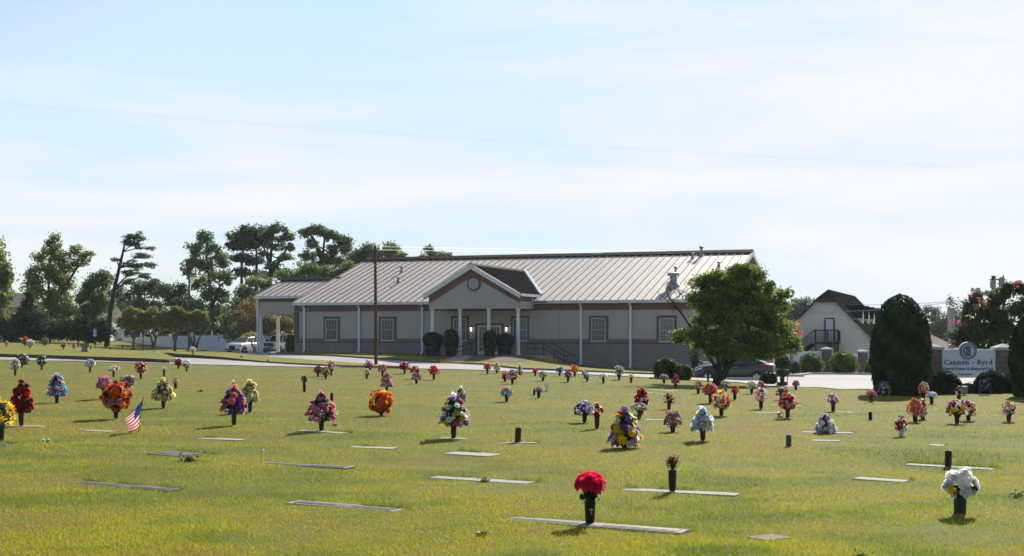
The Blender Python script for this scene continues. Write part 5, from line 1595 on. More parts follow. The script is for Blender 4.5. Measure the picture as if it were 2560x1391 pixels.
            ar_.add(V, [(k, k + 1, 16 + k, 15 + k) for k in range(14)] + [tuple(range(15))])
            ar_.build('wheel_arch', dplast, t)
    return t, fr
def lens(parent, fr, pts, m, name, th=(.02, 0, 0)):
    mb = MB(); mb.prism([fr(*p) for p in pts], fr(*th) - fr(0, 0, 0)); return mb.build(name, m, parent)

# grey saloon, nose to the left, behind the dogwood
carz = EYE - (956 - HOR) / F * 74
cl = (W(1836, 956, 74).x, 74, carz)
greyp = car_paint('bronze_grey_paint', (.028, .025, .023), .15)
ST = [(-2.24, .60, .42, .62, .70, .50), (-2.16, .78, .24, .66, .80, .62), (-1.9, .86, .20, .70, .90, .70), (-1.45, .885, .19, .72, .965, .74), (-1.0, .89, .19, .75, 1.0, .76), (-.4, .89, .18, .80, .96, .78), (.4, .89, .18, .84, .98, .78), (1.2, .895, .19, .87, 1.03, .76), (1.75, .88, .22, .90, 1.06, .72), (2.1, .82, .28, .90, 1.06, .66), (2.22, .70, .40, .86, 1.0, .55), (2.26, .60, .45, .80, .92, .5)]
t, fr = vehicle('saloon_car', 'bronze grey saloon car parked nose left behind the dogwood trunk', cl, -.30, greyp, ST,
    dict(belt=[(-1.02, .70, .98), (1.85, .62, 1.04)], roof=[(-.25, .54, 1.40), (.2, .56, 1.455), (.75, .55, 1.42), (1.05, .52, 1.36)], pillars=[(.32, .74, .96, .35, .57, 1.44), (1.1, .70, 1.0, .95, .54, 1.38)], arch=.885), [-1.36, 1.34], wr=.325, track=.81)
# sloping rear window skin catches the sky
mb = MB(); mb.hexa([fr(1.05, -.46, 1.375), fr(1.8, -.55, 1.075), fr(1.8, .55, 1.075), fr(1.05, .46, 1.375), fr(1.05, -.46, 1.395), fr(1.8, -.55, 1.095), fr(1.8, .55, 1.095), fr(1.05, .46, 1.395)])
mb.build('rear_window', cglass, t)
for q in (-1, 1):
    lens(t, fr, [(1.45, q * .888, .90), (2.12, q * .83, .80), (2.15, q * .825, .98), (1.95, q * .86, 1.0)], taill, 'tail_light', (0, q * .02, 0))
    lens(t, fr, [(-2.14, q * .77, .62), (-1.72, q * .878, .74), (-1.62, q * .88, .86), (-2.05, q * .80, .74)], headl, 'headlight', (0, q * .02, 0))
    lens(t, fr, [(-.98, q * .88, .96), (-.80, q * .88, .96), (-.80, q * 1.02, .98), (-.98, q * 1.02, .98)], greyp, 'door_mirror', (0, 0, .13))
    for x in (.05, .95):
        lens(t, fr, [(x, q * .897, .83), (x + .18, q * .897, .84), (x + .18, q * .897, .865), (x, q * .897, .855)], chrome, 'door_handle', (0, q * .02, 0))

# white crossover at the left, front three quarter view
whitep = car_paint('white_paint', (.5, .5, .51))
D_ = 134
def on(px, py, D): 
    p = W(px, py, D); return (p.x, p.y, p.z)
ST2 = [(-2.3, .62, .45, .68, .80, .52), (-2.22, .82, .28, .72, .92, .70), (-1.9, .91, .24, .80, 1.02, .78), (-1.4, .935, .24, .84, 1.09, .82), (-.95, .94, .24, .88, 1.12, .84), (0, .94, .24, .95, 1.10, .84), (1.2, .94, .24, .98, 1.12, .84), (1.9, .92, .26, 1.0, 1.14, .82), (2.2, .86, .32, .98, 1.1, .76), (2.3, .7, .45, .9, 1.0, .6)]
yaw2 = math.radians(68)
t, fr = vehicle('crossover_car', 'white crossover car by the white fence, facing the lawn, left of the carport columns', on(612, 884, D_), yaw2, whitep, ST2,
    dict(belt=[(-1.0, .80, 1.08), (2.15, .76, 1.12)], roof=[(-.2, .60, 1.60), (.6, .62, 1.66), (1.6, .60, 1.62), (1.85, .57, 1.58)], pillars=[(.35, .80, 1.08, .4, .63, 1.64), (1.3, .79, 1.1, 1.3, .62, 1.62)], arch=.935), [-1.42, 1.40], wr=.36, track=.85, rimcol=mat('dark_rim', (.08, .08, .085), .35, metal=.7))
def front_part(t, fr, y0, y1, z0, z1, x, m, name, th=.04):
    mb = MB(); mb.hexa([fr(x - th, y0, z0), fr(x + th, y0, z0), fr(x + th, y1, z0), fr(x - th, y1, z0), fr(x - th + .02, y0, z1), fr(x + th, y0, z1), fr(x + th, y1, z1), fr(x - th + .02, y1, z1)]); return mb.build(name, m, t)
front_part(t, fr, -.36, .36, .36, .82, -2.28, dplast, 'grille')
for q in (-1, 1):
    lens(t, fr, [(-2.26, q * .46, .70), (-2.10, q * .84, .72), (-1.86, q * .92, .90), (-2.18, q * .56, .88)], headl if q > 0 else dplast, 'headlight', (-.05, q * .03, 0))
    front_part(t, fr, q * .46, q * .84, .34, .50, -2.24, dplast, 'air_intake', .05)
    lens(t, fr, [(-.85, q * .92, 1.05), (-.66, q * .92, 1.05), (-.66, q * 1.12, 1.08), (-.85, q * 1.12, 1.08)], whitep, 'door_mirror', (0, 0, .15))
    mb = MB(); mb.tube([fr(-.1, q * .52, 1.68), fr(.0, q * .54, 1.74), fr(1.5, q * .54, 1.73), fr(1.65, q * .52, 1.66)], .025, 6); mb.build('roof_rail', dplast, t)
# white pickup behind the carport columns
ST3 = [(-2.75, .80, .50, .86, 1.14, .76), (-2.68, .95, .40, .90, 1.2, .88), (-2.2, .99, .42, .95, 1.24, .92), (-1.4, 1.0, .44, 1.0, 1.27, .93), (-1.0, 1.0, .44, 1.0, 1.28, .93), (.9, 1.0, .46, 1.02, 1.28, .95), (2.6, 1.0, .55, 1.04, 1.3, .96), (2.75, .98, .6, 1.02, 1.28, .94)]
t, fr = vehicle('pickup_truck', 'white pickup truck under the carport, facing the lawn between the two columns', on(702, 884, 140), math.radians(66), whitep, ST3,
    dict(belt=[(-1.05, .88, 1.26), (1.15, .88, 1.28)], roof=[(-.55, .70, 1.86), (0, .73, 1.92), (.9, .72, 1.90)], pillars=[(.3, .9, 1.27, .3, .74, 1.9)], arch=.99), [-1.75, 1.85], wr=.42, track=.915, rimcol=mat('steel_rim', (.12, .12, .13), .5, metal=.6))
front_part(t, fr, -.66, .66, .80, 1.12, -2.76, dplast, 'grille')
front_part(t, fr, -.98, .98, .40, .76, -2.80, chrome, 'bumper', .07)
mb = MB(); mb.hexa([fr(-2.6, -.9, .22), fr(2.6, -.9, .3), fr(2.6, .9, .3), fr(-2.6, .9, .22), fr(-2.6, -.9, .5), fr(2.6, -.9, .56), fr(2.6, .9, .56), fr(-2.6, .9, .5)]); mb.build('chassis', dplast, t)
front_part(t, fr, -.5, .5, .44, .60, -2.83, dplast, 'air_intake', .07)
for q in (-1, 1):
    front_part(t, fr, q * .68, q * .92, .82, 1.10, -2.74, dplast if q < 0 else headl, 'headlight', .04)
    lens(t, fr, [(-2.62, q * .96, .84), (-2.40, q * 1.0, .84), (-2.40, q * 1.0, 1.06), (-2.62, q * .96, 1.08)], amber, 'indicator', (0, q * .02, 0))
    lens(t, fr, [(-.95, q * .98, 1.26), (-.78, q * .98, 1.26), (-.78, q * 1.22, 1.28), (-.95, q * 1.22, 1.28)], dplast, 'door_mirror', (0, 0, .26))

# ---------------------------------------------------------------- sign with lettering
def glyphs():
    S, T, K = .125, .045, .055     # stem, thin, half serif width addition
    v = lambda x, a=0, b=.72, w=S: ('b', x - w / 2, x + w / 2, a, b)
    h = lambda x0, x1, y, w=T: ('b', x0, x1, y - w / 2, y + w / 2)
    sf = lambda x, y, w=.13: ('b', x - w, x + w, y - T / 2, y + T / 2)
    arc = lambda cx, cy, rx, ry, a0, a1, tk=S, tn=T: ('a', cx, cy, rx, ry, a0, a1, tk, tn)
    d = lambda x0, y0, x1, y1, w: ('d', x0, y0, x1, y1, w)
    t2 = T / 2
    G_ = {
     'C': (.70, [arc(.38, .36, .30, .345, 42, 318), v(.63, .48, .72, .05), v(.63, .02, .2, .05)]),
     'B': (.68, [v(.19), sf(.14, t2, .12), sf(.14, .72 - t2, .12), arc(.34, .545, .2, .165, -90, 90), arc(.34, .195, .25, .185, -90, 90), h(.19, .36, .71 - t2 * .5), h(.19, .36, .37), h(.19, .36, .02)]),
     'F': (.62, [v(.19), sf(.19, t2, .14), h(.06, .56, .70), v(.56, .52, .72, .05), h(.2, .42, .38), v(.42, .28, .48, .05)]),
     'H': (.82, [v(.19), v(.63), sf(.19, t2), sf(.63, t2), sf(.19, .70), sf(.63, .70), h(.19, .63, .37)]),
     'M': (.98, [v(.17, 0, .72, .05), v(.78), sf(.17, t2, .1), sf(.78, t2), sf(.13, .70, .1), sf(.83, .70, .1), d(.16, .72, .46, .02, .13), d(.76, .72, .47, .02, .05)]),
     'P': (.64, [v(.19), sf(.19, t2, .14), sf(.14, .70, .12), arc(.34, .52, .23, .19, -90, 90), h(.19, .36, .70), h(.19, .36, .34)]),
     'a': (.52, [v(.38, .0, .34), arc(.25, .34, .13, .14, 0, 165, S * .8), arc(.22, .14, .16, .14, 0, 360, S * .8), sf(.44, t2, .07)]),
     'n': (.60, [v(.15, 0, .5), v(.44, 0, .34), arc(.295, .34, .15, .145, 0, 180, S * .7), sf(.15, t2, .12), sf(.44, t2, .12), sf(.11, .48, .07)]),
     'o': (.54, [arc(.27, .25, .21, .245, 0, 360)]),
     '-': (.40, [h(.06, .34, .25, .09)]),
     'y': (.56, [d(.12, .48, .30, .02, .12), d(.46, .48, .24, -.16, .05), sf(.13, .48), sf(.45, .48, .09), ('b', .10, .21, -.21, -.11)]),
     'r': (.44, [v(.15, 0, .5), sf(.15, t2, .12), sf(.11, .48, .07), arc(.27, .34, .11, .13, 60, 180, T), ('b', .28, .40, .36, .48)]),
     'd': (.58, [v(.42, 0, .76), arc(.24, .25, .17, .24, 40, 320), sf(.37, .74, .08), sf(.47, t2, .07)]),
     'u': (.60, [v(.15, .15, .5), v(.44, 0, .5), arc(.295, .16, .15, .145, 180, 360, S * .7), sf(.11, .48, .08), sf(.40, .48, .08), sf(.49, t2, .07)]),
     'e': (.50, [arc(.26, .25, .2, .245, 10, 325), h(.1, .44, .27)]),
     'l': (.30, [v(.15, 0, .76), sf(.15, t2, .12), sf(.11, .74, .07)]),
     'm': (.90, [v(.15, 0, .5), v(.45, 0, .36), v(.75, 0, .36), arc(.30, .34, .15, .145, 0, 180, S * .7), arc(.60, .34, .15, .145, 0, 180, S * .7), sf(.15, t2, .11), sf(.45, t2, .11), sf(.75, t2, .11), sf(.11, .48, .07)]),
     's': (.44, [arc(.22, .37, .14, .12, 30, 270, S * .8), arc(.22, .13, .15, .12, -150, 90, S * .8)]),
     'i': (.30, [v(.15, 0, .5), sf(.15, t2, .12), sf(.11, .48, .07), ('b', .09, .21, .61, .73)]),
     'k': (.60, [v(.15, 0, .76), sf(.15, t2, .11), sf(.11, .74, .07), d(.2, .22, .44, .48, .05), d(.27, .30, .46, .02, .11), sf(.44, .48, .1), sf(.47, t2, .1)]),
     't': (.38, [v(.17, .08, .66), h(.04, .34, .47), arc(.25, .11, .08, .1, 180, 330, S * .6)]),
     '&': (.78, [arc(.32, .56, .13, .15, 0, 360, .08), arc(.30, .2, .22, .2, 60, 330, S), d(.24, .48, .66, .02, .11), d(.5, .12, .66, .42, .05), sf(.66, .42, .09)]),
     ' ': (.30, []),
    }
    return G_
GL = glyphs()
def text_mesh(mb, txt, x0, x1, zbase, capz, y, spread=1.0):
    """raised serif letters on a plane facing the viewer, fitted between x0 and x1"""
    adv = sum(GL[c][0] for c in txt)
    sx = (x1 - x0) / adv; sz = capz / .72
    x = x0; th = .012
    def poly(pts):
        mb.prism([Vector((x + px * sx, y, zbase + pz * sz)) for px, pz in pts], Vector((0, -th, 0)))
    for c in txt:
        for st_ in GL[c][1]:
            if st_[0] == 'b': _, a, b, e, f = st_; poly([(a, e), (b, e), (b, f), (a, f)])
            elif st_[0] == 'd':
                _, a, e, b, f, w_ = st_; poly([(a - w_ / 2, e), (a + w_ / 2, e), (b + w_ / 2, f), (b - w_ / 2, f)])
            else:
                _, cx, cy, rx, ry, a0, a1, tk, tn = st_
                n = max(6, int(abs(a1 - a0) / 18))
                for k in range(n):
                    q = []
                    for al_, io in ((a0 + (a1 - a0) * k / n, 1), (a0 + (a1 - a0) * (k + 1) / n, 1), (a0 + (a1 - a0) * (k + 1) / n, 0), (a0 + (a1 - a0) * k / n, 0)):
                        r = math.radians(al_); wx = tk; wy = tn
                        q.append((cx + (rx - (0 if io else wx)) * math.cos(r), cy + (ry - (0 if io else wy)) * math.sin(r)))
                    poly(q)
        x += GL[c][0] * sx
SD = 47.0
def sw(px, py): p = W(px, py, SD); return p
board = thing('entrance_sign', Vector((W(2419, 940, SD).x, SD, tz(W(2419, 940, SD).x, SD))), 'white memorial park name board with a round monogram between two block pillars', 'sign')
signw = mat('sign_white', (.62, .66, .72), .5, var=.02)
navy = mat('sign_navy', (.012, .025, .06), .5)
mb = MB()
a, b = sw(2349.5, 873.5), sw(2488.5, 945)
mb.box(a.x, b.x, SD, SD + .12, b.z, a.z)
mb.build('board', signw, board)
c = sw(2419.5, 878); R_ = 21.2 * SD / F
def disc(mb, c, r, y0, y1, n=40):
    mb.prism([Vector((c.x + r * math.cos(2 * math.pi * k / n), y0, c.z + r * math.sin(2 * math.pi * k / n))) for k in range(n)], Vector((0, y1 - y0, 0)))
def ringy(mb, c, r0, r1, y0, y1, n=40, a0=0, a1=360):
    for k in range(n):
        t0, t1 = math.radians(a0 + (a1 - a0) * k / n), math.radians(a0 + (a1 - a0) * (k + 1) / n)
        mb.prism([Vector((c.x + r * math.cos(t), y0, c.z + r * math.sin(t))) for r, t in ((r0, t0), (r1, t0), (r1, t1), (r0, t1))], Vector((0, y1 - y0, 0)))
mb = MB(); disc(mb, c, R_ * 1.06, SD - .03, SD + .1); med = mb.build('medallion', signw, board)
mb = MB()
ringy(mb, c, R_ * .90, R_ * .99, SD - .045, SD - .03); ringy(mb, c, R_ * .74, R_ * .81, SD - .045, SD - .03)
# interlaced monogram
ringy(mb, c, R_ * .44, R_ * .58, SD - .045, SD - .03, 30, 48, 312)
k = R_ * .9
for (x0, x1, z0, z1) in ((-.24, -.10, -.40, .42), (-.02, .06, -.40, .42), (-.30, .12, .37, .42), (-.10, .12, -.02, .04), (-.10, .12, -.42, -.37)):
    mb.box(c.x + x0 * k, c.x + x1 * k, SD - .045, SD - .03, c.z + z0 * k, c.z + z1 * k)
for cz, rr in ((.20, .21), (-.19, .23)):
    c2 = Vector((c.x + .12 * k, SD, c.z + cz * k))
    ringy(mb, c2, (rr - .11) * k, rr * k, SD - .046, SD - .0301, 14, -90, 90)
mb.build('monogram', navy, med)
for txt, x0, x1, yb, ht in (('Cannon - Byrd', 2359.5, 2482, 912, 12.5), ('Funeral Homes & Memorial Park', 2355.5, 2484, 925.5, 7.2), ('Cremations', 2394, 2432, 938.5, 5.0)):
    mb = MB(); p0, p1 = sw(x0, yb), sw(x1, yb)
    text_mesh(mb, txt, p0.x, p1.x, p0.z, ht * SD / F, SD - .002)
    mb.build('lettering', navy, board)
pillar(2330, SD + .2, 865, 990, 38, 'block pillar at the left end of the white name board', 'sign_pillar', group='block pillars of the name board')
pillar(2507, SD + .2, 866, 990, 38, 'block pillar at the right end of the white name board', 'sign_pillar', group='block pillars of the name board')
# navy yard sign
ys = thing('yard_sign', W(2462, 985, 42.2), 'small navy yard sign with white print, tilted, before the hedge', 'sign')
q4 = [W(2449, 980, 42.2), W(2477, 972, 42.2), W(2477.5, 945.5, 42.0), W(2449, 952, 42.2)]
mb = MB(); mb.prism(q4, Vector((0, .015, 0))); pn = mb.build('panel', mat('navy_panel', (.012, .03, .10), .4), ys)
mb = MB()
def ysq(u0, u1, v0, v1):
    f = lambda u, v: q4[0].lerp(q4[1], u).lerp(q4[3].lerp(q4[2], u), v) + Vector((0, -.006, 0))
    mb.prism([f(u0, v0), f(u1, v0), f(u1, v1), f(u0, v1)], Vector((0, -.004, 0)))
for u0, u1, v0, v1 in ((.36, .42, .60, .86), (.42, .52, .80, .86), (.48, .54, .70, .84), (.42, .50, .68, .73), (.56, .60, .62, .78), (.60, .66, .60, .65), (.64, .68, .52, .78)): ysq(u0, u1, v0, v1)
for v, u0, u1 in ((.44, .12, .88), (.32, .2, .78), (.20, .34, .5), (.20, .56, .68)):
    u = u0
    while u < u1: ysq(u, u + .045, v, v + .07); u += .06
mb.build('print', mat('white_print', (.7, .7, .72), .5), pn)
mb = MB(); mb.tube([q4[0] + Vector((0, .02, 0)), q4[3] + Vector((0, .02, .02))], .006, 5); mb.tube([Vector((q4[0].x, q4[0].y + .02, -.1)), q4[0] + Vector((0, .02, 0))], .006, 5); mb.tube([Vector((q4[1].x, q4[1].y + .02, -.1)), q4[1] + Vector((0, .02, 0))], .006, 5); mb.build('wire_stake', M['galv'], ys)
# small grey box beside it in the hedge
mb = MB(); p0, p1 = W(2404, 975, 42.2), W(2417, 966, 42.2); mb.box(p0.x, p1.x, 42.1, 42.3, p0.z - .12, p1.z); mb.box((p0.x + p1.x) / 2 - .02, (p0.x + p1.x) / 2 + .02, 42.18, 42.22, -.1, p0.z - .12)
tag(mb.build('outlet_box', mat('grey_box', (.22, .22, .26), .6), None, loc=(p0.x, 42.2, p0.z)), 'small grey outlet box in front of the hedge under the name board', 'utility box')

# ---------------------------------------------------------------- poles, wires, posts
pb = GS(940, 911)
D0 = pb.y
pole = thing('utility_pole', pb, 'tall plain brown wooden pole standing on the wedge of lawn before the building', 'pole')
topz = EYE - (616 - HOR) / F * D0
mb = MB(); mb.tube([Vector((pb.x, pb.y, pb.z - .3)), Vector((pb.x - .02, pb.y, (pb.z + topz) / 2)), Vector((pb.x - .05, pb.y, topz))], [.105, .09, .075], 10)
mb.build('shaft', M['polewood'], pole)
mb = MB(); tz0 = topz - .35
mb.box(pb.x - .22, pb.x + .22, pb.y - .05, pb.y + .05, tz0 + .22, tz0 + .27)
for x in (-.18, .18): mb.lathe([(.02, 0), (.04, .05), (.02, .1)], (pb.x + x, pb.y, tz0 + .27), 6)
mb.build('insulator_bracket', M['galv'], pole)
def wire(label, pts, r, sag=0, m='darkwire', n=24, group=None):
    mb = MB()
    P = []
    for (a, b) in zip(pts, pts[1:]):
        for k in range(n):
            f = k / n; P.append(a.lerp(b, f) - Vector((0, 0, sag * 4 * f * (1 - f))))
    P.append(pts[-1])
    mb.tube(P, r, 4)
    tag(mb.build('power_line', M[m], None, loc=P[0]), label, 'power line', group)
for dy, lab in ((0, 'upper thin power line from the brown pole across the long roof'), (8, 'lower thin power line from the brown pole across the long roof')):
    z = Vector((pb.x + .15, pb.y, EYE - (617 + dy - HOR) / F * D0))
    wire(lab, [W(660, 603 + dy * .6, 120), z, W(1906, 628 + dy * .5, 150)], .006, .12, 'wire')
GWL = 'long lines across the sky'
wire('upper of two faint long power lines crossing the whole sky', [W(-300, 232, 60), W(640, 308, 62), W(1280, 352, 64), W(1920, 390, 66), W(2860, 438, 70)], .0016, 0, 'palewire', group=GWL)
wire('lower of two faint long power lines crossing the whole sky', [W(-300, 240, 60.5), W(640, 313, 62.5), W(1280, 357, 64.5), W(1920, 394, 66.5), W(2860, 446, 70.5)], .0016, 0, 'palewire', group=GWL)
# pole with lamp head by the crepe myrtles
lp = W(473, 874, 156); lp.z = tz(lp.x, 156)
lpt = thing('light_pole', lp, 'thin grey pole with a dark head rising behind the crepe myrtles', 'pole')
mb = MB(); mb.tube([lp - Vector((0, 0, .3)), Vector((lp.x, lp.y, W(0, 676, 156).z))], [.15, .11], 8); mb.build('shaft', M['palebark'], lpt)
mb = MB(); a = W(465, 672, 156); b = W(483, 656, 156); mb.box(a.x, b.x, 155.85, 156.15, a.z + .15, b.z); mb.box(a.x + .25, b.x - .25, 155.7, 156.3, a.z - .1, a.z + .15); mb.build('lamp_head', mat('rusty_box', (.10, .06, .05), .8, var=.3), lpt)
# square grey post behind the name board
gp = W(2378, 940, 62); gp.z = tz(gp.x, 62)
gpo = thing('square_post', gp, 'pale grey square post standing behind the left half of the name board', 'post')
postm = mat('pale_post', (.38, .38, .39), .8, var=.08, scale=1)
mb = MB(); hw_ = 6.6 * 62 / F; zt_ = W(0, 770, 62).z
mb.box(gp.x - hw_, gp.x + hw_, 62 - hw_, 62 + hw_, gp.z - .3, zt_ - .05); mb.box(gp.x - hw_ - .02, gp.x + hw_ + .02, 62 - hw_ - .02, 62 + hw_ + .02, zt_ - .05, zt_)
mb.build('shaft', postm, gpo)
rngv = np.random.default_rng(77)
C = np.array(W(2377, 755, 62)) + rngv.normal(size=(150, 3)) * np.array([.09, .09, .16])
C = np.concatenate([C, np.array(W(2390, 762, 62)) + rngv.normal(size=(40, 3)) * np.array([.18, .08, .06])])
V, Q, Cc = leaf_cloud(C, .09, rngv, 0, PAL['dark']); mb = MB(); mb.arr(V, Q, 0, Cc); mb.build('creeper', M['leaf'], gpo, colors=True)
# transformer pole and flood lights behind the pink crepe myrtle
up_ = W(2484, 940, 72); up_.z = tz(up_.x, 72)
upt = thing('utility_pole', up_, 'dark pole with two grey transformer cans behind the pink crepe myrtle', 'pole')
mb = MB(); mb.tube([up_ - Vector((0, 0, .3)), W(2484, 690, 72)], [.16, .12], 8)
mb.tube([W(2474, 700, 72), W(2512, 699, 72)], .04, 6); mb.build('shaft', M['polewood'], upt)
for px, y0, y1, w_ in ((2482.5, 721, 704, 14), (2504, 718, 696, 14)):
    c = W(px, y0, 71.6); h = (y0 - y1) * 71.6 / F; r = w_ / 2 * 71.6 / F
    mb = MB(); mb.lathe([(r * .9, 0), (r, .04), (r, h - .05), (r * 1.05, h - .05), (r * 1.05, h), (r * .5, h + .06)], c, 14); mb.lathe([(.03, h), (.05, h + .08), (.03, h + .16)], (c.x + .1, c.y, c.z), 6)
    mb.build('transformer', mat('transformer_grey', (.22, .23, .25), .5, metal=.2), upt)
fl_ = W(2444, 940, 70); fl_.z = tz(fl_.x, 70)
flt = thing('floodlight_pole', fl_, 'brown pole with square floodlights above the pink crepe myrtle blossom', 'pole')
mb = MB(); mb.tube([fl_ - Vector((0, 0, .3)), W(2444.5, 728, 70)], [.10, .08], 8); mb.tube([W(2428, 733, 70), W(2476, 735, 70)], .03, 5); mb.build('shaft', M['polewood'], flt)
for (px, py, w_, h_, ti) in ((2431, 725, 6, 9, .35), (2445, 725, 9, 10, -.08), (2469, 732, 13, 10, .15), (2460, 735, 7, 6, -.2)):
    c = W(px, py, 69.8); s = 70 / F
    mb = MB(); R2 = Matrix.Rotation(ti, 3, 'Y')
    frm = lambda x, y, z: Vector(c) + R2 @ Vector((x, y, z))
    mb.box(-w_ / 2 * s, w_ / 2 * s, -.06, .06, -h_ / 2 * s, h_ / 2 * s, frm); mb.box(-w_ / 2 * s * .85, w_ / 2 * s * .85, .06, .12, -h_ / 2 * s * .85, h_ / 2 * s * .85, frm)
    mb.build('floodlight', mat('floodlight_grey', (.36, .33, .30), .5), flt)
wire('slack cable looping right from the transformer pole', [W(2480, 728, 71), W(2590, 695, 60)], .018, .15, 'wire')
wire('second slack cable drooping right from the pink crepe myrtle top', [W(2490, 745, 71), W(2600, 700, 60)], .018, .28, 'wire')
wire('thin dark cable running left from the floodlight pole past the tall holly', [W(2455, 740, 70), W(2340, 757, 74), W(2100, 763, 84), W(1990, 750, 95)], .012, .04, 'darkwire')
wire('pale cable sagging across the cream house gable above its door', [W(1990, 793, 100), W(2140, 798, 88), W(2240, 792, 76)], .016, .08, 'wire')
wire('pale cable crossing the white upper gable of the cream house', [W(1985, 768, 100), W(2110, 778, 90), W(2230, 772, 78), W(2455, 745, 70)], .012, .05, 'wire')
# thin dark post by the dogwood trunk
c = G(1770, 956); s = c.y / F
mb = MB(); h = 33 * s; r = 2.3 * s; mb.box(c.x - r, c.x + r, c.y - r, c.y + r, c.z - .1, c.z + h)
mb.add([(c.x - r, c.y - r, c.z + h), (c.x + r, c.y - r, c.z + h), (c.x + r, c.y + r, c.z + h), (c.x - r, c.y + r, c.z + h), (c.x, c.y, c.z + h + .03)], [(0, 1, 4), (1, 2, 4), (2, 3, 4), (3, 0, 4)])
tag(mb.build('marker_post', M['black'], None, loc=c), 'short dark square post just left of the dogwood trunk', 'post')
# green mesh bin
c = G(1955.5, 966); s = c.y / F
bin_ = thing('litter_bin', c, 'dark green slatted metal litter bin on the lawn edge by the parking area', 'litter bin')
gm = mat('dark_green_metal', (.012, .032, .026), .45)
R0, R1, H = 12.5 * s, 15.5 * s, 41 * s
mb = MB()
for k in range(24):
    a = 2 * math.pi * k / 24; ca, sa = math.cos(a), math.sin(a)
    w_ = .017 if k % 6 else .05
    t_ = Vector((-sa, ca, 0)) * w_
    f0 = .0 if k % 6 == 0 else .55
    r_a = R0 + (R1 - R0) * f0
    mb.hexa([Vector((c.x + r_a * ca, c.y + r_a * sa, c.z + .06 + H * f0 * .9)) - t_, Vector((c.x + r_a * ca, c.y + r_a * sa, c.z + .06 + H * f0 * .9)) + t_, Vector((c.x + (r_a - .015) * ca, c.y + (r_a - .015) * sa, c.z + .06 + H * f0 * .9)) + t_, Vector((c.x + (r_a - .015) * ca, c.y + (r_a - .015) * sa, c.z + .06 + H * f0 * .9)) - t_,
             Vector((c.x + R1 * ca, c.y + R1 * sa, c.z + H)) - t_, Vector((c.x + R1 * ca, c.y + R1 * sa, c.z + H)) + t_, Vector((c.x + (R1 - .015) * ca, c.y + (R1 - .015) * sa, c.z + H)) + t_, Vector((c.x + (R1 - .015) * ca, c.y + (R1 - .015) * sa, c.z + H)) - t_])
mb.build('slats', gm, bin_)
mb = MB()
def hoop(z, r, w_=.02, hh=.03):
    mb.lathe([(r, z - hh), (r + w_, z - hh), (r + w_, z + hh), (r, z + hh), (r, z - hh)], c, 24, cap=False)
hoop(H, R1 - .005, .03, .02); hoop(H * .64, R0 + (R1 - R0) * .64); hoop(H * .16, R0 + (R1 - R0) * .1, .02, .06)
mb.build('hoops', gm, bin_)
mb = MB(); mb.lathe([(R0 * .8, .03), (R0 * .85, H * .12)], c, 16); mb.ball((c.x + .08, c.y - .05, c.z + H * .22), (.09, .09, .07), 8, 6)
mb.build('base', M['black'], bin_)
mb = MB(); mb.lathe([(R1 * .80, H * .60), (R1 * .86, H * .97), (R1 * .84, H * .97), (R1 * .78, H * .6)], c, 20); mb.build('liner', gm, bin_)

# stone bench, seen nearly end on
c = GS(213, 880.5); s = c.y / F
be_ = thing('stone_bench', c, 'grey stone bench with curved pedestal legs on the far left lawn', 'bench')
stone = mat('grey_stone', (.17, .165, .15), .9, var=.2, scale=5, bump=.3)
mb = MB(); mb.box(c.x - 12 * s, c.x + 11.5 * s, c.y - .2, c.y + .25, c.z + 14.5 * s, c.z + 20 * s); mb.build('seat', stone, be_)
for q in (-.55, .45):
    mb = MB(); x0 = c.x + q * 7.5 * s
    prof = [(-6, 0), (6, 0), (6, 2.2), (4.6, 4), (3.2, 7), (3.6, 10.5), (6, 13), (6.6, 14.5), (-6.6, 14.5), (-6, 13), (-3.6, 10.5), (-3.2, 7), (-4.6, 4), (-6, 2.2)]
    mb.prism([Vector((x0 + a * s * .8, c.y - .12, c.z + b * s)) for a, b in prof], Vector((0, .24, 0))); mb.build('leg', stone, be_)
# accessible parking sign and second sign
def park_sign(px, py_base, y_top, y_bot, w_, D, label, panels):
    c = W(px, py_base, D); c.z = surf(c.x, D); s = D / F
    t = thing('parking_sign', c, label, 'sign')
    mb = MB(); mb.tube([c - Vector((0, 0, .2)), Vector((c.x, D, W(0, y_top + 2, D).z))], .045, 6); mb.build('post', M['black'], t)
    for (y0, y1, m, sym) in panels:
        mb = MB(); z1, z0 = W(0, y0, D).z, W(0, y1, D).z; x = w_ / 2 * s
        mb.box(c.x - x, c.x + x, D - .08, D - .05, z0, z1); p = mb.build('panel', m, t)
        if sym:
            k = MB(); cc = Vector((c.x - .02, D - .085, z0 + (z1 - z0) * .36)); r = (z1 - z0) * .22
            ringy(k, cc, r * .72, r, D - .09, D - .08, 18, -220, 20)
            k.box(c.x - .06, c.x + .0, D - .09, D - .08, z0 + (z1 - z0) * .42, z0 + (z1 - z0) * .72); disc(k, Vector((c.x - .02, 0, z0 + (z1 - z0) * .84)), r * .36, D - .09, D - .08, 10)
            k.box(c.x - .02, c.x + .14, D - .0901, D - .0801, z0 + (z1 - z0) * .42, z0 + (z1 - z0) * .47); k.box(c.x + .10, c.x + .16, D - .0902, D - .0802, z0 + (z1 - z0) * .18, z0 + (z1 - z0) * .42)
            k.build('symbol', M['white'], p)
sblue = mat('sign_blue', (.10, .24, .62), .4); steal = mat('sign_teal', (.12, .26, .34), .5); sdk = mat('sign_dark_blue', (.02, .03, .10), .4); slb = mat('sign_pale_blue', (.32, .45, .75), .4)
park_sign(237.5, 864, 822, 842, 8, 128, 'blue accessible parking sign on a dark post at the edge of the trees', [(822.5, 834, sblue, True), (834.3, 841, slb, False)])
park_sign(358, 871, 828, 846, 8, 136, 'dark blue sign with a teal plate on a black post before the white fence', [(828, 838.5, sdk, False), (839, 844, steal, False)])
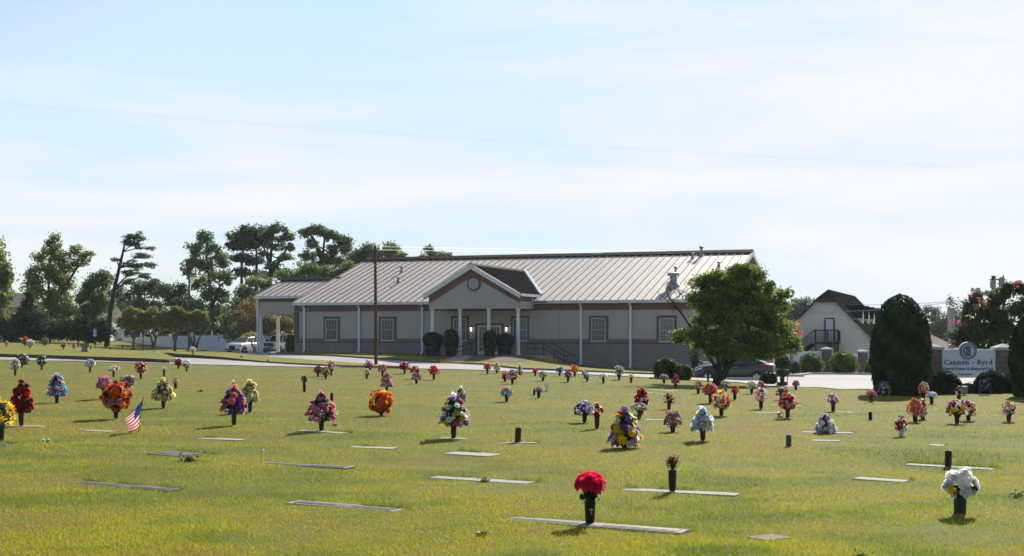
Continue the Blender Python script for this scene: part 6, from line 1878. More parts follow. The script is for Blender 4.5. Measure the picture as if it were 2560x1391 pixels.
# ---------------------------------------------------------------- flowers
FC = dict(red=(.55, .015, .025), dred=(.26, .012, .02), pink=(.78, .27, .40), hot=(.78, .03, .16), coral=(.80, .22, .16), white=(.82, .82, .80), cream=(.78, .72, .52),
          yel=(.85, .55, .02), pyel=(.80, .74, .34), org=(.80, .19, .015), purp=(.24, .08, .50), lav=(.46, .34, .66), blue=(.05, .07, .35), sky=(.12, .50, .82), pblue=(.50, .62, .84), mag=(.50, .03, .28),
          mauve=(.36, .15, .19), gray=(.42, .40, .38), dusk=(.55, .30, .28), tan=(.42, .30, .20), navy=(.02, .025, .10), rust=(.42, .13, .06), green=(.10, .17, .05), lime=(.40, .45, .10))

def grid_petal(L, Wd, cup, tilt, ang, r0, lift=0.0, nu=3, nv=3, tip=1.0):
    """one cupped petal as a small grid of quads"""
    V = []
    for i in range(nu + 1):
        u = i / nu
        for j in range(nv + 1):
            v = j / nv * 2 - 1
            w_ = Wd * math.sin(math.pi * (.18 + .68 * u)) * (1 if u < .8 else tip)
            x = r0 + L * u * math.cos(tilt * (1 - cup * u))
            z = lift + L * u * math.sin(tilt * (1 - cup * u))
            y = w_ * v
            x2 = x - .35 * Wd * v * v * math.sin(tilt)
            V.append((x2 * math.cos(ang) - y * math.sin(ang), x2 * math.sin(ang) + y * math.cos(ang), z))
    Q = [(i * (nv + 1) + j, (i + 1) * (nv + 1) + j, (i + 1) * (nv + 1) + j + 1, i * (nv + 1) + j + 1) for i in range(nu) for j in range(nv)]
    return V, Q

def make_template(kind, lod):
    """unit radius blossom facing +Z; returns verts, quads, weight of the centre colour per vertex"""
    V, Q, Cw = [], [], []
    def add(v, q, w=0.0):
        o = len(V); V.extend(v); Q.extend([tuple(i + o for i in f) for f in q]); Cw.extend([w] * len(v))
    def blob(r, z, n=6, m=3, w=0.0, fl=1.0):
        v = [(r * math.sin(math.pi * j / m) * math.cos(2 * math.pi * k / n), r * math.sin(math.pi * j / m) * math.sin(2 * math.pi * k / n), z - r * fl * math.cos(math.pi * j / m)) for j in range(m + 1) for k in range(n)]
        q = [(j * n + k, j * n + (k + 1) % n, (j + 1) * n + (k + 1) % n, (j + 1) * n + k) for j in range(m) for k in range(n)]
        add(v, q, w)
    nu = 3 if lod else 2; nv = 2 if lod else 2
    if kind == 'r':       # rose
        for n, r0, L, tl, lift, off in ((5, .20, .95, .55, -.25, 0), (5, .16, .80, .95, -.15, .6), (4, .10, .66, 1.25, -.05, .2), (3, .04, .55, 1.45, .02, .9))[:4 if lod else 3]:
            for k in range(n):
                add(*grid_petal(L, .55 * L + .1, .35, tl, 2 * math.pi * k / n + off, r0, lift, nu, nv))
        blob(.28, .30, 5, 3)
    elif kind == 'd':     # daisy or lily-like star
        n = 11 if lod else 8
        for k in range(n):
            add(*grid_petal(.85, .17, -.4, .22 + .1 * (k % 2), 2 * math.pi * k / n, .15, 0, nu, 2 if lod else 1, .8))
        blob(.24, .08, 7, 3, 1.0, .6)
    elif kind == 'l':     # lily
        for k in range(6):
            add(*grid_petal(1.0, .26, .9, .9, 2 * math.pi * k / 6, .08, -.1, nu, 2, .7))
        blob(.10, .25, 5, 3, 1.0, 1.6)
    elif kind == 'c':     # carnation, chrysanthemum, hydrangea puff
        for n, r0, L, tl, lift, off in ((9, .1, .9, .12, -.1, 0), (8, .08, .85, .55, 0, .3), (7, .05, .75, .95, .05, .1), (4, .02, .62, 1.35, .1, .5))[:4 if lod else 3]:
            for k in range(n):
                a = 2 * math.pi * k / n + off + .17 * math.sin(k * 5.1)
                add(*grid_petal(L, .24, .2, tl + .12 * math.sin(k * 7.3), a, r0, lift, 2, 1, 1.25))
        if not lod: blob(.4, .1, 6, 3)
    elif kind == 's':     # tiny sprig: a few specks
        r = np.random.default_rng(3)
        for k in range(9):
            d = r.normal(size=3); d /= np.linalg.norm(d); d[2] = abs(d[2])
            c = d * r.uniform(.4, 1.0); e = .22
            t1 = np.cross(d, (0.3, .5, .8)); t1 /= np.linalg.norm(t1); t2 = np.cross(d, t1)
            add([tuple(c + t1 * e), tuple(c + t2 * e), tuple(c - t1 * e), tuple(c - t2 * e)], [(0, 1, 2, 3)])
    return np.array(V, dtype=float), np.array(Q), np.array(Cw)
TPL = {(k, l): make_template(k, l) for k in 'rdlcs' for l in (0, 1)}
CENTRE = {'d': (.30, .16, .02), 'l': (.7, .45, .1)}

def basis(n):
    n = n / (np.linalg.norm(n) + 1e-9)
    a = np.array((1., 0, 0)) if abs(n[0]) < .8 else np.array((0, 1., 0))
    u = np.cross(n, a); u /= np.linalg.norm(u); v = np.cross(n, u)
    return u, v, n
def blossom(kind, lod, c, nrm, r, col, rng, centre=None):
    V, Q, Cw = TPL[(kind, lod)]
    u, v, n = basis(nrm)
    th = rng.uniform(0, 6.28)
    ux, vx = u * math.cos(th) + v * math.sin(th), -u * math.sin(th) + v * math.cos(th)
    P = c + r * (V[:, :1] * ux + V[:, 1:2] * vx + V[:, 2:] * n)
    if lod: P = P + rng.normal(0, r * .035, P.shape)
    cc = np.array(col) * rng.uniform(.85, 1.12)
    ce = np.array(centre if centre is not None else CENTRE.get(kind, col))
    C = cc[None, :] * (1 - Cw[:, None]) + ce[None, :] * Cw[:, None]
    C = np.clip(C * rng.uniform(.93, 1.07, (len(C), 1)), 0, 1)
    return P, Q, C

VM = {'br': mat('bronze_vase', (.035, .022, .016), .45, metal=.25, var=.35, scale=9, spec=.4), 'dk': mat('dark_vase', (.014, .013, .013), .4, metal=.2, var=.3, scale=9, spec=.4),
      'gn': mat('green_vase', (.05, .075, .06), .6, var=.25, scale=10), 'wh': mat('pale_vase', (.55, .56, .58), .5, var=.1, scale=10), 'gy': mat('grey_vase', (.22, .21, .20), .7, var=.2, scale=10),
      'nv': mat('dark_green_vase', (.012, .022, .024), .35, var=.3, scale=12)}
def vase_prof(h, r):
    return [(.001, 0), (r * .30, 0), (r * .32, h * .04), (r * .52, h * .065), (r * .72, h * .11), (r * .83, h * .19), (r * .88, h * .3), (r * .96, h * .7), (r * 1.0, h * .93), (r * 1.07, h * .94), (r * 1.07, h), (r * .9, h), (r * .86, h * .86), (r * .2, h * .84)]
def add_vase(parent, base, h, r, m, tilt=(0, 0), flutes=False):
    mb = MB(); mb.lathe(vase_prof(h, r), (0, 0, 0), 18, cap=False)
    R2 = Matrix.Rotation(tilt[0], 3, 'X') @ Matrix.Rotation(tilt[1], 3, 'Y')
    mb.v = [tuple(R2 @ Vector(p) + Vector(base) - Vector((0, 0, .012))) for p in mb.v]
    o = mb.build('vase', VM[m], parent)
    for p in o.data.polygons: p.use_smooth = True
    return o

GRP = 'flower arrangements on the burial lawn'
def parse(p):
    out = []
    for s_ in p.split():
        c, k = s_.split(':'); out.append((c, k[0], float(k[1:] or 1)))
    return out

def arrangement(px, py, top, w_, shape, pal, label, vh=None, vase='br', fol='g', nf=None, fd=None, cat='grave flowers', seedx=0, base=None, leafn=1.0, tilt=(0, 0), name='flower_arrangement'):
    """px, py: foot; top: highest row; w_: greatest width, all as measured; vh: height of bare vase below the flowers"""
    seed = int(px * 7 + py * 13 + seedx)
    rng = np.random.default_rng(seed)
    p = GS(px, py) if base is None else base
    s = p.y / F
    H = (py - top) * s; Wd = w_ * s
    t = thing(name, p, label, cat, GRP)
    big = (py - top) > 54
    mid = (py - top) > 36
    vis = (vh if vh is not None else 10) * s
    if vase:
        vr = max(.052, min(.085, .055))
        vhh = max(.20, min(.27, vis + .06)) if shape != 'fall' else .2
        if vh is not None: vhh = max(vhh, vis + .015)
        add_vase(t, p, vhh, vr if vase != 'nv' else .075, vase, tilt)
    z0 = max(vis, .02)
    Hf_ = H - z0
    R = Wd / 2
    P = parse(pal)
    if fd is None: fd = float(np.clip(Wd * .20, .055, .115))
    # flower positions on the outline
    if nf is None:
        area = {'cone': math.pi * R * math.hypot(R, Hf_), 'dome': 2 * math.pi * R * Hf_ * .55 + 1.5 * R * R, 'ball': 4 * math.pi * R * Hf_ / 2 * .8, 'fan': 2 * R * R + 2 * R * Hf_}.get(shape, 3 * R * Hf_)
        nf = int(np.clip(1.05 * area / (fd * fd * .95), 7, 46))
    pts, nrm = [], []
    ga = 2.39996
    for i in range(nf):
        th = i * ga + rng.uniform(-.3, .3)
        f = (i + .5) / nf
        if shape == 'cone':
            tt = 1 - math.sqrt(1 - f) if f < 1 else 1
            tt = 1 - math.sqrt(max(0, 1 - f))
            rr = R * (1 - tt) ** .6 * (.72 + .28 * min(1, tt / .22))
            z = z0 + Hf_ * tt; n = (math.cos(th), math.sin(th), .35 + .9 * tt)
        elif shape == 'dome':
            ph = math.acos(1 - f * 1.25)
            rr = R * math.sin(min(ph, 1.57)) if ph < 1.57 else R * math.sin(ph)
            z = z0 + Hf_ * .28 + Hf_ * .72 * math.cos(ph); n = (math.cos(th) * math.sin(ph), math.sin(th) * math.sin(ph), math.cos(ph) + .25)
        elif shape == 'ball':
            ph = math.acos(1 - f * 1.85)
            rr = R * math.sin(ph); z = z0 + Hf_ * .5 + Hf_ * .5 * math.cos(ph); n = (math.cos(th) * math.sin(ph), math.sin(th) * math.sin(ph), math.cos(ph) + .15)
        elif shape == 'fan':
            rr = R * math.sqrt(f); z = z0 + Hf_ * (.62 + .38 * (1 - (rr / R) ** 2)) - rng.uniform(0, .2) * Hf_; n = (math.cos(th) * rr / R, math.sin(th) * rr / R, .8)
        else:   # loose spray
            rr = R * rng.uniform(.3, 1); z = z0 + Hf_ * rng.uniform(.25, 1); n = (math.cos(th), math.sin(th), .6)
        rr = rr * rng.uniform(.74, 1.10); z += rng.uniform(-.06, .05) * Hf_
        pts.append((p.x + rr * math.cos(th), p.y + rr * math.sin(th), p.z + z)); nrm.append(np.array(n) + rng.normal(0, .18, 3))
    # put the top blossom at the very top
    pts[-1 if shape == 'cone' else 0] = (p.x + tilt[1] * H, p.y, p.z + H - fd * .4)
    wts = np.array([q[2] for q in P]); wts /= wts.sum()
    ch = rng.choice(len(P), nf, p=wts)
    lod = 1 if big else 0
    fsc = 1.16 if big else 1.05
    # greenery
    fpal = {'g': [(.018, .04, .016), (.035, .07, .025), (.06, .11, .04)], 'b': [(.04, .07, .055), (.07, .10, .08), (.11, .14, .11)], 'd': [(.012, .022, .012), (.02, .035, .016), (.03, .05, .02)], 'y': [(.2, .2, .04), (.32, .30, .06), (.42, .38, .1)], 'x': [(.09, .08, .06), (.14, .12, .09), (.2, .18, .13)]}[fol]
    nl = int(np.clip(Wd * Hf_ * 900, 40, 420) * leafn)
    th = rng.uniform(0, 6.28, nl); tt = rng.uniform(0, .95, nl)
    if shape == 'cone': rr = R * (1 - tt) ** .65 * (.72 + .28 * np.minimum(1, tt / .22)) * rng.uniform(.25, .96, nl)
    elif shape == 'ball': rr = R * np.sin(np.pi * np.clip(tt, .08, .95)) * rng.uniform(.2, .95, nl)
    elif shape == 'dome': rr = R * np.sqrt(np.clip(1 - (tt * 1.02 - .25) ** 2 * 1.5, .02, 1)) * rng.uniform(.2, .9, nl)
    else: rr = R * (.25 + .6 * tt) * rng.uniform(.2, 1, nl); 
    rr = rr * np.where(rng.uniform(0, 1, nl) < .16, rng.uniform(1.05, 1.4, nl), 1.0)
    zz = z0 - .02 + Hf_ * tt * .93
    C = np.column_stack([p.x + rr * np.cos(th), p.y + rr * np.sin(th), p.z + np.maximum(zz, .02)])
    lf = float(np.clip(Wd * .17, .05, .10))
    V, Q, Cc = leaf_cloud(C, lf, rng, 0, fpal, .9)
    fb = MB(); fb.arr(V, Q, 0, Cc)
    # stems
    for k in range(0, nf, 2):
        a = Vector((p.x, p.y, p.z + min(.2, max(.0, z0)))); b = Vector(pts[k])
        fb.tube([a, a.lerp(b, .5) + Vector((0, 0, .03)), a.lerp(b, .93)], .004, 3, 0, fpal[1], cap=False)
    fb.build('foliage', M['bushleaf'], t, colors=True)
    fr_ = fd * .56 * fsc
    ctr = {'d': (.10, .05, .015)} if any(c == 'yel' and k == 'd' for c, k, _ in P) else {}
    if big:
        for i in range(nf):
            c_, k_, _ = P[ch[i]]
            mb = MB(); mb.arr(*[x for x in (lambda a: (a[0], a[1], 0, a[2]))(blossom(k_, 1, np.array(pts[i]), nrm[i], fr_ * rng.uniform(.85, 1.2), FC[c_], rng, (.10, .05, .015) if (c_ == 'yel' and k_ == 'd') else None))])
            mb.build('blossom', M['petal'], t, colors=True)
    else:
        mb = MB()
        for i in range(nf):
            c_, k_, _ = P[ch[i]]
            a = blossom(k_, 0, np.array(pts[i]), nrm[i], fr_ * rng.uniform(.85, 1.2), FC[c_], rng)
            mb.arr(a[0], a[1], 0, a[2])
        mb.build('blossoms', M['petal'], t, colors=True)
    return t

# foot x, foot y, top, width, outline, colours, label, bare vase height, vase
A = arrangement
# far left lawn
A(2, 857, 841, 8, 'dome', 'white:c1 sky:c.5', 'pale flowers cut by the left picture edge on the far left lawn', 3)
A(16, 869, 853, 10, 'dome', 'pink:c1 white:c1', 'tiny pink and white bunch in a grey vase, farthest left behind the dark bank', 6, 'gy')
A(63, 867, 843, 17, 'dome', 'org:c1 coral:c1.5 dred:c.5', 'orange red bunch just behind a cream one on the far left lawn', 5, fol='d')
A(75, 872, 850, 19, 'ball', 'white:r2 cream:r1', 'cream white bunch in front of the orange red one on the far left lawn', 5)
A(113, 866, 844, 17, 'dome', 'gray:c1 mauve:c.6', 'dull grey bunch beside the salmon one on the far left lawn', 4, fol='x')
A(123, 862, 837, 14, 'ball', 'coral:r2 pink:r1', 'salmon coral bunch right behind the dull grey one on the far left lawn', 4)
A(158.5, 875, 856, 14, 'dome', 'red:c1 white:c1', 'red and white bunch left of two, between the salmon bunch and the stone bench', 6)
A(185, 876, 862, 11, 'dome', 'red:c1 white:c1 coral:c1', 'small leaning red and white bunch next left of the stone bench', 6, 'gy')
A(226.5, 875, 859, 9, 'dome', 'yel:c1 pyel:c1', 'small yellow bunch in a dark vase right behind the stone bench', 8, 'dk')
A(482, 891, 872, 15, 'ball', 'white:c2 cream:c1', 'cream white bunch in front of the rightmost crepe myrtle', 6)
A(604, 900, 889, 7, 'fan', 'pink:c1 white:c1 mauve:c1', 'tiny pink and white bunch on the lawn wedge below the white car', 2, fol='x')
A(670, 903, 898, 6, 'dome', 'gray:c1', 'tiny grey bunch on the lawn wedge below the pickup', 1, None, fol='x')
# back rows of the near lawn, left
A(55, 919, 885, 32, 'dome', 'pink:c1 white:c.6 green:c1', 'pink and green bunch behind a cream rose bunch at the road edge', 8, leafn=1.8)
A(38, 940, 896, 23, 'dome', 'white:r1 cream:r1', 'cream rose bunch in a tall bronze vase, before the pink and green one', 17)
A(104, 926, 887, 25, 'ball', 'white:c1 green:c1.2', 'dark green bunch dotted with white near the left road edge', 12, leafn=2.5)
A(225, 932, 897, 24, 'dome', 'white:l2 pblue:l1', 'white and pale blue bunch under the dark bank, tall bare vase', 15)
A(284, 944, 913.6, 27, 'dome', 'white:l3 cream:l1', 'wide white lily bunch with drooping edges under the dark bank', 18, 'br')
A(352, 948.5, 903.6, 28, 'ball', 'coral:r1 red:r1 white:r1 pink:r.6', 'coral, red and white bunch left of a small grey white pair', 14)
A(410, 942, 919, 17, 'fan', 'white:c1 gray:c1', 'small grey white pair of heads in a bare dark vase', 15, 'dk', nf=7)
A(446, 923, 897, 20, 'ball', 'dred:c2 red:c1', 'round dark red bunch at the end of the dark bank', 8)
A(466.5, 930, 898, 23, 'ball', 'white:l2 gray:c.5', 'white lily bunch right beside the round dark red one', 7, fol='d')
# left foreground rows
A(53, 1066, 949, 62, 'cone', 'red:r1 dred:r1', 'tall cone of dark red roses beside the sunflowers at left', 38, 'br', 'g', nf=28, fd=.125)
A(3, 1106, 998, 66, 'dome', 'yel:d2 white:s1', 'sunflowers cut off by the left picture edge', 45, 'dk', 'b', nf=12, fd=.17)
A(142, 1008, 932.5, 58, 'cone', 'sky:d2 pink:c1 white:d1 lav:c.6', 'cone of turquoise daisies with pink and white flowers', 20, 'dk', 'd')
A(259.5, 997, 941.5, 38, 'dome', 'pink:r2 white:l1', 'pink and white bunch half behind the orange red cone', 25, 'br')
A(318.5, 976, 939, 34, 'ball', 'dred:c1 mauve:c1 white:c1 purp:c.5 pink:c.6', 'dark mixed bunch behind and right of the orange red cone', 7)
A(290, 1048, 958, 70, 'ball', 'org:c2 red:l1.2 yel:l.7 pink:r.5 dred:c.6', 'large ball of orange and red flowers beside the small flag', 22, 'br', 'd', fd=.15)
A(408.5, 1020.5, 943.7, 61, 'cone', 'pyel:r3 cream:r1', 'pale yellow rose cone left of a fallen pink bloom', 22, 'br', 'b', fd=.095)
A(439, 972, 941, 15, 'dome', 'white:r1 pink:r1', 'small white and pink bunch behind the left pale yellow cone', 8, nf=6)
A(584, 1006, 950, 27, 'cone', 'cream:c1 white:c1 dusk:c.5', 'faded cream bunch peeping over the purple cone', 12, fol='x')
A(625, 1031, 949, 53, 'cone', 'pyel:r3 cream:r1', 'pale yellow rose cone behind and right of the purple one', 28, 'br', 'g', fd=.10)
A(585, 1063.5, 962, 73, 'cone', 'purp:r2.2 coral:c1.6 lav:r.6 white:s.6', 'tall cone of purple roses and coral flowers', 36, 'br', 'g', nf=27, fd=.135)
A(761, 981, 939, 19, 'fan', 'dusk:c1 green:c1', 'faded dark bunch standing clear of a reddish brown vase', 17, 'br', 'b', leafn=1.6)
A(795, 942, 915.6, 21, 'dome', 'dred:c2 green:c.5', 'dark red bunch left of the group of three by the road', 9)
A(828, 940, 901.6, 22, 'ball', 'pink:r2 cream:c1 white:l.5', 'pink bunch with cream top, rearmost of the group of three', 11)
A(814, 948, 917.5, 22, 'dome', 'white:c1 dred:c1 lime:c.7', 'white, green and dark red bunch, front one of the group of three', 9)
A(803.5, 1079, 977.5, 82, 'cone', 'pink:r4 white:s1', 'wide cone of pink roses over a tapering dark vase', 30, 'dk', 'g', nf=30, fd=.11)
# centre rear rows
A(921, 939, 901.6, 20, 'ball', 'purp:c1 mag:c1 dred:c.6', 'magenta and purple bunch left of the brown pole foot', 10, fol='d')
A(917, 948, 922, 12, 'ball', 'cream:c1 white:c1', 'slim pale bunch in front of the magenta one by the brown pole', 12)
A(956, 942, 911, 22, 'dome', 'red:c1 pink:c1 white:c.5 mauve:c.6', 'red and pink bunch hiding behind the pink rose cone near the brown pole', 12, fol='d')
A(966.5, 975.6, 927, 34, 'cone', 'pink:r3 white:l1', 'cone of pink roses and white edging right of the brown pole', 10, 'br')
A(1011.5, 935, 905, 25, 'dome', 'red:r1 white:r1 hot:r.5', 'red and white bunch nearest the sunlit drive', 12)
A(1037, 948, 915, 22, 'dome', 'red:c1 mauve:c1', 'red topped bunch behind a pink and white cone', 12, fol='d')
A(1041, 960, 919, 28, 'cone', 'pink:r1 white:r1 mag:r.5', 'pink, white and magenta cone in front of the red topped one', 11, 'dk')
A(1084.5, 950, 914.7, 26, 'dome', 'hot:c1 pink:l1 red:c.6', 'pinkish red bunch alone before the yellow kerb', 14)
A(953.5, 1039.5, 979, 57, 'ball', 'org:c2.4 yel:l1 red:c.8 coral:c.4', 'flame coloured orange and yellow ball low on its vase', 8, 'br', 'd', fd=.13)
A(1152, 1011, 964, 31, 'cone', 'gray:c1 white:c1 green:c1 lav:c.6', 'grey and green cone behind the wild white and yellow spray', 8, fol='d')
A(1134, 1096.5, 982, 86, 'cone', 'white:d2.4 yel:d1.2 pink:r.7 lav:c.7 hot:c.4', 'wild white and yellow spray with loose drooping stems', 35, 'dk', 'g', nf=38, fd=.10)
# centre and right rear rows
A(1218.5, 936, 909, 19, 'dome', 'red:c1 coral:c1 yel:c.4', 'small red and yellow bunch left of a cream one before the planters', 12)
A(1242, 934, 904, 19, 'cone', 'cream:c1.5 white:c1', 'cream bunch with a pointed tip before the planters', 9)
A(1299.5, 939, 908, 19, 'cone', 'cream:c1.5 lime:c.5 white:c1', 'cream and green cone in front of the white porch column', 4)
A(1262.5, 955, 931.5, 16, 'ball', 'red:c1.5 dred:c1', 'red bunch half behind the white and red one', 5)
A(1281, 961, 924, 27, 'dome', 'white:r1.5 red:r1', 'white bunch topped with red roses', 13)
A(1338, 941, 922, 13, 'dome', 'hot:c1', 'small hot pink bunch before the sunlit patch of grass', 11)
A(1357.5, 953, 929.7, 19, 'ball', 'dred:c1 white:c.7 mauve:c1', 'dark maroon and white bunch below the hot pink one', 8, fol='d')
A(1399, 940.5, 917.5, 21, 'dome', 'lav:c1 blue:c1 white:c.7', 'lavender and navy bunch before the yellow steps', 10)
A(1420, 955, 928, 18, 'dome', 'mag:c1 purp:c1 pink:c.6', 'magenta purple bunch below the orange one', 11)
A(1437, 942, 912, 20, 'ball', 'org:c2 yel:c1 coral:c.6', 'orange and yellow bunch before the block wall downspout', 8)
A(1462, 946.5, 925, 15, 'ball', 'white:c1 green:c1', 'dark greenish white bunch behind a small white one', 8)
A(1468, 955, 932.5, 13, 'dome', 'white:r1 cream:r.6 pink:r.3', 'small white bunch on its own flat stone', 12)
A(1508.5, 959, 934, 19, 'dome', 'white:c1', 'pure white puff on a bare vase before the block wall', 14)
A(1547.5, 950, 915.6, 24, 'ball', 'white:s3 green:c.6', 'airy white sprays with grey green leaves before the block wall', 7, fol='b', leafn=1.4)
A(1578, 957.5, 934, 17, 'dome', 'yel:l1.2 white:l1', 'yellow and white bunch left of the rounded bushes', 11)
A(1266.5, 1004, 967, 29, 'dome', 'white:r1 coral:r1 sky:r.5 cream:r.6', 'round white, coral and blue bunch standing alone mid lawn', 13, 'dk')
A(1347, 996, 968, 18, 'dome', 'mauve:c1 pink:c.6 lav:c.5', 'mauve pink bunch beside an empty vase mid lawn', 16)
A(1461.5, 1057, 1004, 46, 'dome', 'purp:r1.6 white:c1.2 lav:r1', 'purple roses with trailing white beside red roses', 20, 'dk')
A(1492.5, 1072, 1008, 27, 'dome', 'red:r2 white:r.6 coral:r.5', 'red roses in a tall copper rimmed vase', 33, 'br', nf=8, fd=.09)
A(1604, 1036, 970, 41, 'cone', 'red:r2 white:l1', 'cone of red roses and white lilies above a faded grey bunch', 27, 'dk')
A(1598, 1048, 1009, 41, 'dome', 'gray:c2 cream:c.6', 'faded grey white bunch drooping below the red rose cone', 22, 'dk', 'x')
A(1561, 1122, 1017, 90, 'cone', 'yel:c2.4 purp:l2.2 white:d1.7 red:r.4', 'largest cone, yellow and purple with white daisies', 12, 'br', 'g', nf=50, fd=.125)
A(1660, 959, 936.5, 21, 'dome', 'dusk:c1 gray:c1 white:c.5', 'dusty pink grey bunch before the larger rounded bush', 9)
A(1689, 971, 934.6, 23, 'cone', 'hot:c1 pink:r1 mauve:c.6', 'crimson pink cone before the smaller rounded bush', 14)
A(1745.5, 985, 949, 20, 'ball', 'cream:r1.2 yel:c.6 purp:c.5', 'cream bunch with a purple and yellow top', 10, 'br')
A(1776, 1008, 960, 38, 'dome', 'org:r1 pink:r1.4 coral:r.8 yel:r.4', 'wide orange and pink bunch on a tall bronze vase', 22, 'br')
A(1672.5, 1023, 979.7, 33, 'dome', 'red:l1.4 hot:l1 yel:c.3', 'red lilies with dark leaves spreading left', 17, 'br', 'd', leafn=1.6, nf=9)
A(1682, 1081, 1027, 44, 'dome', 'mauve:c1.6 gray:c1.6 dusk:c.6', 'dusty mauve and grey bunch on a brown vase', 15, 'br', 'x', leafn=1.5)
A(1803.5, 1039, 977, 45, 'ball', 'hot:d1 org:d.8 yel:d.8 white:r.8 pink:r.6', 'bright mixed ball with small sunflowers', 14, 'br', 'd')
A(1814, 982, 951.6, 27, 'fan', 'cream:c1 white:c1.4 tan:c.5', 'cream and white flat topped bunch below the dogwood trunk', 14, 'gy')
A(1837, 1000, 963, 22, 'dome', 'hot:l1 red:l1 yel:c.3', 'vivid red bunch with a yellow spot right of the bright mixed ball', 17)
A(1879, 985, 953.5, 25, 'dome', 'cream:c1.4 white:c1', 'cream white bunch under the grey car boot', 14, 'br')
A(1902, 980, 953.5, 19, 'dome', 'pink:c1 mag:c.6 white:c.6', 'pink and purple bunch right above the pink lilies', 12)
A(1902.5, 1023, 969, 35, 'ball', 'pink:l1.4 white:l1.4', 'pink and white lilies over dark leaves', 18, 'br', 'd')
A(1956, 1001, 967.5, 30, 'dome', 'red:c1 navy:c.8 white:c1 org:c.4', 'red, white and navy bunch right behind the red and white ball', 10, fol='d')
A(1969, 1045, 988, 41, 'ball', 'red:r1.7 white:r.8 pink:c.5', 'red and white rose ball on a brown vase', 20, 'br', 'd')
A(1950, 1044, 1030, 19, 'dome', 'white:l1 red:c.6', 'small red and white blooms lying at the foot of the red and white ball', 1, None, 'd')
A(1989.5, 975, 951.6, 18, 'dome', 'pink:c1 purp:c.5 mag:c.5', 'pink purple bunch on the lawn edge right of the litter bin', 9)
A(2083, 1029, 984.5, 27, 'dome', 'white:c1.3 mag:c.5 pink:c.6 lav:c.4', 'white bunch with pink top and purple below, before the parking area', 21, 'br')
A(2177.5, 1006.6, 976, 25, 'dome', 'dusk:c1.4 pink:c.5', 'dusty pink bunch left of the tall clipped holly', 17)
A(2211, 990.5, 955, 31, 'dome', 'lav:c1 lime:c.8 white:c.8 purp:c.6', 'lavender and lime dome at the foot of the tall clipped holly', 6, fol='d')
A(2309, 999, 956, 26, 'dome', 'coral:r1 cream:r1.2 pink:r.5', 'coral and cream bunch standing high over its vase before the hedge', 13)
A(2329, 1011, 981, 27, 'dome', 'white:c1.4 pblue:c.7 pink:c.4', 'white and pale blue dome below the coral and cream one', 16)
A(2397, 1003, 965, 20, 'dome', 'pink:r1 cream:r1 coral:r.5', 'small pink and cream bunch before the middle of the hedge', 12, nf=8)
A(2307, 1049, 996.6, 23, 'cone', 'red:c1 white:c1 dred:c.5', 'red and white cone behind the coral and yellow bunch', 9, fol='d')
A(2288, 1056, 997.7, 36, 'dome', 'coral:r1.6 dusk:c.8', 'coral bunch with trailing yellow leaves', 16, 'dk', 'y', leafn=1.5)
A(2392.5, 1060, 1000, 46, 'dome', 'yel:d1.2 white:d1.2 purp:c1.2 red:c.4', 'yellow, white and purple bunch left of a red and white dome', 22, 'dk', 'd')
A(2421, 1051.5, 1003, 36, 'dome', 'red:r1.2 white:r1.2 hot:c.4', 'red and white dome right of the yellow and purple bunch', 12, fol='g')
A(2522, 1054, 1005, 32, 'ball', 'red:c1 white:r1 dusk:c.6', 'red and white bunch nearest the right picture edge', 14, fol='g')
A(2063, 1083.5, 1034, 57, 'cone', 'lav:c1.6 white:c1.2 purp:c.5', 'lavender and white mound resting on the ground', 1, None, 'g')
A(2253, 1092.5, 1042.5, 30, 'ball', 'red:c1.2 white:r1 blue:c.8', 'red, white and blue bunch in a pale vase', 12, 'wh')
A(1757, 1102, 1015, 64, 'cone', 'white:l1.6 pblue:l1.6 cream:r.8', 'pale blue and white cone with drooping tips', 30, 'br', 'b', nf=30, fd=.12)

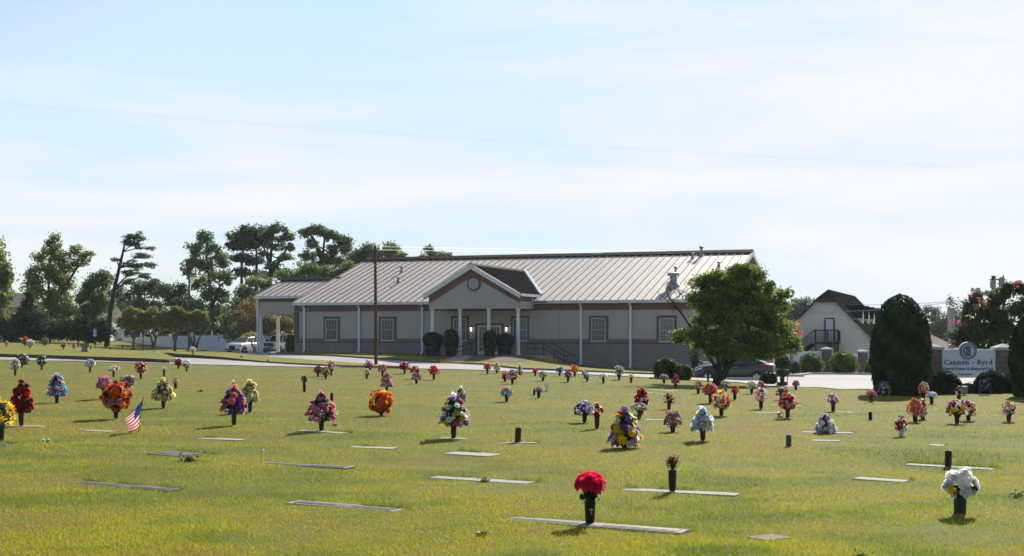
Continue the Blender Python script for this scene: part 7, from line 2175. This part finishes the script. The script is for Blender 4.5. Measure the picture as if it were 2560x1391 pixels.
# foreground bunch of red silk roses
def rose_bunch():
    base = GS(1475, 1312); s = base.y / F
    t = thing('flower_arrangement', base, 'red silk roses in a dark vase marked with a gold cross, nearest the viewer', 'grave flowers', GRP)
    rng = np.random.default_rng(117)
    add_vase(t, base, 63 * s, 14.0 * s, 'dk')
    cr_ = MB(); zc = base.z + 36 * s; y = base.y - 14.6 * s
    g1 = 1.1 * s
    cr_.box(base.x + 2.5 * s - g1, base.x + 2.5 * s + g1, y - .004, y + .004 + .01, zc - 9 * s, zc + 7.5 * s); cr_.box(base.x + 2.5 * s - 5.2 * s, base.x + 2.5 * s + 5.2 * s, y - .0042, y + .0138, zc + 1.6 * s, zc + 3.8 * s)
    cr_.build('cross', mat('gold_cross', (.55, .30, .10), .4, metal=.3), t)
    for dx, dz, dy, r, n in ((-2, 116, -.06, 22, (0, -.55, .8)), (22, 106, -.06, 21, (.5, -.5, .7)), (-24, 108, -.02, 19, (-.6, -.35, .7)), (4, 120, .08, 21, (.1, .4, .9)), (-12, 104, -.10, 19, (-.3, -.9, .25)), (14, 99, -.11, 19, (.35, -.9, .2)), (30, 97, .0, 17, (.9, -.2, .2)), (-30, 98, .0, 16, (-.9, -.3, .1)), (20, 116, .07, 18, (.5, .5, .7)), (-18, 116, .08, 18, (-.4, .5, .8))):
        mb = MB(); a = blossom('r', 1, np.array((base.x + dx * s, base.y + dy, base.z + dz * s)), np.array(n), r * s, (.82, .02, .10), rng); mb.arr(a[0], a[1], 0, a[2])
        mb.build('blossom', M['petal'], t, colors=True, smooth=True)
    fb = MB()
    k = 70
    C = np.column_stack([base.x + rng.normal(0, 10 * s, k), base.y + rng.normal(0, 8 * s, k), base.z + rng.uniform(62, 90, k) * s])
    V, Q, Cc = leaf_cloud(C, 21 * s, rng, 0, [(.010, .03, .014), (.018, .055, .02), (.03, .09, .03)], .8); fb.arr(V, Q, 0, Cc)
    for k in range(9):
        a = Vector((base.x + rng.uniform(-6, 6) * s, base.y, base.z + 58 * s)); fb.tube([a, a + Vector((rng.uniform(-10, 10) * s, rng.uniform(-6, 6) * s, 34 * s))], .006, 4, 0, (.02, .05, .02))
    fb.build('foliage', M['bushleaf'], t, colors=True)
rose_bunch()
def white_bunch():
    base = GS(2400, 1284); s = base.y / F
    t = thing('flower_arrangement', base, 'big white mums with a few yellow petals in a dark ribbed vase, right foreground', 'grave flowers', GRP)
    rng = np.random.default_rng(116)
    vb = MB(); n = 36
    prof = [(13.5, 0), (14.5, 4), (15, 30), (15.5, 44), (16.5, 45), (16.5, 48), (14, 48), (13, 40)]
    V = []
    for r, z in prof:
        for k in range(n):
            rr = r * (1 + (.035 if k % 3 == 0 else 0)); V.append((base.x + rr * s * math.cos(2 * math.pi * k / n), base.y + rr * s * math.sin(2 * math.pi * k / n), base.z - .02 + z * s))
    vb.add(V, [(i * n + k, i * n + (k + 1) % n, (i + 1) * n + (k + 1) % n, (i + 1) * n + k) for i in range(len(prof) - 1) for k in range(n)])
    vb.build('vase', VM['nv'], t)
    for dx, dz, dy, r, nn in ((-16, 90, -.03, 22, (-.4, -.4, .8)), (10, 98, .0, 24, (.1, -.1, 1)), (28, 80, -.03, 20, (.6, -.4, .6)), (0, 80, -.08, 20, (0, -.8, .5)), (-30, 72, -.02, 18, (-.8, -.4, .3)), (35, 66, -.02, 19, (.9, -.4, .1)), (6, 58, -.11, 17, (.1, -1, .1)), (-38, 66, .0, 12, (-.9, -.2, .2)), (20, 92, .09, 20, (.3, .6, .8)), (-12, 92, .1, 20, (-.3, .6, .8)), (38, 76, .05, 17, (.9, .2, .4)), (-20, 48, -.05, 10, (-.6, -.6, -.1)), (30, 58, -.06, 13, (.7, -.7, -.1)), (18, 106, .02, 16, (.2, 0, 1))):
        mb = MB(); a = blossom('c' if dz > 60 else 'r', 1, np.array((base.x + dx * s, base.y + dy, base.z + dz * s)), np.array(nn), r * s, (.84, .84, .83), rng); mb.arr(a[0], a[1], 0, a[2])
        mb.build('blossom', M['petal'], t, colors=True)
    for dx, dz in ((-24, 61), (-31, 56), (-18, 55), (-26, 66)):
        mb = MB(); a = blossom('l', 1, np.array((base.x + dx * s, base.y - .07, base.z + dz * s)), np.array((-.4, -.8, .3)), 9 * s, FC['yel'], rng); mb.arr(a[0], a[1], 0, a[2])
        mb.build('blossom', M['petal'], t, colors=True)
    fb = MB()
    k = 80
    C = np.column_stack([base.x + rng.normal(0, 12 * s, k), base.y + rng.normal(0, 9 * s, k), base.z + rng.uniform(46, 68, k) * s])
    V, Q, Cc = leaf_cloud(C, 21 * s, rng, 0, [(.010, .03, .014), (.018, .055, .02), (.03, .09, .03)], .8); fb.arr(V, Q, 0, Cc)
    for k in range(9):
        a = Vector((base.x + rng.uniform(-6, 6) * s, base.y, base.z + 42 * s)); fb.tube([a, a + Vector((rng.uniform(-10, 10) * s, rng.uniform(-6, 6) * s, 34 * s))], .006, 4, 0, (.02, .05, .02))
    fb.build('foliage', M['bushleaf'], t, colors=True)
white_bunch()
def dried_bunch():
    base = GS(1681, 1231); s = base.y / F
    t = thing('flower_arrangement', base, 'dried rusty brown bunch with stiff bare stems in a black vase', 'grave flowers', GRP)
    rng = np.random.default_rng(118)
    add_vase(t, base, 58 * s, 10.5 * s, 'dk')
    fb = MB()
    for k in range(46):
        th = rng.uniform(0, 6.28); sp = rng.uniform(2, 24) * s; h = rng.uniform(66, 102 if k % 4 else 100) * s
        a = Vector((base.x, base.y, base.z + 54 * s)); b = Vector((base.x + sp * math.cos(th), base.y + sp * math.sin(th), base.z + h))
        fb.tube([a, a.lerp(b, .5) + Vector((0, 0, .01)), b], [.0035, .0028, .002], 3, 0, random.choice([(.12, .09, .06), (.2, .15, .1), (.10, .10, .06)]), cap=False)
    C = np.column_stack([base.x + rng.normal(0, 9 * s, 90), base.y + rng.normal(0, 8 * s, 90), base.z + rng.uniform(58, 84, 90) * s])
    V, Q, Cc = leaf_cloud(C, .035, rng, 0, [(.14, .07, .05), (.2, .12, .08), (.12, .11, .07)]); fb.arr(V, Q, 0, Cc)
    fb.build('dry_stems', M['petal'], t, colors=True)
    for k in range(12):
        th = rng.uniform(0, 6.28); rr = rng.uniform(0, 13) * s
        mb = MB(); a = blossom('c', 1, np.array((base.x + rr * math.cos(th) - 2 * s, base.y + rr * math.sin(th), base.z + rng.uniform(70, 88) * s)), np.array((math.cos(th), math.sin(th), .8)), 6.5 * s, [(.42, .16, .08), (.5, .24, .14), (.28, .13, .11)][k % 3], rng); mb.arr(a[0], a[1], 0, a[2])
        mb.build('blossom', M['petal'], t, colors=True)
    mb = MB(); a = blossom('c', 1, np.array((base.x - 12 * s, base.y, base.z + 102 * s)), np.array((0, 0, 1.)), 4.5 * s, (.5, .48, .5), rng); mb.arr(a[0], a[1], 0, a[2]); mb.build('blossom', M['petal'], t, colors=True)
dried_bunch()

# empty vases
GV = 'empty vases on the lawn'
def empty_vase(px, py, top, w_, m, label, tilt=(0, 0), straight=False):
    base = GS(px, py); s = base.y / F; h = (py - top) * s; r = w_ / 2 * s
    mb = MB()
    if straight: prof = [(r, -.03), (r, h), (r * .9, h), (r * .88, h * .6), (.001, h * .58)]
    else: prof = [(r * .8, 0), (r * .95, h * .06), (r, h * .12), (r, h * .97), (r * 1.04, h * .975), (r * 1.04, h), (r * .85, h), (r * .82, h * .6), (.001, h * .58)]
    mb.lathe(prof, (0, 0, 0), 20, cap=False)
    R2 = Matrix.Rotation(tilt[0], 3, 'X') @ Matrix.Rotation(tilt[1], 3, 'Y')
    mb.v = [tuple(R2 @ Vector(p) + base) for p in mb.v]
    o = mb.build('empty_vase', VM[m], None, loc=base)
    for p in o.data.polygons: p.use_smooth = p.area > 1e-5
    tag(o, label, 'vase', GV)
empty_vase(1294, 1107, 1069.5, 15.5, 'br', 'empty brown vase leaning slightly on a flat stone in mid lawn', (0, .05))
empty_vase(2370, 1169, 1126.5, 17, 'br', 'empty brown vase behind the big white mums', (0, .03))
empty_vase(1971.5, 1117.5, 1088, 14, 'gn', 'empty greenish vase, plain and squat, on open lawn', (0, .02), True)
empty_vase(2176.5, 1050, 1030, 9, 'dk', 'small empty dark vase on open lawn left of the red, white and blue bunch', (0, -.06))
empty_vase(829, 1003, 983, 7.5, 'dk', 'empty dark vase behind the wide cone of pink roses', (0, .02))
empty_vase(1335, 989, 972, 6, 'dk', 'empty dark vase beside the mauve pink bunch', (0, .08))
empty_vase(275, 875, 868, 3.4, 'dk', 'tiny empty dark vase right of the stone bench')
empty_vase(306.5, 871, 864.5, 3.2, 'dk', 'tiny empty dark vase farther right, close to the white fence')
empty_vase(470, 883, 873, 4, 'br', 'small brown vase with a dry tuft left of the cream white bunch')

# angel ornament
b = GS(1367, 979); s = b.y / F
an = thing('angel_ornament', b, 'small white angel figurine with raised wings on open lawn', 'ornament', None)
mb = MB(); mb.lathe([(3.6 * s, 0), (3.2 * s, 4 * s), (2.0 * s, 9 * s), (1.6 * s, 13 * s), (.9 * s, 15 * s), (1.6 * s, 17 * s), (1.7 * s, 19 * s), (.6 * s, 21 * s)], b, 12); mb.build('figure', VM['wh'], an, smooth=True)
for q in (-1, 1):
    mb = MB(); mb.prism([b + Vector((q * x * s, .03, z * s)) for x, z in ((.8, 11), (5.5, 20), (7.2, 23), (6.4, 17), (4.0, 11), (1.2, 8))], Vector((0, .012, 0))); mb.build('wing', VM['wh'], an)

# flag on a stick
fb_ = G(346, 1083); fs = fb_.y / F
fl = thing('small_flag', fb_, 'small american flag on a leaning stick beside the orange red ball', 'flag')
def fw(px, py, dy=0): 
    q = W(px, py, fb_.y); return Vector((q.x, q.y + dy, q.z))
mb = MB(); mb.tube([fw(346, 1086), fw(352, 1040), fw(358, 994)], .006, 6); mb.ball(fw(358, 993), .012, 8, 6); mb.build('stick', mat('dark_stick', (.03, .025, .02), .6), fl)
def cloth(name, col):
    m, n, l, b = new_mat(name); b.inputs["Base Color"].default_value = col + (1,); b.inputs["Roughness"].default_value = .8
    tr = n.new("ShaderNodeBsdfTranslucent"); tr.inputs["Color"].default_value = col + (1,); mx_ = n.new("ShaderNodeMixShader"); mx_.inputs["Fac"].default_value = .38
    l.new(b.outputs[0], mx_.inputs[1]); l.new(tr.outputs[0], mx_.inputs[2]); l.new(mx_.outputs[0], n["Material Output"].inputs["Surface"]); return m
fm = [cloth('flag_red', (.50, .02, .04)), cloth('flag_white', (.70, .68, .68)), cloth('flag_blue', (.02, .035, .18))]
A0, A1, B0, B1 = fw(357, 1000), fw(348.5, 1066), fw(313, 1043), fw(323, 1081)
mb = MB(); nu, nv = 39, 24
def fpt(v, u):
    q = A0.lerp(A1, v).lerp(B0.lerp(B1, v), u)
    fold = .035 * math.sin(u * 5 + v * 2.2) + .05 * math.sin(v * 4.4 + .4) * (1 - .4 * u)
    sag = -.03 * math.sin(math.pi * u)
    return q + Vector((.012 * math.sin(v * 9 + u * 3), -fold, sag))
V = [fpt(j / nu, i / nv) for j in range(nu + 1) for i in range(nv + 1)]
mb.add(V, [])
o_ = []
for j in range(nu):
    for i in range(nv):
        stripe = int((j + .5) / nu * 13)
        can = stripe < 7 and (i + .5) / nv < .42
        mi = 2 if can else (0 if stripe % 2 == 0 else 1)
        mb.f.append((j * (nv + 1) + i, j * (nv + 1) + i + 1, (j + 1) * (nv + 1) + i + 1, (j + 1) * (nv + 1) + i)); mb.m.append(mi)
for r_ in range(9):
    for c_ in range(6 if r_ % 2 == 0 else 5):
        v = (r_ + .9) / 9.8 * 7 / 13; u = ((c_ + .5) / 6 + (0 if r_ % 2 == 0 else 1 / 12)) * .42
        n = 5; P_ = []
        for k in range(10):
            a = math.pi * k / 5; r1 = .016 if k % 2 == 0 else .007
            P_.append(fpt(v + r1 * math.cos(a) * .85, u + r1 * math.sin(a)) + Vector((0, -.004, 0)))
        mb.add(P_, [tuple(range(10))], 1)
cl_ = mb.build('flag_cloth', fm, fl, smooth=True)

# leaning thin wire stand
mb = MB(); a = G(1623, 1128); b2 = W(1600, 1046, a.y + .5); mb.tube([a, b2], .004, 4); mb.tube([b2, b2 + Vector((-.05, 0, .12)), b2 + Vector((-.12, 0, .05))], .004, 4)
tag(mb.build('wire_hanger', M['galv'], None, loc=a), 'thin leaning wire rod right of the yellow and purple cone', 'garden stake')
# fallen bits
def fallen(px, py, cols, label, r=.05, n=3, kind='r', name='fallen_flower', cat='fallen flower'):
    b = GS(px, py); rng = np.random.default_rng(int(px)); mb = MB()
    for k in range(n):
        a = blossom(kind, 1, np.array((b.x + rng.normal(0, r * .7), b.y + rng.normal(0, r), b.z + r * .6)), rng.normal(0, .5, 3) + np.array((0, -.4, .8)), r, cols[k % len(cols)], rng); mb.arr(a[0], a[1], 0, a[2])
    tag(mb.build(name, M['petal'], None, loc=b, colors=True), label, cat)
fallen(500, 980, [FC['coral'], FC['pink']], 'fallen coral pink bloom lying right of the left pale yellow cone', .07, 3)
fallen(834, 1066, [FC['dusk']], 'faded pink petals lying right of the pink rose cone', .05, 2)
b = G(1679, 1285); mb = MB(); V, Q = grid_petal(.10, .035, .8, .35, .3, 0, .015, 4, 3, .4); mb.add([(b.x - .05 + v[0], b.y + v[1], b.z + .01 + v[2]) for v in V], Q, 0, (.26, .015, .012))
tag(mb.build('fallen_leaf', M['petal'], None, loc=b, colors=True), 'single dark red leaf lying on the near lawn', 'leaf')
fallen(125, 1105, [(.4, .6, .45), (.7, .8, .72)], 'small pale green scrap lying on the left lawn', .045, 3, 'c')
fallen(388, 882, [FC['white'], (.15, .3, .2), (.15, .3, .2)], 'flattened white and green spray lying on the far left lawn', .18, 5, 'l')
fallen(651, 1130, [FC['white']], 'small white scrap lying above a long flat stone on the left lawn', .03, 1, 'c', 'paper_scrap', 'litter')
fallen(2342, 1029, [FC['white']], 'small white scrap lying left of the yellow and purple bunch', .05, 1, 'c', 'paper_scrap', 'litter')
fallen(1254, 1046, [FC['gray']], 'tiny pale scrap lying on open mid lawn left of the purple roses', .04, 1, 'c', 'paper_scrap', 'litter')

# ---------------------------------------------------------------- flat grave markers
granite = {'w': mat('pale_granite', (.33, .315, .30), .85, spec=.08, var=.35, scale=60, detail=2), 'g': mat('grey_granite', (.27, .26, .245), .85, spec=.08, var=.35, scale=60, detail=2), 'b': mat('brown_granite', (.19, .16, .14), .85, spec=.08, var=.25, scale=40, detail=2)}
bronze = mat('weathered_bronze', (.10, .075, .06), .5, metal=.4, var=.4, scale=14)
GM = 'flat grave markers set in the lawn'
MARK = []
def marker(x0, y0, x1, y1, label, stone='w', plate=True, depth=.23):
    a, b = G(x0, y0), G(x1, y1)
    d = (b - a); d.z = 0; L = d.length; d.normalize(); n_ = Vector((-d.y, d.x, 0))
    zc = (a.z + b.z) / 2 - .011
    t = thing('grave_marker', (a + b) / 2 + Vector((0, 0, 0)), label, 'grave marker', GM)
    def bx(mb, u0, u1, v0, v1, z0, z1, bev=.0):
        P = [a + d * u0 + n_ * v0, a + d * u1 + n_ * v0, a + d * u1 + n_ * v1, a + d * u0 + n_ * v1]
        lo = [Vector((p.x, p.y, z0)) for p in P]; hi = [Vector((p.x, p.y, z1)) for p in P]
        mb.hexa(lo + hi)
    zt = zc + .022
    mb = MB(); bx(mb, 0, L, -depth * .15, depth, zc - .15, zt)
    mb.build('slab', granite[stone], t)
    if plate:
        m_ = .07
        mb = MB(); bx(mb, m_, L - m_, .0, depth - .06, zt, zt + .005); bx(mb, m_ + .04, L / 2 - .14, .04, depth - .12, zt + .005, zt + .009); bx(mb, L / 2 + .14, L - m_ - .04, .04, depth - .12, zt + .005, zt + .009)
        mb.build('plate', bronze, t)
    MARK.append((a, b, d, n_, depth))
marker(180, 1208, 425, 1230, 'brownish double marker lowest at the left of the near lawn', 'b')
marker(720, 1260, 988, 1279, 'long grey marker in the lower middle left of the near lawn', 'w')
marker(1255, 1296, 1705, 1338, 'longest marker, under the red silk roses', 'w')
marker(1075, 1196, 1320, 1211, 'pale pinkish double marker with a weed at its middle', 'w', False)
marker(1555, 1225, 1840, 1242, 'long pale grey marker under the dried brown bunch', 'w', False)
marker(645, 1158, 868, 1174, 'long patterned marker between two shorter ones left of centre', 'g')
marker(378, 1135, 470, 1142, 'short brown single marker in a hollow of grass', 'b', True, .5)
marker(495, 1097, 600, 1103, 'short pale marker below the purple and coral cone', 'w', False)
marker(872, 1119, 982, 1124, 'short pale marker below the flame coloured ball', 'w', False)
marker(1112, 1135, 1225, 1142, 'short pale marker below the wild white and yellow spray', 'w', False, .4)
marker(1252, 1107.5, 1340, 1110.5, 'short marker under the leaning empty brown vase', 'g', False)
marker(20, 1066, 105, 1068.5, 'marker under the dark red rose cone', 'w', False)
marker(200, 1077, 275, 1081, 'thin marker showing left of the small flag', 'g', False)
marker(-40, 1111, 18, 1115, 'marker cut off by the left edge under the sunflowers', 'g')
marker(1098, 1097, 1160, 1100, 'marker under the wild white and yellow spray', 'w', False)
marker(745, 1079, 855, 1083.5, 'marker under the wide cone of pink roses', 'w', False)
marker(2134, 1199, 2261, 1206, 'very pale marker alone left of the big white mums', 'w', False)
marker(2262, 1164, 2480, 1175, 'long marker at the foot of the empty brown vase on the right', 'w', False)
marker(2322, 1115, 2358, 1116, 'small sliver of pale marker on the open right lawn', 'w', False)
marker(2030, 1102.5, 2101, 1105, 'pale marker below the lavender and white mound', 'w', False)
marker(2005, 1081.5, 2132, 1085.5, 'marker under the lavender and white mound', 'w', False)
marker(1608, 1050, 1660, 1052.5, 'marker right of the faded grey white bunch', 'w', False)
marker(1920, 1013.5, 2003, 1016, 'pale marker crossing behind the red and white rose ball', 'w', False)
marker(1890, 1032.5, 1946, 1034, 'pale marker left of the red and white rose ball', 'w', False)
marker(2088, 1031, 2130, 1033, 'marker at the foot of the white bunch before the parking area', 'w', False)
marker(1458, 954.5, 1488, 956, 'small stone under the small white bunch', 'w', False)
marker(1268, 960.5, 1298, 962, 'small stone under the white bunch topped with red roses', 'w', False)
marker(1603, 974, 1682, 978, 'thin pale marker behind the cone of red roses and lilies', 'w', False)
marker(1610, 983, 1662, 985, 'second thin pale marker nearer the cone of red roses and lilies', 'w', False)
marker(2170, 1008, 2216, 1010, 'thin marker right of the dusty pink bunch', 'g', False)
marker(1876, 1345, 1926, 1352, 'half buried brown marker in dark grass at the bottom right', 'b', False, .3)
marker(342, 948.5, 372, 950, 'thin stone under the coral, red and white bunch', 'g', False)

# weed on the pale double marker and a few clumps
def weed(px, py, label, r=.04, n=60, pal='bright'):
    b = G(px, py); rng = np.random.default_rng(int(px)); C = np.array(b) + np.abs(rng.normal(size=(n, 3))) * np.array([0, 0, r * .8]) + rng.normal(size=(n, 3)) * np.array([r, r * .8, 0])
    V, Q, Cc = leaf_cloud(C, r * 1.1, rng, 0, PAL[pal]); mb = MB(); mb.arr(V, Q, 0, Cc)
    tag(mb.build('weed_clump', M['leaf'], None, loc=b, colors=True), label, 'weed', 'weeds in the lawn')
weed(1209, 1206, 'bright weed growing at the middle of the pale pinkish marker')
weed(472, 1154, 'dark weed right below the short brown single marker', .06, 80, 'oak')
weed(1207, 1340, 'dark weed low in the bottom centre lawn', .035, 50, 'oak')
weed(2545, 1246, 'dark weed right of the big white mums at the picture edge', .04, 50, 'oak')
weed(2155, 1396, 'dark weed at the very bottom edge, right of centre', .035, 50, 'oak')

# ---------------------------------------------------------------- grass blades on the near lawn
def vnoise(x, y, seed):
    r = np.random.default_rng(seed); T_ = r.uniform(0, 1, (64, 64))
    xi, yi = np.floor(x).astype(int), np.floor(y).astype(int); fx, fy = x - xi, y - yi
    fx, fy = fx * fx * (3 - 2 * fx), fy * fy * (3 - 2 * fy)
    g_ = lambda i, j: T_[i % 64, j % 64]
    return (g_(xi, yi) * (1 - fx) + g_(xi + 1, yi) * fx) * (1 - fy) + (g_(xi, yi + 1) * (1 - fx) + g_(xi + 1, yi + 1) * fx) * fy
def fbm(x, y, sc_, seed, o=4):
    t = 0; a = .5
    for k in range(o): t = t + a * vnoise(x * sc_ * 2 ** k + 7.3 * k, y * sc_ * 2 ** k + 3.1 * k, seed + k); a *= .5
    return t
rg = np.random.default_rng(99)
N = 680000
pxs = rg.uniform(-480, 3080, N)
pys = 903 + (1490 - 903) * rg.uniform(0, 1, N) ** .95
D = 2 * F / (pys - HOR)
X = (pxs - 1280) / F * D
# rough strip of longer grass along the far side of each marker
ex, ey, eh = [], [], []
for a, b, d, n_, dep in MARK:
    L = (b - a).length; k = int(L * 480)
    if a.y > 30: k = int(k * .4)
    u = rg.uniform(-.05, L + .05, k); v = dep + np.abs(rg.normal(0, .05, k)) + .005
    on_ = vnoise(u * 2.7 + a.x * 3.1, v * 0 + a.y * 1.7, 61) > .45
    u, v = u[on_], v[on_]
    ex.append(a.x + d.x * u + n_.x * v); ey.append(a.y + d.y * u + n_.y * v)
ne = sum(len(e) for e in ex)
X = np.concatenate([X] + ex); Y = np.concatenate([D] + ey)
long_ = np.concatenate([np.zeros(N), np.ones(ne)])
# keep off the stones, the drive and the far lawn
keep = ~inside(pave, X, Y)
for a, b, d, n_, dep in MARK:
    u = (X - a.x) * d.x + (Y - a.y) * d.y; v = (X - a.x) * n_.x + (Y - a.y) * n_.y
    mg = .16 * np.clip(fbm(X, Y, 2.6, 40, 3) - .42, 0, .4) + rg.uniform(-.004, .02, len(X))
    keep &= ~((u > mg) & (u < (b - a).length - mg) & (v > -dep * .15 + mg * .8) & (v < dep - mg * .5))
# bare thin spots
bare = fbm(X, Y, .9, 50, 4)
keep &= ~((bare > .60) & (rg.uniform(0, 1, len(X)) < .45) & (long_ == 0))
X, Y, long_ = X[keep], Y[keep], long_[keep]
n = len(X)
Zg = terr(X, Y)
big = fbm(X, Y, .22, 10, 4); mid = fbm(X, Y * 1.15, 1.1, 20, 4); streak = fbm(X * .35, Y, .8, 30, 3); lush = fbm(X, Y, .6, 70, 3)
hgt = rg.uniform(.014, .047, n) * (.75 + 1.0 * np.clip(lush - .25, 0, .6)) + long_ * rg.uniform(.008, .055, n)
wid = np.maximum(.0035, .42 * Y / (F * .4)) * rg.uniform(.7, 1.4, n)
wid = np.minimum(wid, .045)
hgt = np.maximum(hgt, .0)
th = rg.uniform(0, 2 * np.pi, n)
lean = rg.uniform(.2, 1.5, n) * hgt; la = rg.uniform(0, 2 * np.pi, n)
dx, dy = np.cos(th) * wid / 2, np.sin(th) * wid / 2
V = np.empty((n, 3, 3), dtype=np.float32)
V[:, 0] = np.column_stack([X - dx, Y - dy, Zg - .004]); V[:, 1] = np.column_stack([X + dx, Y + dy, Zg - .004])
V[:, 2] = np.column_stack([X + lean * np.cos(la), Y + lean * np.sin(la), Zg + hgt])
PG = np.array([(.33, .22, .05), (.40, .30, .038), (.43, .37, .024), (.39, .395, .017), (.28, .335, .016), (.13, .20, .015)])
pos = 1.15 + 3.4 * (.42 * big + .36 * mid + .3 * streak) / 1.0 * 1.0
pos = (pos - 2.75) * 5.0 + 2.75 + long_ * 1.3 + np.clip(lush - .5, 0, 1) * 2 + rg.normal(0, .55, n)
pos = np.clip(pos, 0, 4.999)
i = pos.astype(int); f = (pos - i)[:, None]
col = PG[i] * (1 - f) + PG[np.minimum(i + 1, 5)] * f
dry = rg.uniform(0, 1, n) < .10
col[dry] = np.array((.34, .27, .14)) * rg.uniform(.7, 1.1, (dry.sum(), 1))
col *= rg.uniform(.75, 1.2, n)[:, None]
me = bpy.data.meshes.new('lawn_grass')
me.vertices.add(n * 3); me.loops.add(n * 3); me.polygons.add(n)
me.vertices.foreach_set('co', V.ravel())
me.loops.foreach_set('vertex_index', np.arange(n * 3, dtype=np.int32))
me.polygons.foreach_set('loop_start', np.arange(0, n * 3, 3, dtype=np.int32))
at_ = me.color_attributes.new('Col', 'BYTE_COLOR', 'POINT')
C4 = np.ones((n, 3, 4), dtype=np.float32); C4[:, :, :3] = col[:, None, :]
at_.data.foreach_set('color', C4.ravel())
me.materials.append(M['grass']); me.update(); me.validate()
go = bpy.data.objects.new('lawn_grass', me); COL.objects.link(go)
tag(go, 'short yellow green mown grass covering the burial lawn', 'grass', kind='stuff')
# ---------------------------------------------------------------- thin summer haze
hb = MB(); hb.box(-160, 160, -40, 330, -4, 32)
hm = bpy.data.materials.new('haze_air'); hm.use_nodes = True
hn, hl = hm.node_tree.nodes, hm.node_tree.links
hn.clear()
ho = hn.new("ShaderNodeOutputMaterial"); hv = hn.new("ShaderNodeVolumePrincipled")
hv.inputs["Color"].default_value = (.86, .90, .96, 1); hv.inputs["Density"].default_value = .00012; hv.inputs["Anisotropy"].default_value = .2
hl.new(hv.outputs[0], ho.inputs["Volume"])
tag(hb.build('haze', hm), kind='stuff')
